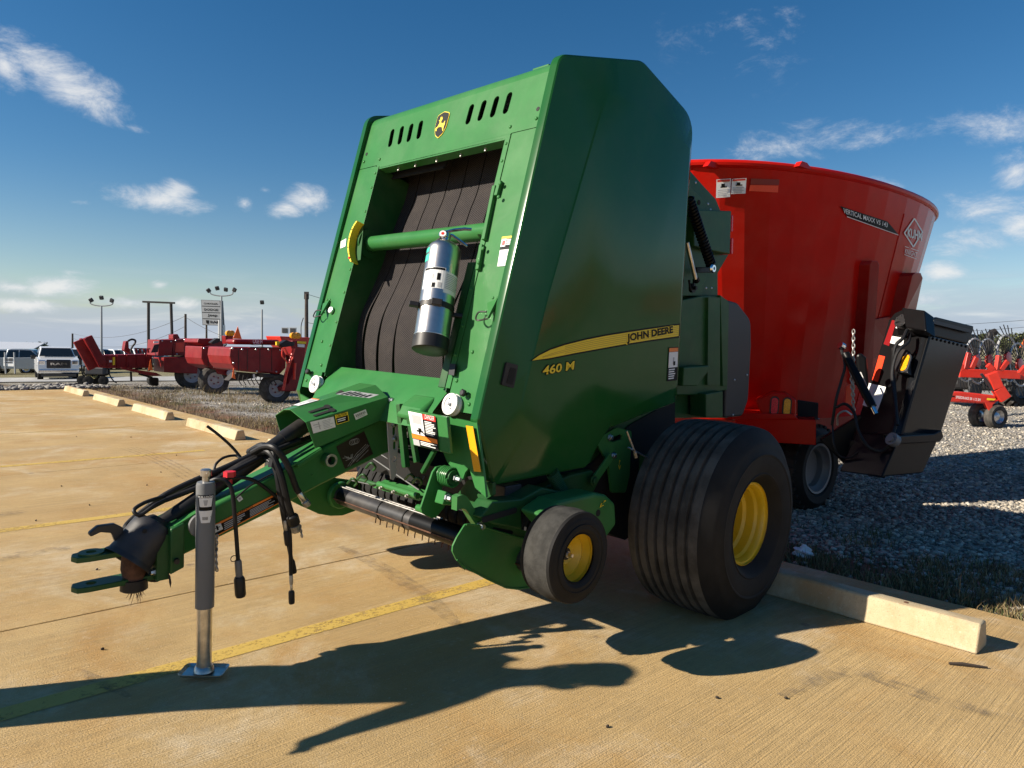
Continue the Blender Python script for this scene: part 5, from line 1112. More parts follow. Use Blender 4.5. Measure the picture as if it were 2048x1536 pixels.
def ewrap(nm, a0, a1, z0, z1, m, off=.0006, n=10):
    b = MB()
    for i in range(n):
        q0, q1 = a0+(a1-a0)*i/n, a0+(a1-a0)*(i+1)/n; r_ = ER+off; b.poly([V(r_*math.cos(q0), r_*math.sin(q0), z0), V(r_*math.cos(q1), r_*math.sin(q1), z0), V(r_*math.cos(q1), r_*math.sin(q1), z1), V(r_*math.cos(q0), r_*math.sin(q0), z1)])
    return b.build(nm, m, ex, 40)
ewrap('label', -1.15, .25, .27, .375, 'decal_white'); ewrap('label', .25, 1.35, .255, .36, 'decal_white', .0005)
ewrap('label_heading', -1.1, .2, .362, .373, 'decal_black', .0012)
for k in range(9): ewrap('label_print', .32, 1.3-.2*(k % 3)*.5, .345-.0085*k, .349-.0085*k, 'decal_grey', .0011, 6)
for (a0, a1, z0, z1, mm) in [(-.95, -.75, .30, .345, 'decal_grey'), (-.65, -.4, .315, .34, 'decal_grey'), (-.2, .0, .31, .345, 'decal_black'), (-1.0, -.8, .275, .292, 'decal_grey'), (-.7, -.55, .275, .295, 'decal_red'), (-.45, -.25, .273, .296, 'decal_black'), (-.1, .1, .275, .3, 'decal_grey')]: ewrap('label_print', a0, a1, z0, z1, mm, .0011, 3)
mat('decal_teal', (.05, .55, .38), .5); ewrap('inspection_sticker', -1.45, -.95, .415, .45, 'decal_teal', .0008, 5); ewrap('inspection_sticker', -1.45, -1.0, .462, .485, 'decal_teal', .0008, 5)
MB().lathe([(.186, ER+.0008), (.186, ER+.004), (.212, ER+.004), (.212, ER+.0008)], (0, 0, 0), (0, 0, 1), 48, cap=False).build('strap', 'black_plastic', ex)
MB().box((ER+.008, .0, .200), (.014, .05, .03)).build('strap_clasp', 'black_plastic', ex, 0, bevel=.003); MB().box((.03, -ER-.02, .193), (.03, .045, .022)).build('strap_tab', 'black_plastic', ex, 0, bevel=.003); MB().box((-.02, ER+.02, .190), (.02, .07, .02)).build('strap_arm', 'black_plastic', ex, 0, bevel=.003)
MB().box((-ER-.012, .02, .18), (.012, .05, .34)).build('mount_bracket', 'black_plastic', ex, 0, bevel=.003)
# ------------------------------------------------------------------ red feed mixer wagon behind the baler
MC = V(2.776, 7.674, -.03); EA = V(math.cos(.678), math.sin(.678), 0); EB = V(-EA.y, EA.x, 0)
mixer = thing('feed_mixer', 'tall glossy red oval feed mixer wagon with black conveyor behind the green baler', 'feed mixer', MC)
K = lambda P: V(P) - MC
def wb(b, name, m, parent=None, smooth=35, bevel=0., seg=2):
    b.v = [(x-MC.x, y-MC.y, z-MC.z) for x, y, z in b.v]; return b.build(name, m, parent or mixer, smooth, bevel, seg)
ZT, ZB = 2.95, .80
def tub_ab(z): q = (ZT-z)/(ZT-ZB); return 2.335-.66*q, 1.25-.40*q
def tub_ring(z, k=0., n=46):
    a, b_ = tub_ab(z); a += k; b_ += k; out = []
    for i in range(n):
        th = 2*math.pi*i/n; c, s_ = math.cos(th), math.sin(th); e = .92
        out.append(V(MC.x, MC.y, 0) + EA*(a*abs(c)**e*(1 if c > 0 else -1)) + EB*(b_*abs(s_)**e*(1 if s_ > 0 else -1)) + V(0, 0, z))
    return out
b = MB().loft([tub_ring(z) for z in (ZB, 1.5, 2.2, ZT)] + [tub_ring(ZT, -.03), tub_ring(ZB, -.03)], cap=False); b.f.append(tuple(range(45, -1, -1))); wb(b, 'tub', 'mixer_red', smooth=0)
rim = tub_ring(ZT-.01, -.012, 64); wb(MB().tube(rim+[rim[0]], .034, 10, cap=False), 'rim_tube', 'mixer_red')
def inside(P):
    a, b_ = tub_ab(P.z); d = P-MC; u, v = d.dot(EA)/a, d.dot(EB)/b_; return abs(u)**2.17+abs(v)**2.17 < 1
def tub_hit(px, py, off=.012):
    d = ray(px, py); t0 = 4.5
    while t0 < 12 and not inside(CAM+d*t0): t0 += .02
    lo, hi = t0-.02, t0
    for _ in range(12):
        m_ = (lo+hi)/2
        if inside(CAM+d*m_): hi = m_
        else: lo = m_
    return CAM + d*(lo-off)
def tub_patch(name, c4, m, parent=None, off=.012, nu=8, nv=3, r=None):   # corners TL TR BR BL in pixels
    b = MB(); g = []
    for j in range(nv+1):
        for i in range(nu+1):
            u, v = i/nu, j/nv; px = (c4[0][0]*(1-u)+c4[1][0]*u)*(1-v)+(c4[3][0]*(1-u)+c4[2][0]*u)*v; py = (c4[0][1]*(1-u)+c4[1][1]*u)*(1-v)+(c4[3][1]*(1-u)+c4[2][1]*u)*v; g.append(tub_hit(px, py, off))
    fs_ = [(j*(nu+1)+i, (j+1)*(nu+1)+i, (j+1)*(nu+1)+i+1, j*(nu+1)+i+1) for j in range(nv) for i in range(nu)]
    b.add(g, fs_); return wb(b, name, m, parent, 60)
def sub4(c4, u0, v0, u1, v1):
    f_ = lambda u, v: tuple((c4[0][k]*(1-u)+c4[1][k]*u)*(1-v)+(c4[3][k]*(1-u)+c4[2][k]*u)*v for k in (0, 1)); return [f_(u0, v0), f_(u1, v0), f_(u1, v1), f_(u0, v1)]
def tub_text(name, body, c4, m, parent, off=.02, shear=0., bold=0.):
    cu = bpy.data.curves.new('t', 'FONT'); cu.body = body; cu.shear = shear; cu.offset = bold; cu.resolution_u = 2; o = bpy.data.objects.new('t', cu); COL.objects.link(o); bpy.context.view_layer.update()
    me = bpy.data.meshes.new_from_object(o.evaluated_get(bpy.context.evaluated_depsgraph_get())); bpy.data.objects.remove(o); me.materials.clear()
    xs_ = [v.co.x for v in me.vertices]; ys_ = [v.co.y for v in me.vertices]
    for v in me.vertices:
        u = (v.co.x-min(xs_))/(max(xs_)-min(xs_)); w = 1-(v.co.y-min(ys_))/(max(ys_)-min(ys_)); (px, py) = sub4(c4, u, w, u, w)[0]; v.co = K(tub_hit(px, py, off))
    return link(name, me, m, parent, 0)
for q in ([(1433, 359), (1462, 357), (1460, 394), (1432, 396)], [(1464, 358), (1493, 356), (1491, 387), (1462, 388)]):
    o = tub_patch('danger_label', q, 'decal_white', nu=2); tub_patch('label_frame', sub4(q, .06, .03, .94, .15), 'decal_red', o, .02, 2, 1)
    tub_patch('label_figure', sub4(q, .35, .25, .6, .42), 'decal_black', o, .02, 1, 1); tub_patch('label_figure', sub4(q, .3, .40, .75, .47), 'decal_black', o, .02, 1, 1)
    for k in range(4): tub_patch('label_print', sub4(q, .12, .58+.1*k, .86-.1*(k % 2), .62+.1*k), 'decal_grey', o, .02, 1, 1)
tub_patch('reflector', [(1502, 357), (1559, 359), (1558, 370), (1501, 369)], 'reflector_darkred'); tub_patch('reflector', [(1500, 370), (1557, 371), (1556, 385), (1498, 382)], 'reflector_red')
c4 = [(1680, 412), (1775, 443), (1797, 469), (1694, 432)]; o = tub_patch('model_band', c4, 'decal_black', nu=12)
tub_patch('model_underline', [(1694, 432.5), (1797, 469.5), (1797, 470.8), (1694, 434)], 'decal_white', o, .02, 10, 1)
tub_text('model_name', 'VERTICAL MAXX VS 143', [(1687, 416), (1776, 446), (1775, 455), (1687, 426)], 'decal_white', o, .022, 0, .01)
dm = [(1829, 437), (1845, 464), (1827, 494), (1809, 466)]
def tub_stroke(name, pts, w, m, parent):
    b = MB()
    for i in range(len(pts)-1):
        a, c = Vector(pts[i]), Vector(pts[i+1]); s_ = (c-a).normalized()*w/2; s_ = Vector((-s_.y, s_.x)); b.poly([tub_hit(*(a+s_), .015), tub_hit(*(a-s_), .015), tub_hit(*(c-s_), .015), tub_hit(*(c+s_), .015)])
    return wb(b, name, m, parent, 0)
o = tub_stroke('diamond_emblem', dm+[dm[0]], 2.6, 'decal_white', None)
tub_text('maker_name', 'KUHN', [(1816, 456), (1845, 463), (1844, 483), (1815, 474)], 'decal_white', o, .022, 0, .03)
tub_text('maker_line', 'KNIGHT', [(1811, 497), (1835, 505), (1833, 515), (1810, 507)], 'decal_white', o, .02)
tub_stroke('rule', [(1810, 493), (1838, 502)], 1.2, 'decal_white', o); tub_stroke('rule', [(1809, 509), (1833, 518)], 1.2, 'decal_white', o)
def tub_fin(name, pix, th, push=.16, m='mixer_red'):          # upright rib standing off the tub
    pts = [tub_hit(px, py, -.02) for px, py in pix]; out = (-EB*.9 + EA*.25).normalized()
    return wb(MB().prism(pts, out*push), name, m, smooth=0, bevel=.006)
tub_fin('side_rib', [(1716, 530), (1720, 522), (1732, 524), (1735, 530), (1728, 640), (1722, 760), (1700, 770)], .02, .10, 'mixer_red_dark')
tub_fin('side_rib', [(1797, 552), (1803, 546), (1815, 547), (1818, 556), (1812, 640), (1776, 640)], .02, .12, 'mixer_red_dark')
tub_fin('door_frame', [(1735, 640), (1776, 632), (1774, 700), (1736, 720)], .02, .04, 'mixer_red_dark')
for px in (1420, 1600):
    p = tub_hit(px, 338, .0); up_ = V(0, 0, .045); s_ = EA*.10; wb(MB().prism([p-s_, p+s_*1.1, p+s_*.2+up_, p-s_*.6+up_], (-EB)*.05), 'rim_gusset', 'mixer_red', smooth=0)
for k in (35, 41):                      # weld seams between the bent sheets
    wb(MB().tube([tub_ring(z, .003)[k] for z in (ZB+.05, 1.5, 2.2, 2.76)], .004, 5), 'weld_seam', 'mixer_red')
# frame, lamp box, skirts
mid = lambda px, py, dp: at_depth(px, py, dp)
FN = (-EB).normalized()
def side_prism(name, pix, dref, th, m, bevel=.006, parent=None, n=None, seg=2):
    n = n or FN; P0 = at_depth(*pix[0], dref); pts = [hit(px, py, P0, n) for px, py in pix]; return wb(MB().prism(pts, -n*th), name, m, parent, 0, bevel, seg)
LN = (V(-.35, -.93, 0)).normalized()                          # faces camera and slightly left
side_prism('frame_skirt', [(1470, 838), (1586, 838), (1632, 840), (1632, 890), (1560, 886), (1470, 888)], 6.15, .5, 'mixer_red', n=LN)
side_prism('frame_ledge', [(1465, 826), (1588, 828), (1596, 838), (1465, 840)], 6.05, .4, 'mixer_red', n=LN)
lb = side_prism('lamp_box', [(1510, 800), (1546, 784), (1570, 786), (1592, 800), (1592, 836), (1525, 834)], 6.02, .3, 'mixer_red', .015, n=LN)
side_prism('lamp_recess', [(1595, 800), (1637, 806), (1636, 838), (1595, 838)], 6.25, .05, 'groove', n=LN)
wb(MB().tube([at_depth(1594, 838, 6.2), at_depth(1638, 838, 6.25)], .008, 6), 'recess_trim', 'steel')
for px, py, mm in ((1549, 812, 'lens_red'), (1574, 814, 'lens_amber')):
    P0 = hit(px, py, at_depth(1510, 800, 6.02)+LN*.004, LN); sd_ = V(-LN.y, LN.x, 0); M_ = frame(K(P0), sd_, (0, 0, 1))
    if (M_.to_3x3() @ V(0, 0, 1)).dot(LN) < 0: M_ = frame(K(P0), -sd_, (0, 0, 1))
    o = plate('tail_lamp', stadium((0, 0), (.04, 1), .165, .036, 8), [], .02, M_ @ Matrix.Translation((0, 0, .006)), 'black_plastic', mixer, .003)
    plate('lamp_lens', stadium((0, 0), (.04, 1), .14, .026, 8), [], .01, M_ @ Matrix.Translation((0, 0, .013)), mm, o, .004)
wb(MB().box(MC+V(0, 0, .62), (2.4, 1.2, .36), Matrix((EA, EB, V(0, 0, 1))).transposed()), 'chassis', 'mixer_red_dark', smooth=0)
# wheels
def mixer_wheel(C0, R, w, label_far=False):
    root = bpy.data.objects.new('wheel', None); COL.objects.link(root); root.parent = mixer; root.location = K(C0)
    prof = [(-w/2, R*.62), (-w/2-.01, R*.8), (-w/2+.03, R*.96), (-w/2+.05, R), (w/2-.05, R), (w/2-.03, R*.96), (w/2+.01, R*.82), (w/2, R*.66), (w/2-.03, R*.60)]
    MB().lathe(prof, (0, 0, 0), FN, 48, cap=False).build('tyre', 'rubber', root)
    a_ = FN.orthogonal().normalized(); b_ = FN.cross(a_)
    b = MB()
    for k in range(30):
        th = 2*math.pi*k/30
        for r_, s0 in ((0, -1), (.5, 1)):
            q = th+2*math.pi/30*r_; rad = a_*math.cos(q)+b_*math.sin(q); tan = -a_*math.sin(q)+b_*math.cos(q)
            b.bar(rad*(R+.004)+FN*s0*w*.06, rad*(R+.002)+FN*s0*(w/2-.03)+tan*.02, .035, .03, rad)
    struct(b.build('tread_lugs', 'rubber', root, 0), 'stuff')
    MB().lathe([(w/2-.03, R*.60), (w/2-.01, R*.60), (w/2-.015, R*.55), (w/2-.05, R*.52), (w/2-.07, R*.46), (w/2-.12, R*.44), (w/2-.14, R*.2), (w/2-.14, 0)], (0, 0, 0), FN, 40, cap=False).build('rim', 'grey_paint', root)
    return root
wc = hit(1634, 1020, (0, 0, -.03), (0, 0, 1)) + EB*.14; mixer_wheel(wc+V(0, 0, .385), .39, .30)
mixer_wheel(wc+EB*1.5+V(0, 0, .385), .39, .30)
# discharge conveyor
c0, c1, c2_ = at_depth(1857, 672, 5.75), at_depth(1800, 873, 5.55), at_depth(1776, 645, 6.2)
PN = (c1-c0).cross(c2_-c0).normalized(); PN = PN if PN.dot(CAM-c0) > 0 else -PN      # side plate, faces left
SN = None; c3 = at_depth(1936, 686, 6.1); SN = (c1-c0).cross(c3-c0).normalized(); SN = SN if SN.dot(CAM-c0) > 0 else -SN   # front sheet
on_p = lambda px, py, off=0.: hit(px, py, c0+PN*off, PN); on_s = lambda px, py, off=0.: hit(px, py, c0+SN*off, SN)
wb(MB().prism([on_p(px, py) for px, py in [(1868, 640), (1862, 660), (1857, 672), (1800, 873), (1790, 905), (1764, 954), (1740, 950), (1693, 938), (1698, 900), (1772, 660), (1778, 640), (1790, 626), (1806, 619), (1822, 620)]], -PN*.03), 'conveyor_side', 'black_paint', bevel=.004, smooth=0)
cf = wb(MB().prism([on_s(px, py) for px, py in [(1858, 671), (1938, 690), (1880, 872), (1800, 872)]], -SN*.06), 'conveyor_sheet', 'black_gloss', bevel=.006, smooth=0)
for k in range(9):
    q = k/8; wb(MB().dome(on_s(1866+66*q, 677+16*q, .002), SN, .012), 'bolt', 'black_paint', cf)
wb(MB().prism([on_s(px, py, .03) for px, py in [(1800, 872), (1880, 872), (1846, 946), (1764, 954)]], -SN*.35), 'conveyor_boot', 'black_paint', bevel=.01, smooth=0)
wb(MB().prism([on_s(px, py, .09) for px, py in [(1796, 872), (1868, 868), (1884, 860), (1888, 874), (1880, 884), (1800, 888)]], -SN*.12), 'boot_ledge', 'black_paint', bevel=.008, smooth=0)
wb(MB().prism([on_s(px, py, .0) for px, py in [(1852, 640), (1875, 634), (1948, 652), (1946, 664), (1936, 688), (1858, 670)]], -SN*.25), 'conveyor_head', 'black_paint', bevel=.01, smooth=0)
wb(MB().prism([on_s(px, py, .03) for px, py in [(1868, 640), (1944, 660), (1942, 666), (1866, 647)]], -SN*.02), 'head_rail', 'dark_poly', smooth=0)
mtr = wb(MB().prism([on_p(px, py, .02) for px, py in [(1822, 628), (1868, 634), (1872, 676), (1830, 668)]], PN*.12), 'motor_mount', 'black_paint', bevel=.01, smooth=0)
mc = on_p(1806, 644, .10); wb(MB().cyl(mc-PN*.12, mc+PN*.03, .060, 22), 'hydraulic_motor', 'black_plastic', bevel=.004)
for k in range(7):
    a_ = PN.orthogonal().normalized(); b_ = PN.cross(a_); q = k*2*math.pi/7; wb(MB().hexbolt(mc+PN*.03+(a_*math.cos(q)+b_*math.sin(q))*.046, PN, .006, .008), 'bolt', 'dark_poly', mtr)
def pp4(name, c4, m, off=.004, parent=None, f_=on_p): return wb(MB().poly([f_(px, py, off) for px, py in c4]), name, m, parent, 0)
pp4('reflector', [(1784, 640), (1793, 642), (1778, 692), (1767, 688)], 'reflector_darkred'); pp4('reflector', [(1758, 710), (1770, 713), (1756, 764), (1744, 760)], 'reflector_red')
o = pp4('warning_label', [(1794, 647), (1810, 652), (1808, 660), (1791, 656)], 'decal_white'); o = pp4('warning_label', [(1784, 672), (1808, 676), (1806, 692), (1780, 686)], 'decal_white'); pp4('label_field', [(1787, 675), (1805, 679), (1803, 688), (1784, 683)], 'decal_grey', .007, o)
pp4('data_sheet', [(1738, 766), (1772, 774), (1755, 822), (1725, 810)], 'decal_white'); 
wb(MB().prism([on_p(px, py, .03) for px, py in [(1790, 700), (1822, 704), (1824, 752), (1800, 748), (1792, 740)]], PN*.05), 'lamp_housing', 'black_plastic', bevel=.008, smooth=0)
lc = on_p(1810, 726, .085); e1 = (on_p(1817, 706, .085)-on_p(1805, 745, .085)).normalized(); M_ = frame(K(lc), e1.cross(PN), e1); o = plate('marker_lamp', stadium((0, 0), (0, 1), .17, .042, 8), [], .014, M_, 'dark_poly', mixer, .003); plate('lamp_lens', stadium((0, 0), (0, 1), .145, .032, 8), [], .012, M_ @ Matrix.Translation((0, 0, .008)), 'lens_amber', o, .004)
def mhose(pix, r, m='hose', nm='hydraulic_hose'): return wb(MB().tube(smoothpath([at_depth(*p) for p in pix], 6), r, 8), nm, m)
mhose([(1814, 660, 5.8), (1806, 676, 5.75), (1792, 690, 5.75), (1787, 710, 5.75), (1786, 740, 5.75), (1790, 790, 5.65), (1792, 840, 5.55), (1786, 868, 5.5)], .014)
mhose([(1820, 668, 5.8), (1816, 684, 5.75), (1800, 698, 5.72), (1790, 716, 5.72), (1784, 750, 5.7), (1790, 800, 5.6), (1795, 850, 5.5)], .014)
mhose([(1683, 700, 5.75), (1690, 730, 5.7), (1683, 760, 5.7), (1672, 800, 5.7), (1664, 850, 5.75)], .012)
mhose([(1672, 815, 5.7), (1690, 808, 5.65), (1708, 825, 5.6), (1716, 860, 5.55), (1735, 892, 5.5), (1760, 902, 5.5), (1780, 890, 5.45)], .012)
mhose([(1665, 850, 5.75), (1668, 890, 5.7), (1680, 912, 5.7), (1700, 915, 5.65), (1716, 905, 5.6)], .008)
mhose([(1675, 850, 5.7), (1676, 830, 5.65), (1690, 822, 5.62), (1704, 830, 5.6)], .008, 'bare_steel')
a, c = at_depth(1683, 692, 5.75), at_depth(1752, 828, 5.45); wb(MB().tube([a.lerp(c, .12), a.lerp(c, .9)], .033, 16), 'lift_cylinder', 'black_paint'); wb(MB().tube([a.lerp(c, .88), c], .018, 12), 'cylinder_rod', 'chrome'); wb(MB().lathe([(-.02, .03), (.02, .03)], a, PN, 14), 'cylinder_eye', 'chrome')
pp4('cylinder_sticker', [(0, 0)]*0 or [(1718, 744), (1722, 744), (1736, 774), (1732, 776)], 'decal_grey', .25)
lc = at_depth(1782, 877, 5.4); wb(MB().lathe([(-.05, .05), (.0, .05), (.0, .03), (.015, .03)], lc, PN, 18), 'pivot_pin', 'grey_paint')
side_prism('lift_arm', [(1712, 710), (1722, 705), (1734, 715), (1738, 770), (1726, 800), (1715, 760)], 5.95, .06, 'black_paint', n=LN, bevel=.02)
side_prism('lit_flange', [(1692, 772), (1706, 766), (1703, 812), (1690, 806)], 5.95, .02, 'reflector_red', n=LN)  # skirt flange, its sunlit look put into a brighter red
def wchain(px0, px1, n, dp):
    a, b_ = at_depth(*px0, dp), at_depth(*px1, dp); d = (b_-a).normalized(); e = d.orthogonal().normalized(); f_ = d.cross(e); bb = MB()
    for i in range(n):
        c = a.lerp(b_, (i+.5)/n); s_ = e if i % 2 else f_; L = (b_-a).length/n*.68
        bb.tube([c+d*(L*math.cos(q))+s_*(L*.55*math.sin(q)) for q in (2*math.pi*k/8 for k in range(9))], .005, 5, cap=False)
    return wb(bb, 'chain', 'bare_steel')
wchain((1707, 660), (1706, 800), 20, 5.7); wchain((1702, 740), (1708, 830), 12, 5.68)
side_prism('boot_plate', [(1700, 880), (1745, 890), (1780, 905), (1764, 952), (1730, 948), (1695, 925)], 5.75, .03, 'black_paint', n=LN)
side_prism('under_guard', [(1640, 880), (1720, 830), (1800, 880), (1765, 950), (1690, 930)], 6.1, .1, 'black_paint', n=LN)
# ------------------------------------------------------------------ old red hay machines in a row on the left
SN_ = V(.70, -.714, 0).normalized(); AX = V(SN_.y, -SN_.x, 0)   # side that faces us, axis of the row
def hay_machine(name, label, cat, g, build, group=None):
    r_ = thing(name, label, cat, g, None, group)
    def pr(nm, pix, th, m, off=0., bevel=.02, parent=None, n=None):
        n = n or SN_; pts = [hit(px, py, g+SN_*off, n)-g for px, py in pix]; return MB().prism(pts, -n*th).build(nm, m, parent or r_, 0, bevel)
    def wheel(px, py, R, w, off=0., m='decal_grey'):
        c = hit(px, py, g+SN_*off, SN_)-g; c.z = R-.03; root = bpy.data.objects.new('wheel', None); COL.objects.link(root); root.parent = r_; root.location = c
        MB().lathe([(-w, R*.7), (-w-.01, R*.9), (-w*.85, R)] + [(-w*.85+w*.7*k/8, R-(.015 if k % 2 else 0)) for k in range(1, 8)] + [(-w*.15, R), (.01, R*.88), (0, R*.62), (-.03, R*.56)], (0, 0, 0), SN_, 40, cap=False).build('tyre', 'tread', root)
        MB().lathe([(-.03, R*.57), (-.01, R*.56), (-.02, R*.50), (-.06, R*.46), (-.08, R*.3), (-.05, R*.16), (-.05, 0)], (0, 0, 0), SN_, 32, cap=False).build('rim', m, root)
        for k in range(5):
            a_ = k*2*math.pi/5; u_ = AX*math.cos(a_)+V(0, 0, 1)*math.sin(a_); MB().hexbolt(u_*R*.26-SN_*.06, SN_, .014, .03).build('lug_nut', 'old_red', root)
    def tri(pix, off=.3):
        pts = [hit(px, py, g+SN_*off, SN_)-g for px, py in pix]; o = MB().prism(pts, -SN_*.01).build('slow_vehicle_triangle', 'orange_sign', r_, 0)
        return o
    build(r_, pr, wheel, tri, g); return r_
def Z2(x, y): return (260+x/5.12, 560+y/5.12)
def Z1(x, y): return (x/5.12, 560+y/5.12)
z2 = lambda *l: [Z2(a, b_) for a, b_ in l]; z1 = lambda *l: [Z1(a, b_) for a, b_ in l]
def mA(r_, pr, wheel, tri, g):
    wheel(*Z2(640, 1010), .44, .30); pr('pickup_trough', z2((345, 795), (650, 785), (700, 860), (690, 960), (430, 950), (350, 945)), .9, 'old_red', .25)
    pr('flywheel_housing', z2((440, 610), (660, 600), (690, 640), (650, 780), (430, 775)), 1.1, 'old_red', -.1)
    pr('twine_box', z2((300, 612), (445, 612), (425, 775), (285, 775)), 1.0, 'old_red', .0, .01)
    pr('twine_window', z2((252, 660), (300, 655), (285, 740), (215, 745)), .02, 'groove', -.55, 0, n=-AX*.3+SN_*.2)
    pr('knotter_stack', z2((440, 560), (490, 552), (515, 600), (440, 605)), .4, 'old_red', -.3); pr('main_body', z2((660, 600), (900, 600), (960, 640), (960, 900), (700, 880), (660, 800)), 1.0, 'old_red', -.15)
    pr('bale_chamber', z1((1040, 770), (1500, 760), (1560, 770), (1560, 900), (1250, 905), (1030, 900)), .5, 'old_red', -.3); pr('chamber_rail', z1((1380, 695), (1540, 700), (1540, 712), (1380, 710)), .06, 'pole_dark', -.3, .0)
    a, c = hit(*Z1(845, 600), g-SN_*.3, SN_)-g, hit(*Z1(1000, 890), g-SN_*.3, SN_)-g
    MB().bar(a, c, .50, .10, SN_).build('bale_chute', 'old_red', r_, 0, bevel=.02)
    for o_ in (-.2, .2): MB().bar(a+SN_*o_, c+SN_*o_, .05, .17, SN_).build('chute_rail', 'old_red', r_, 0)
    pr('chamber_band', z1((1155, 790), (1178, 790), (1178, 870), (1155, 872)), .01, 'decal_yellow', -.28, 0); pr('chamber_label', z1((1118, 822), (1146, 822), (1146, 842), (1118, 842)), .01, 'decal_white', -.28, 0)
    pr('cylinder_block', z1((1285, 628), (1318, 622), (1322, 700), (1345, 712), (1345, 760), (1270, 720)), .25, 'old_red', -.2)
    MB().tube(smoothpath([hit(*Z1(x, y), g, SN_)-g for x, y in ((1310, 625), (1350, 608), (1385, 620), (1380, 650), (1350, 690), (1340, 740))]), .028, 6).build('hydraulic_hose', 'hose', r_)
    pr('drawbar', z1((1250, 895), (1600, 950), (1660, 980), (1560, 985), (1260, 915)), .2, 'old_red', .2, .0); tri(z1((1540, 810), (1565, 925), (1520, 925)), .28)
    for x0, y0, x1, y1 in ((1420, 960, 1560, 1000), (1340, 940, 1345, 1040)): MB().cyl(hit(*Z1(x0, y0), g, SN_)-g, hit(*Z1(x1, y1), g, SN_)-g, .03, 6).build('brace', 'pole_dark', r_)
    for x in (1100, 1200, 1300, 1400, 1500): pr('chamber_rib', z1((x, 765), (x+8, 765), (x+8, 900), (x, 900)), .05, 'old_red', -.26, 0)
    for x, y in ((470, 620), (560, 615), (640, 640), (480, 760), (600, 770), (330, 625), (420, 630)): MB().dome(hit(*Z2(x, y), g+SN_*.0, SN_)-g, SN_, .025).build('bolt', 'steel', r_)
    pr('access_door', z2((470, 640), (560, 635), (550, 740), (462, 742)), .02, 'rake_red', -.08, .01); pr('maker_plate', z2((245, 628), (295, 626), (293, 645), (243, 647)), .02, 'decal_white', .02, 0)
    for k in range(4): MB().tube([hit(*Z1(1390+40*k, 700), g-SN_*.2, SN_)-g, hit(*Z1(1400+40*k, 745), g-SN_*.2, SN_)-g], .03, 6).build('knotter_bracket', 'old_red', r_)
    pr('far_wheel', z2((190, 1000), (300, 1000), (300, 1085), (220, 1085), (195, 1050)), .25, 'rubber', -1.0, .05)
def mB(r_, pr, wheel, tri, g):
    wheel(*Z2(880, 1060), .39, .27); pr('side_panel', z2((735, 680), (1022, 685), (1020, 940), (870, 915), (760, 870), (730, 800)), 1.2, 'old_red', .1, .03)
    pr('lower_frame', z2((860, 880), (1040, 930), (1050, 990), (900, 960)), .9, 'old_red', .05); pr('top_cover', z2((700, 600), (880, 602), (860, 650), (770, 680), (690, 640)), 1.0, 'old_red', -.4)
    pr('wiper_arm', z2((830, 640), (890, 595), (930, 600), (920, 635), (850, 660)), .2, 'black_plastic', .1, .01); pr('lamp_post', z2((975, 570), (1060, 570), (1055, 655), (985, 655)), .25, 'old_red', .05, .01)
    for x in (1008, 1040): c = hit(*Z2(x, 545), g+SN_*.1, SN_)-g; MB().lathe([(-.06, .07), (.0, .08), (.05, .075), (.07, .02)], c, SN_, 16).build('warning_lamp', 'lens_amber', r_)
    for x in (800, 880, 960): pr('panel_seam', z2((x, 695), (x+4, 695), (x+4, 890), (x, 890)), .012, 'pole_dark', .11, 0)
    for x, y in ((760, 700), (850, 705), (1000, 705), (1000, 900), (860, 890)): MB().dome(hit(*Z2(x, y), g+SN_*.11, SN_)-g, SN_, .025).build('bolt', 'steel', r_)
    MB().tube(smoothpath([hit(*Z2(x, y), g+SN_*.25, SN_)-g for x, y in ((990, 660), (960, 690), (985, 760), (1030, 800), (1040, 900))]), .02, 6).build('hydraulic_hose', 'hose', r_)
    MB().lathe([(0, .10), (.05, .10), (.06, .07), (.06, 0)], hit(*Z2(1025, 955), g+SN_*.12, SN_)-g, SN_, 18).build('hub_disc', 'decal_grey', r_)
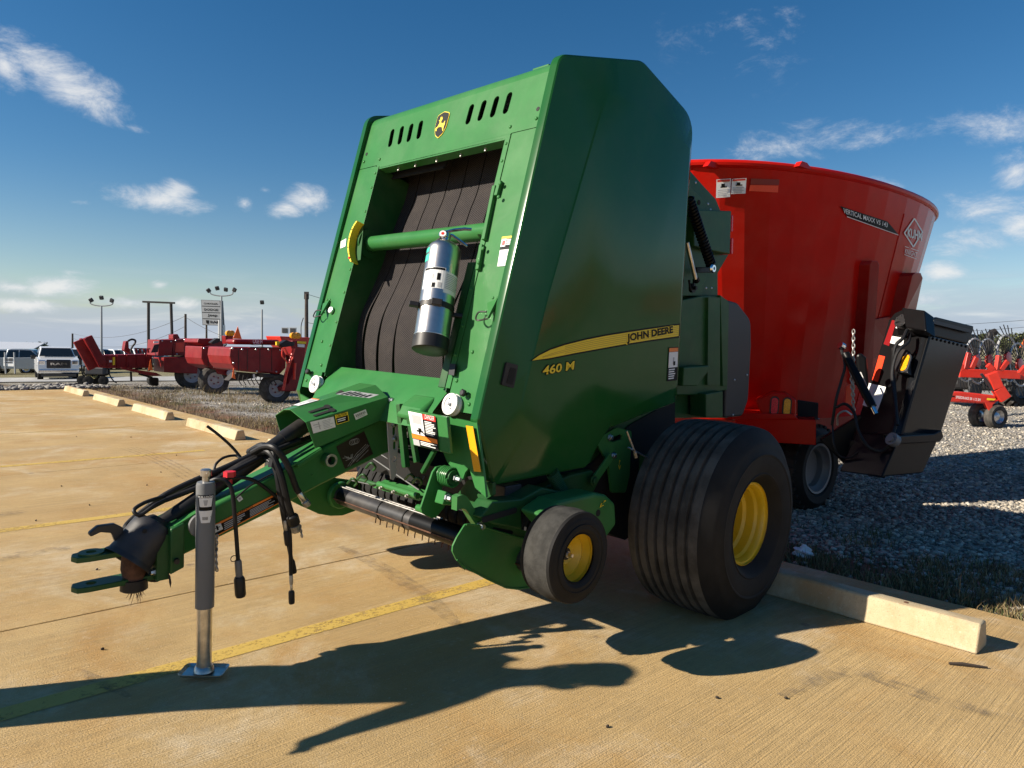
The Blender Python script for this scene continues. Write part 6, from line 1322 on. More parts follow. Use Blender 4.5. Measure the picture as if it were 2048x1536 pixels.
def mC(r_, pr, wheel, tri, g):
    wheel(*Z2(1510, 1095), .36, .26); pr('side_panel', z2((1030, 688), (1560, 695), (1600, 760), (1600, 900), (1540, 965), (1300, 950), (1090, 925), (1040, 860), (1020, 780)), 1.3, 'old_red', .05, .04)
    pr('top_roll', z2((1060, 605), (1540, 612), (1540, 668), (1060, 660)), .5, 'old_red', -.5, .06); pr('panel_trim', z2((1230, 684), (1560, 690), (1560, 700), (1230, 694)), .02, 'pole_dark', .08, 0)
    pr('rear_column', z2((1660, 620), (1805, 640), (1790, 800), (1740, 1040), (1700, 1140), (1560, 1140), (1545, 1100), (1620, 1060), (1680, 900)), .4, 'old_red', .15, .02)
    pr('rear_box', z2((1535, 575), (1860, 590), (1860, 800), (1700, 800), (1560, 640)), .8, 'rake_red', -.7, .02); pr('yellow_label', z2((1715, 625), (1805, 632), (1803, 655), (1715, 650)), .01, 'decal_yellow', .17, 0); pr('white_label', z2((1715, 655), (1790, 660), (1788, 690), (1718, 685)), .01, 'decal_white', .17, 0)
    pr('black_linkage', z2((1530, 660), (1600, 615), (1690, 640), (1680, 675), (1570, 690)), .2, 'black_plastic', .25, .01); pr('yellow_clip', z2((1500, 632), (1535, 630), (1535, 670), (1500, 668)), .05, 'decal_yellow', .2, 0)
    for pts in (((1560, 700), (1560, 780), (1610, 850), (1590, 960)), ((1580, 690), (1620, 760), (1670, 790), (1620, 870), (1610, 960))): MB().tube(smoothpath([hit(*Z2(*p), g+SN_*.3, SN_)-g for p in pts]), .02, 6).build('hydraulic_line', 'rake_red', r_)
    for x0, y0, x1, y1 in ((1680, 700, 1600, 960), (1690, 850, 1680, 1020), (1600, 960, 1570, 1130)): MB().cyl(hit(*Z2(x0, y0), g+SN_*.25, SN_)-g, hit(*Z2(x1, y1), g+SN_*.25, SN_)-g, .035, 8).build('brace', 'rake_red', r_)
    for x in (1670, 1712): c = hit(*Z2(x, 570), g+SN_*.1, SN_)-g; MB().lathe([(-.06, .07), (.0, .08), (.05, .075), (.07, .02)], c, SN_, 16).build('warning_lamp', 'lens_amber', r_)
    for x in (1110, 1200, 1330, 1450): pr('panel_seam', z2((x, 700), (x+4, 700), (x+4, 935), (x, 935)), .012, 'pole_dark', .06, 0)
    for x, y in ((1050, 700), (1150, 710), (1290, 712), (1420, 715), (1540, 720), (1060, 850), (1300, 935), (1500, 940)): MB().dome(hit(*Z2(x, y), g+SN_*.06, SN_)-g, SN_, .025).build('bolt', 'steel', r_)
    for k in range(9): a = hit(*Z2(1120+45*k, 965), g+SN_*.0, SN_)-g; MB().tube([a, a+V(-.03, 0, -.12), a+V(.05, 0, -.25)], .012, 5).build('spring_tine', 'pole_dark', r_)
    pr('drive_shield', z2((1350, 955), (1480, 965), (1470, 1010), (1370, 1000)), .3, 'black_plastic', .12, .02); pr('latch', z2((1260, 965), (1280, 965), (1280, 1010), (1262, 1010)), .06, 'steel', .08, .0)
    tri(z2((1105, 475), (1145, 605), (1055, 600)), -.3); tri(z2((1060, 900), (1082, 1015), (1045, 1000)), .2)
    p0, p1 = hit(*Z2(1258, 650), g-SN_*.44, SN_)-g, hit(*Z2(1355, 652), g-SN_*.44, SN_)-g; text('maker_name', 'CASE IH', p0, p1, (0, 0, 1), 'decal_white', r_, .0, .11, 0, .03)
    pr('skid', z2((1100, 940), (1330, 960), (1330, 985), (1200, 1020), (1010, 1030)), .3, 'pole_dark', -.2, .01)
hay_machine('square_baler', 'faded red square baler with raised bale chute, farthest left of the three red machines', 'square baler', G(387, 776), mA, 'old red hay machines on the gravel')
hay_machine('mower_conditioner', 'dark red hay machine with twin amber lamps between the other two red machines', 'hay machine', G(436, 787), mB, 'old red hay machines on the gravel')
hay_machine('mower_conditioner', 'dark red hay machine with white lettering and orange triangle just left of the baler', 'hay machine', G(553, 805), mC, 'old red hay machines on the gravel')
# pressure washer cart with hose reel
g = G(190, 769); ct = thing('washer_cart', 'black wheeled cart with a yellow coiled hose below the bale chute', 'cart', g)
sc = (hit(240, 769, g, (0, 1, 0))-hit(140, 769, g, (0, 1, 0))).length/100
def cp(x, y, dy=0.): p = hit(*Z1(x, y), g+V(0, dy, 0), (0, 1, 0)); return p-g
for x, dy in ((840, 0.), (903, -.3), (990, .2), (1060, -.2)):
    c = cp(x, 1035, dy); MB().lathe([(-.06, .04), (-.07, .12), (-.05, .22), (.05, .22), (.07, .12), (.06, .04)], (c.x, c.y, .20), (.2, -1, 0), 22).build('wheel', 'rubber', ct)
for pts in (((835, 870), (845, 960), (880, 975), (1085, 975), (1120, 930), (1110, 900)), ((860, 880), (875, 965), (1060, 985), (1085, 1030)), ((940, 880), (1080, 890), (1120, 930))): MB().tube(smoothpath([cp(*p) for p in pts], 4), .035, 6).build('frame_tube', 'black_paint', ct)
for k in range(7): MB().tube([cp(925+k*8, 880)+V(.42*math.cos(a)*.55, 0, .60*math.sin(a)) for a in (2*math.pi*j/20 for j in range(21))], .035, 5, cap=False).build('hose_coil', 'field_hose' if k % 2 else 'black_plastic', ct)
MB().box(cp(1000, 930), (.9, .6, .35)).build('pump_block', 'dark_poly', ct, 0, bevel=.05); MB().tube(smoothpath([cp(1110, 930), cp(1130, 985), cp(1160, 1030), cp(1195, 1055)]), .03, 6).build('trailing_hose', 'hose', ct)

# ------------------------------------------------------------------ pickups
def pickup(name, label, loc, heading, paint, group, grille=True, letters=None):
    """heading: direction the front points to, radians from +x"""
    R_ = Matrix.Rotation(heading, 3, 'Z'); r_ = thing(name, label, 'pickup', loc, R_, group)
    L, Wd = 5.8, 2.0; hw = Wd/2
    prof = rpoly([(-2.9, .55, .05), (-2.9, 1.20, .06), (-1.15, 1.24, .02), (1.25, 1.34, .1), (2.65, 1.27, .15), (2.82, 1.10, .08), (2.82, .50, .08), (2.25, .42, .02), (-2.5, .45, .02)], n=4)
    MB().prism([V(x, -hw, z) for x, z in prof], (0, Wd, 0)).build('body', paint, r_, 30, bevel=.06, seg=3)
    cab = [(-1.10, 1.20), (-.95, 1.86), (-.70, 1.93), (.35, 1.93), (.62, 1.86), (1.35, 1.22)]
    MB().loft([[V(x, s_*(hw-.05-(.16 if z > 1.5 else 0)), z) for x, z in cab] for s_ in (-1, 1)]).build('cab', paint, r_, 20, bevel=.04)
    MB().poly([V(.66, -.72, 1.84), V(.66, .72, 1.84), V(1.22, .86, 1.37), V(1.22, -.86, 1.37)]).build('windshield', 'glass_dark', r_, 0).location = (.025, 0, .02)
    for s_ in (-1, 1):
        MB().poly([V(.55, s_*.80, 1.82), V(-.15, s_*.80, 1.84), V(-.15, s_*.93, 1.28), V(1.15, s_*.93, 1.28)]).build('side_window', 'glass_dark', r_, 0).location = (0, s_*.025, .0)
        MB().poly([V(-.22, s_*.80, 1.84), V(-.85, s_*.80, 1.82), V(-.98, s_*.93, 1.28), V(-.22, s_*.93, 1.28)]).build('side_window', 'glass_dark', r_, 0).location = (0, s_*.025, .0)
        MB().box((1.05, s_*(hw+.16), 1.32), (.12, .22, .22)).build('mirror', 'black_plastic', r_, 0, bevel=.03)
        MB().box((2.78, s_*.80, 1.06), (.14, .32, .26)).build('headlight', 'chrome', r_, 0, bevel=.04)
        MB().box((-2.90, s_*.9, 1.05), (.04, .16, .34)).build('tail_light', 'lens_red', r_, 0, bevel=.01)
        for x in (1.85, -1.75):
            w_ = MB().lathe([(-.26, .25), (-.27, .36), (-.22, .41), (-.03, .41), (.02, .36), (.01, .26)], (x, s_*(hw-.02), .41), (0, s_, 0), 28, cap=False).build('tyre', 'rubber', r_)
            MB().lathe([(.0, .26), (-.02, .24), (-.05, .2), (-.03, .08), (-.03, 0)], (x, s_*(hw-.02), .41), (0, s_, 0), 20, cap=False).build('rim', 'steel', w_)
            MB().lathe([(.012, .47), (.014, .41)], (x, s_*hw*1.0, .43), (0, s_, 0), 24, cap=False).build('wheel_arch', 'car_black', r_)
    MB().box((2.84, 0, .56), (.12, 1.94, .22)).build('bumper', 'chrome', r_, 0, bevel=.05); MB().box((-2.95, 0, .58), (.14, 1.9, .18)).build('rear_bumper', 'chrome', r_, 0, bevel=.04)
    MB().box((2.80, 0, .98), (.12, 1.18, .50)).build('grille', 'car_black', r_, 0, bevel=.05); MB().box((2.80, 0, .34), (.1, 1.7, .16)).build('air_dam', 'car_black', r_, 0)
    MB().box((-2.05, 0, 1.215), (1.55, 1.6, .03)).build('bed', 'car_black', r_, 0)
    if letters: text('badge', letters, V(2.865, -.40, .92), V(2.865, .40, .92), (0, 0, 1), 'chrome', r_, .01, .13, 0, .03)
    return r_
def face_cam(p, extra=0.): return math.atan2(-p.y, -p.x) + extra
GT = 'pickups at the dealership across the road'
g = at_depth(112, 755, 43); g.z = float(terrain(g.x, g.y)); pickup('pickup_truck', 'white pickup facing us head on, nearest of the trucks across the road', g, face_cam(g, .05), 'car_white', GT, letters='RAM')
side = [(52, 742, 54, 1.30, 'car_silver', 'silver pickup parked sideways just left of the white truck'), (6, 741, 57, 1.28, 'car_silver', 'silver pickup at the far left edge, partly out of frame'), (168, 745, 56, -.25, 'car_white', 'white pickup half hidden right of the nearest white truck')]
for px, py, dp, ex_, pt, lb in side:
    p = at_depth(px, py, dp); p.z = float(terrain(p.x, p.y)); pickup('pickup_truck', lb, p, face_cam(p, ex_), pt, GT)
row = ['car_white', 'car_silver', 'car_white', 'car_black', 'car_white', 'car_silver', 'car_white', 'car_black']; nm_ = ['just right of the chute top', 'second in the back row', 'third in the back row', 'fourth in the back row', 'fifth in the back row', 'sixth in the back row', 'seventh in the back row', 'last in the back row']
for k, pt in enumerate(row):
    px = 158+k*20; p = at_depth(px, 735, 68); p.z = float(terrain(p.x, p.y)); pickup('pickup_truck', f"distant {pt[4:]} pickup {nm_[k]} of trucks", p, face_cam(p, .45), pt, GT)
# ------------------------------------------------------------------ poles, signs, wires, building, trees
def upright(name, label, cat, px, ybot, ytop, dp, r0, r1, m, group=None):
    a = at_depth(px, ybot, dp); a.z = float(terrain(a.x, a.y)); top = at_depth(px, ytop, dp); r_ = thing(name, label, cat, a, None, group); h = top.z-a.z
    MB().tube([V(0, 0, -.1), V(top.x-a.x, top.y-a.y, h)], [r0, r1], 10).build('pole', m, r_); return r_, top-a
for px, yt, lb, n in ((203, 612, 'tall lot light pole with three floodlights above the bale chute', 3), (443, 592, 'tall lot light pole with four floodlights beside the pylon sign', 4), (524, 619, 'lot light pole with a single floodlight right of the pylon sign', 1)):
    r_, top = upright('light_pole', lb, 'light pole', px, 735, yt, 62, .11, .07, 'pole_grey', 'dealership light poles')
    if n > 1: MB().tube(smoothpath([top+V(-1.0, 0, .55), top+V(-.9, 0, .15), top+V(0, 0, 0), top+V(.9, 0, .15), top+V(1.0, 0, .55)]), .05, 6).build('cross_arm', 'pole_grey', r_)
    for k in range(n):
        x = (k-(n-1)/2)*(.9 if n == 3 else .75); hd = MB().box((0, 0, 0), (.34, .2, .36), Matrix.Rotation(.5*x, 3, 'Y') @ Matrix.Rotation(.4, 3, 'X')); hd.v = [(a+top.x+x, b_+top.y, c+top.z+.62-abs(x)*.15+(.1 if k % 2 else 0)) for a, b_, c in hd.v]; hd.build('floodlight', 'sign_dark', r_, 0, bevel=.06)
r_, top = upright('pylon_sign', 'grey dealership pylon sign with four stacked name panels', 'sign', 441, 735, 640, 66, .22, .22, 'sign_grey')
p = lambda px, py: at_depth(px, py, 66)-r_.location
TLp, TRp, BRp, BLp = p(402, 599.5), p(441, 601), p(444, 651), p(405, 650)
MB().prism([TLp, BLp, BRp, TRp], (0, .6, 0)).build('sign_cabinet', 'sign_dark', r_, 0)
nrm = V(0, -1, 0)
for k, tx in enumerate(('CHRYSLER', 'DODGE', 'Jeep', 'RAM')):
    v0, v1 = k/4+.015, (k+1)/4-.015; f_ = lambda u, v: (TLp*(1-u)+TRp*u)*(1-v)+(BLp*(1-u)+BRp*u)*v
    o = MB().prism([f_(.03, v0), f_(.03, v1), f_(.97, v1), f_(.97, v0)], (0, -.05, 0)).build('name_panel', 'sign_grey', r_, 0)
    a0 = (.14, .86) if k < 2 else ((.3, .8) if k == 2 else (.42, .92)); hh = (.25, .35, .5, .42)[k]*(TLp-BLp).length/4
    text('panel_name', tx, f_(a0[0], v1-.06)+nrm*.07, f_(a0[1], v1-.06)+nrm*.07, (0, 0, 1), 'decal_black', o, .0, hh, 0, .02)
    if k == 3: MB().prism([f_(.2, v0+.04)+nrm*.06, f_(.36, v0+.04)+nrm*.06, f_(.34, v1-.06)+nrm*.06, f_(.28, v1-.03)+nrm*.06, f_(.22, v1-.06)+nrm*.06], (0, -.01, 0)).build('panel_mark', 'decal_black', o, 0)
MB().prism([p(438, 650), p(447, 650), p(448, 740), p(440, 740)], (0, .4, 0)).build('sign_column', 'decal_white', r_, 0)
r_, top = upright('banner_frame', 'dark two-post steel frame with crossbar left of the pylon sign', 'frame', 297, 735, 604, 60, .12, .12, 'pole_dark')
q0 = at_depth(346, 735, 60); q1 = at_depth(342, 607, 60); MB().tube([q0-r_.location, q1-r_.location], .12, 10).build('post', 'pole_dark', r_); MB().bar(at_depth(286, 603.5, 60)-r_.location, at_depth(349, 606, 60)-r_.location, .25, .15).build('crossbar', 'pole_dark', r_, 0)
polesU = []
for px, yb, yt, dp, lb in ((613, 735, 588, 48, 'tall wooden utility pole just left of the baler'), (371, 735, 628, 70, 'short dark utility pole between the frame and the pylon sign'), (145, 735, 667, 95, 'distant utility pole left of the bale chute'), (413, 735, 648, 90, 'thin distant pole behind the pylon sign')):
    r_, top = upright('utility_pole', lb, 'utility pole', px, yb, yt, dp, .15, .11, 'wood_pole', 'wooden utility poles'); polesU.append(r_.location+top)
    if px == 613:
        MB().box(top+V(0, 0, -.1), (.3, .1, .5)).build('pole_bracket', 'pole_dark', r_, 0); MB().tube(smoothpath([top+V(-.2, 0, -1.6), top+V(-.35, 0, -2.2), top+V(-.3, 0, -3.2), top+V(-.1, 0, -3.8)]), .03, 5).build('drop_wire', 'pole_dark', r_)
def wire(a, b_, sag, lb, r=.018):
    a, b_ = V(a), V(b_); o = MB().tube([a.lerp(b_, k/14)+V(0, 0, -sag*4*(k/14)*(1-k/14)) for k in range(15)], r, 4).build('power_line', 'pole_dark', None, 0); tag(o, lb, 'power line', 'overhead power lines')
wire(polesU[2], polesU[1]+V(0, 0, -.2), 1.2, 'upper sagging wire from the far left pole to the short dark pole'); wire(polesU[2]+V(0, 0, -.6), polesU[1]+V(0, 0, -1.2), 1.6, 'lower sagging wire from the far left pole to the short dark pole'); wire(polesU[1]+V(0, 0, -.3), polesU[0]+V(0, 0, -3.8), .8, 'wire running behind the pylon sign to the tall wooden pole')
wire(polesU[0], polesU[0]+V(14, 6, -2.5), .4, 'wire dropping from the tall wooden pole behind the baler'); wire(polesU[0]+V(0, 0, -1.9), polesU[0]+V(14, 6, -3.6), .3, 'second wire leaving the tall wooden pole behind the baler')
for px, yy in ((1880, 642), (1880, 656)): wire(at_depth(1700, yy+14, 90), at_depth(2120, yy-8, 90), .3, 'faint wire crossing low over the fields on the right, ' + ('upper' if yy < 650 else 'lower'), .03)
r_, top = upright('twin_sign', 'two small square dealership signs on one post beside the wooden pole', 'sign', 580, 735, 680, 75, .1, .1, 'pole_grey')
for x0 in (564, 580): a = at_depth(x0, 655, 75)-r_.location; c = at_depth(x0+12, 667, 75)-r_.location; MB().box((a+c)/2, (c.x-a.x, .3, a.z-c.z)).build('sign_face', 'decal_grey', r_, 0); MB().box((a+c)/2+V(0, -.17, 0), ((c.x-a.x)*.75, .05, (a.z-c.z)*.75)).build('sign_mark', 'sign_dark', r_, 0)
# gate sign near the left edge
g = at_depth(20, 752, 46); g.z = float(terrain(g.x, g.y)); r_ = thing('roadside_sign', 'low white sign with bold lettering on two posts at the left edge', 'sign', g)
def rp(x, y): return at_depth(*Z1(x, y), 46)-g
MB().prism([rp(35, 790), rp(35, 880), rp(140, 885), rp(140, 795)], (0, .05, 0)).build('panel', 'decal_white', r_, 0)
for k, (x0, y0, x1, y1) in enumerate(((45, 800, 80, 828), (90, 800, 130, 830), (45, 838, 125, 850))): MB().prism([rp(x0, y0), rp(x0, y1), rp(x1, y1), rp(x1, y0)], (0, -.02, 0)).build('print', 'sign_dark', r_, 0)
for x in (60, 155): MB().tube([rp(x-10, 740), rp(x, 960)], .05, 6).build('post', 'pole_grey', r_)
# low building far left
g = at_depth(-10, 720, 85); g.z = float(terrain(g.x, g.y)); r_ = thing('warehouse', 'long pale blue metal building behind the pickups at far left', 'building', g)
a, c = at_depth(-260, 700, 85)-g, at_depth(62, 700, 85)-g; hgt = at_depth(0, 693, 85).z-g.z
MB().prism([V(a.x, 0, 0), V(c.x-1, 0, 0), V(c.x-1, 0, hgt-.7), V(a.x, 0, hgt-.7)], (0, 18, 0)).build('wall', 'building', r_, 0); MB().prism([V(a.x, -.6, hgt-.7), V(c.x, -.6, hgt-.7), V(c.x-2.2, 6, hgt+.4), V(a.x, 6, hgt+.4)], (0, 0, .12)).build('roof', 'building', r_, 0)
MB().tube([V(c.x-14, 2, hgt-.4), V(c.x-14.6, 2, hgt+3.0)], .15, 8).build('flue', 'pole_dark', r_)
def leaf_mat():
    tone_mat('leaf', [(0, (.030, .040, .014)), (1, (.115, .125, .045)), (.5, (.065, .08, .027))])
leaf_mat()
def tree(label, px, ybase, ytop, dp, wpx, seed):
    g = at_depth(px, ybase, dp); g.z = float(terrain(g.x, g.y)); H_ = at_depth(px, ytop, dp).z-g.z; Wt = wpx/F_PX*dp/2; r_ = thing('tree', label, 'tree', g, None, 'trees on the horizon'); rr = np.random.default_rng(seed)
    b = MB(); b.tube([V(0, 0, -.2), V(.1, 0, H_*.4), V(0, .1, H_*.75)], [.22, .16, .05], 7)
    for k in range(6): a_ = k*1.05; b.tube([V(0, 0, H_*(.3+.06*k)), V(math.cos(a_)*Wt*.6, math.sin(a_)*Wt*.6, H_*(.55+.06*k))], [.09, .03], 5)
    b.build('trunk', 'wood_pole', r_)
    n = 1500; lob = rr.normal(0, 1, (14, 3))*np.array([Wt*.48, Wt*.48, H_*.15])+np.array([0, 0, H_*.6]); c = lob[rr.integers(0, 14, n)]+rr.normal(0, 1, (n, 3))*np.array([Wt*.22, Wt*.22, H_*.11]); c[:, 2] = np.clip(c[:, 2], H_*.1, H_*1.02)
    s_ = Wt*.05+.10; d = rr.normal(0, 1, (n, 3, 3))*s_; v = (c[:, None]+d).reshape(-1, 3)
    me = bpy.data.meshes.new('crown'); me.from_pydata(v.tolist(), [], [(3*i, 3*i+1, 3*i+2) for i in range(n)]); at = me.attributes.new('tone', 'FLOAT', 'POINT'); at.data.foreach_set('value', np.repeat(rr.random(n), 3).astype(np.float32)); link('crown', me, 'leaf', r_, 0)
for k, (px, yb, yt, dp, w, lb) in enumerate([(72, 712, 687, 95, 42, 'small bushy tree above the silver pickups at far left'), (1962, 700, 668, 150, 46, 'rounded tree behind the exhaust pipe on the right'), (2005, 700, 672, 160, 50, 'broad low tree in the middle of the right horizon'), (2044, 700, 666, 140, 44, 'dark tree at the right edge of the picture'), (1925, 700, 678, 170, 40, 'low distant tree just right of the black conveyor')]): tree(lb, px, yb, yt, dp, w, 60+k)
# ------------------------------------------------------------------ wheel rake and tractor on the right
g = G(1998, 857); rk = thing('wheel_rake', 'red wheel rake with dark spider wheels on the gravel at right', 'hay rake', g)
dg_ = (at_depth(1998, 857, 1)-CAM); dg_ = (g-CAM).dot(FWD)
def rpx(px, py, dd=0.): return at_depth(px, py, dg_+dd)-g
def Zr(x, y): return (1780+x/5.485, 620+y/5.485)
c = rpx(2000, 832); Rw = (rpx(2000, 832)-rpx(2000, 857)).length; WN = V(.30, -.95, 0).normalized()
for off in (0, -.32):
    cc = V(c.x, c.y, Rw-.02)+WN*off+V(0, .02, 0); w_ = MB().lathe([(-.14, Rw*.6), (-.15, Rw*.85), (-.12, Rw), (-.03, Rw), (.01, Rw*.86), (0, Rw*.62), (-.03, Rw*.56)], cc, WN, 34, cap=False).build('wheel', 'tread', rk)
    MB().lathe([(-.03, Rw*.56), (-.0, Rw*.55), (-.05, Rw*.42), (-.02, Rw*.2), (-.02, 0)], cc, WN, 24, cap=False).build('rim', 'steel', w_)
zr = lambda x, y, dd=0.: rpx(*Zr(x, y), dd)
def rbar(nm, a, c, w, h, m='rake_red', parent=None): return MB().bar(a, c, w, h).build(nm, m, parent or rk, 0, bevel=.01)
mb_ = MB().prism([zr(560, 900), zr(560, 1005), zr(1060, 1030), zr(1170, 990), zr(1160, 940), zr(800, 900)], (.1, .3, 0)).build('main_beam', 'rake_red', rk, 0, bevel=.02)
MB().prism([zr(1040, 1020), zr(1105, 1140), zr(1125, 1110), zr(1130, 1040), zr(1200, 985), zr(1100, 985)], (.05, .16, 0)).build('wheel_leg', 'rake_red', rk, 0, bevel=.01)
text('model_name', 'SPEEDRAKE SR 112 SH', zr(715, 968)+V(-.01, -.03, 0), zr(985, 1000)+V(-.01, -.03, 0), (0, 0, 1), 'decal_white', rk, .0, .05, 0, .02)
MB().poly([zr(1065, 965, -.02), zr(1060, 988, -.02), zr(1140, 992, -.02), zr(1165, 975, -.02)]).build('reflector', 'decal_yellow', rk, 0)
rbar('upright_arm', zr(1110, 690), zr(1180, 860), .12, .18); rbar('upright_arm', zr(1180, 860), zr(1260, 980), .12, .2); rbar('tool_beam', zr(740, 690, .5), zr(1500, 715, .5), .16, .16)
MB().cyl(zr(1000, 700), zr(1215, 990), .025, 8).build('cylinder', 'dark_poly', rk)
for x, y, x2, y2 in ((860, 470, 820, 650), (945, 520, 890, 640), (1195, 500, 1170, 660), (1285, 560, 1210, 660), (1070, 600, 1130, 660), (770, 600, 800, 660), (1490, 620, 1420, 700)): rbar('wheel_arm', zr(x, y, .2), zr(x2, y2, .2), .07, .09)
MB().tube(smoothpath([zr(640, 950), zr(680, 945), zr(705, 945)]), .01, 5).build('logo_swoosh', 'decal_black', rk)
for k, (x, y, R_) in enumerate(((950, 560, .62), (1090, 560, .62), (1290, 530, .66), (1420, 600, .62), (820, 560, .6))):
    cc = zr(x, y, 1.0+.25*k); nn = V(.55, -.83, .12).normalized(); a_ = nn.orthogonal().normalized(); b_ = nn.cross(a_)
    o = MB().tube([cc+(a_*math.cos(q)+b_*math.sin(q))*R_*.72 for q in (2*math.pi*j/28 for j in range(29))], .02, 5, cap=False).build('rake_ring', 'decal_grey', rk)
    for j in range(24):
        q = 2*math.pi*j/24; u_ = a_*math.cos(q)+b_*math.sin(q); w_ = a_*math.cos(q+.22)+b_*math.sin(q+.22); MB().tube([cc+u_*.12, cc+u_*R_*.72, cc+w_*R_*1.05], .009, 4).build('rake_tine', 'black_plastic', o)
    MB().lathe([(-.03, .13), (.03, .13), (.04, .05)], cc, nn, 14).build('rake_hub', 'rake_red', o)
# tractor beyond the rake
g2 = G(2030, 813); tr = thing('tractor', 'dark tractor with lugged tyres and a bent exhaust behind the red rake', 'tractor', g2); dt_ = (g2-CAM).dot(FWD)
def tp(x, y, dd=0.): return at_depth(*Zr(x, y), dt_+dd)-g2
def big_tyre(cx, cy, rpx_, lug, dd=0.):
    cc = tp(cx, cy, dd); Rr = rpx_/5.485/F_PX*dt_; w_ = MB().lathe([(-.35, Rr*.6), (-.38, Rr*.85), (-.3, Rr*.95), (0, Rr*.95), (.06, Rr*.85), (.04, Rr*.58), (0, Rr*.54)], cc, WN, 40, cap=False).build('tyre', 'rubber', tr)
    MB().lathe([(.0, Rr*.55), (.02, Rr*.53), (-.1, Rr*.45), (-.15, Rr*.2), (-.15, 0)], cc, WN, 28, cap=False).build('rim', 'grey_paint', w_)
    a_ = WN.orthogonal().normalized(); b_ = WN.cross(a_); bb = MB()
    for k in range(lug):
        q = 2*math.pi*k/lug; u_ = a_*math.cos(q)+b_*math.sin(q); t_ = -a_*math.sin(q)+b_*math.cos(q); bb.bar(u_*Rr*.98+WN*.04+cc, u_*Rr*.98-WN*.17+cc+t_*.16, .07, .09, u_); 
        q += math.pi/lug; u_ = a_*math.cos(q)+b_*math.sin(q); t_ = -a_*math.sin(q)+b_*math.cos(q); bb.bar(u_*Rr*.98-WN*.35+cc, u_*Rr*.98-WN*.15+cc+t_*.16, .07, .09, u_)
    struct(bb.build('tyre_lugs', 'tread', w_, 0), 'stuff')
big_tyre(1440, 860, 205, 18); big_tyre(690, 800, 165, 18, 1.5)
MB().prism([tp(560, 640), tp(560, 860), tp(1350, 900), tp(1500, 760), tp(1500, 600), tp(1100, 560)], (.3, 1.2, 0)).build('chassis', 'pole_dark', tr, 0, bevel=.05)
MB().prism([tp(820, 340, 1.), tp(850, 270, 1.), tp(940, 262, 1.), tp(990, 300, 1.), tp(990, 560, 1.), tp(820, 560, 1.)], (.3, 1.0, 0)).build('cab', 'glass_dark', tr, 0, bevel=.05)
MB().tube(smoothpath([tp(1090, 480), tp(1090, 340), tp(1095, 290), tp(1115, 255), tp(1155, 240)]), .09, 10).build('exhaust_pipe', 'black_plastic', tr)
MB().prism([tp(1425, 415), tp(1475, 322), tp(1520, 415)], (0, .02, 0)).build('slow_vehicle_triangle', 'orange_sign', tr, 0)
MB().lathe([(0, .2), (.05, .2), (.06, .05)], tp(925, 875), WN, 18).build('counterweight', 'dark_poly', tr)
# two more red hay machines added out of view at right, for the baler's side to mirror
src = [o for o in bpy.data.objects if o.name.startswith('mower_conditioner') and o.parent is None]
for o_, loc, rz, lb in ((src[-1], (13.5, 5.2, 0), 2.6, 'added red hay machine with orange triangle, unseen at right, for the baler side to mirror'), (src[0], (16.5, 9.2, 0), 2.2, 'added dark red hay machine, unseen beyond the right edge, for the baler side to mirror')):
    c = copy_tree(o_); c.location = (loc[0], loc[1], float(terrain(loc[0], loc[1]))); c.rotation_euler = (0, 0, rz); c['label'] = lb
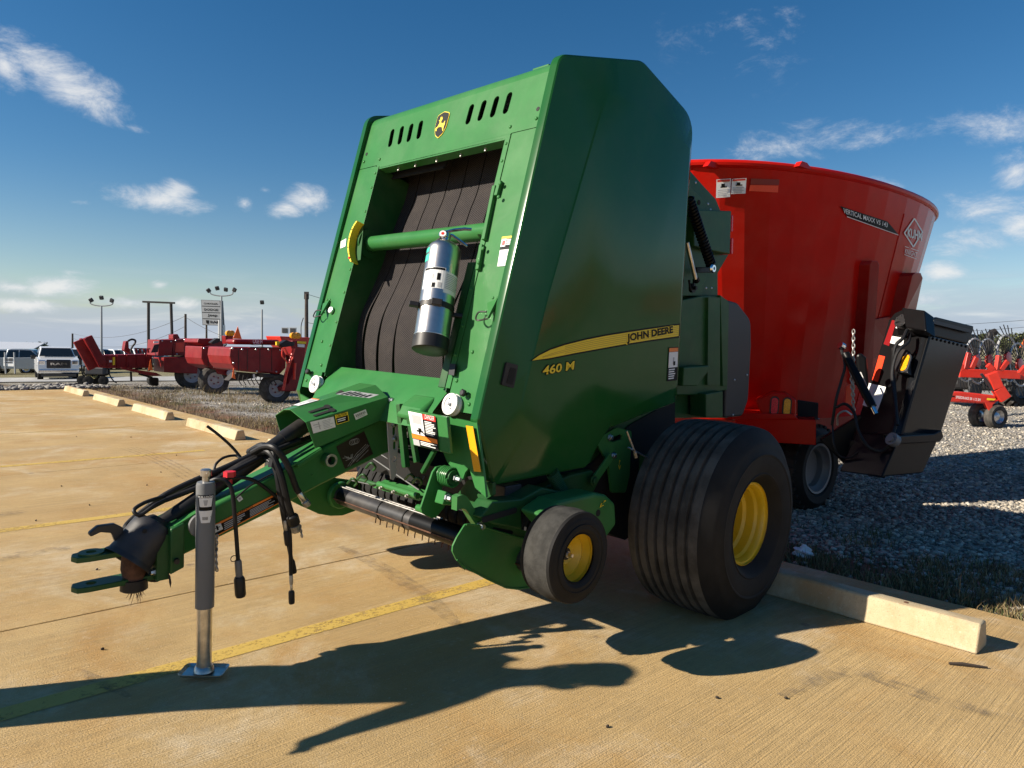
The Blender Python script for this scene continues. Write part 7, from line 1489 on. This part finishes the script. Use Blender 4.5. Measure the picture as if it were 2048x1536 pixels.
# ------------------------------------------------------------------ bystander outside the left of the frame whose shadow falls into view
def person():
    fw = V(.95, -.30, 0).normalized(); lat = V(fw.y, -fw.x, 0)          # leans forward; lat points to the person's right
    base = V(-2.80, 2.42, 0); r_ = thing('person', 'person in cap, blue shirt and dark trousers leaning in left of the baler drawbar', 'person', base)
    P = {'pel': fw*.05+V(0, 0, .95), 'belly': fw*.16+V(0, 0, 1.11), 'chest': fw*.32+V(0, 0, 1.32), 'neck': fw*.44+V(0, 0, 1.50), 'head': fw*.50+V(0, 0, 1.62), 'top': fw*.53+V(0, 0, 1.74),
         'hl': -lat*.09+fw*.04+V(0, 0, .88), 'kl': -lat*.10+fw*.05+V(0, 0, .48), 'al': -lat*.11+V(0, 0, .08), 'fl': -lat*.12+fw*.15+V(0, 0, .04), 'hr': lat*.09+fw*.04+V(0, 0, .88), 'kr': lat*.10+fw*.05+V(0, 0, .48), 'ar': lat*.11+V(0, 0, .08), 'fr': lat*.12+fw*.15+V(0, 0, .04),
         'sl': fw*.36-lat*.19+V(0, 0, 1.43), 'el': fw*.40-lat*.25+V(0, 0, 1.20), 'wl': fw*.50-lat*.22+V(0, 0, .98), 'gl': fw*.52-lat*.22+V(0, 0, .89),
         'sr': fw*.36+lat*.19+V(0, 0, 1.43), 'er': fw*.47+lat*.26+V(0, 0, 1.19), 'wr': fw*.62+lat*.22+V(0, 0, 1.03), 'gr': fw*.67+lat*.21+V(0, 0, .97)}
    Rd = dict(pel=.17, belly=.155, chest=.17, neck=.065, head=.10, top=.085, hl=.12, kl=.085, al=.055, fl=.045, hr=.12, kr=.085, ar=.055, fr=.045, sl=.075, el=.052, wl=.034, gl=.042, sr=.075, er=.052, wr=.034, gr=.042)
    ed = [('pel', 'belly'), ('belly', 'chest'), ('chest', 'neck'), ('neck', 'head'), ('head', 'top'), ('pel', 'hl'), ('hl', 'kl'), ('kl', 'al'), ('al', 'fl'), ('pel', 'hr'), ('hr', 'kr'), ('kr', 'ar'), ('ar', 'fr'), ('chest', 'sl'), ('sl', 'el'), ('el', 'wl'), ('wl', 'gl'), ('chest', 'sr'), ('sr', 'er'), ('er', 'wr'), ('wr', 'gr')]
    hd = (fw*1.).normalized()
    for tag_, w, g_, sd_ in (('l', 'wl', 'gl', 1), ('r', 'wr', 'gr', -1)):         # five fingers on each hand
        d = (P[g_]-P[w]).normalized(); s_ = d.cross(hd if tag_ == 'r' else V(0, 0, 1)).normalized(); c_ = s_.cross(d)
        for k in range(4):
            n1, n2 = f'{tag_}f{k}a', f'{tag_}f{k}b'; ln = (.07, .082, .076, .058)[k]; P[n1] = P[g_]+d*.045+s_*(.027-.018*k); P[n2] = P[n1]+(d*.8+c_*.5).normalized()*ln*.9; Rd[n1] = .010; Rd[n2] = .008; ed += [(g_, n1), (n1, n2)]
        n1, n2 = f'{tag_}ta', f'{tag_}tb'; P[n1] = P[g_]+s_*.045; P[n2] = P[n1]+(d+s_*.5).normalized()*.05; Rd[n1] = .013; Rd[n2] = .009; ed += [(g_, n1), (n1, n2)]
    ks = list(P); me = bpy.data.meshes.new('body'); me.from_pydata([tuple(P[k]) for k in ks], [(ks.index(a), ks.index(b_)) for a, b_ in ed], [])
    o = link('body', me, 'cloth_blue', r_, 0); sk = o.modifiers.new('skin', 'SKIN'); 
    for i, k in enumerate(ks): me.skin_vertices[0].data[i].radius = (Rd[k], Rd[k]); me.skin_vertices[0].data[i].use_root = (k == 'pel')
    sb = o.modifiers.new('sub', 'SUBSURF'); sb.levels = sb.render_levels = 2; sk.use_smooth_shade = True
    hc = fw*.52+V(0, 0, 1.64)
    MB().lathe([(.03, .108), (.07, .105), (.11, .085), (.135, .04), (.14, 0)], hc, V(0, 0, 1), 20).build('cap', 'cloth_dark', r_); b = MB(); rim_ = [hc+V(0, 0, .035)+(fw*math.cos(a)+lat*math.sin(a))*.10 for a in (math.radians(-70+20*k) for k in range(8))]; out_ = [hc+V(0, 0, .02)+(fw*math.cos(a)+lat*math.sin(a))*.10+fw*.09*math.cos(a) for a in (math.radians(-70+20*k) for k in range(8))]
    for i in range(7): b.poly([rim_[i], rim_[i+1], out_[i+1], out_[i]])
    b.build('cap_bill', 'cloth_dark', r_)
    MB().lathe([(-.03, .112), (.035, .110)], hc-V(0, 0, .02)-fw*.02, V(0, 0, 1), 18, cap=False).build('hair', 'leather', r_)
    MB().lathe([(0, .028), (.02, .018), (.028, .0)], hc+fw*.095+V(0, 0, -.03), fw, 8).build('nose', 'skin', r_)
    for s_ in (-1, 1): MB().dome(hc+fw*.092+lat*s_*.034+V(0, 0, -.002), fw, .012).build('eye', 'decal_white', r_); MB().lathe([(-.01, .028), (.01, .03)], hc+lat*s_*.105+V(0, 0, -.02), lat*s_, 10).build('ear', 'skin', r_)
    MB().bar(hc+fw*.094-lat*.024+V(0, 0, -.065), hc+fw*.094+lat*.024+V(0, 0, -.065), .012, .008).build('mouth', 'decal_red', r_, 0)
person()
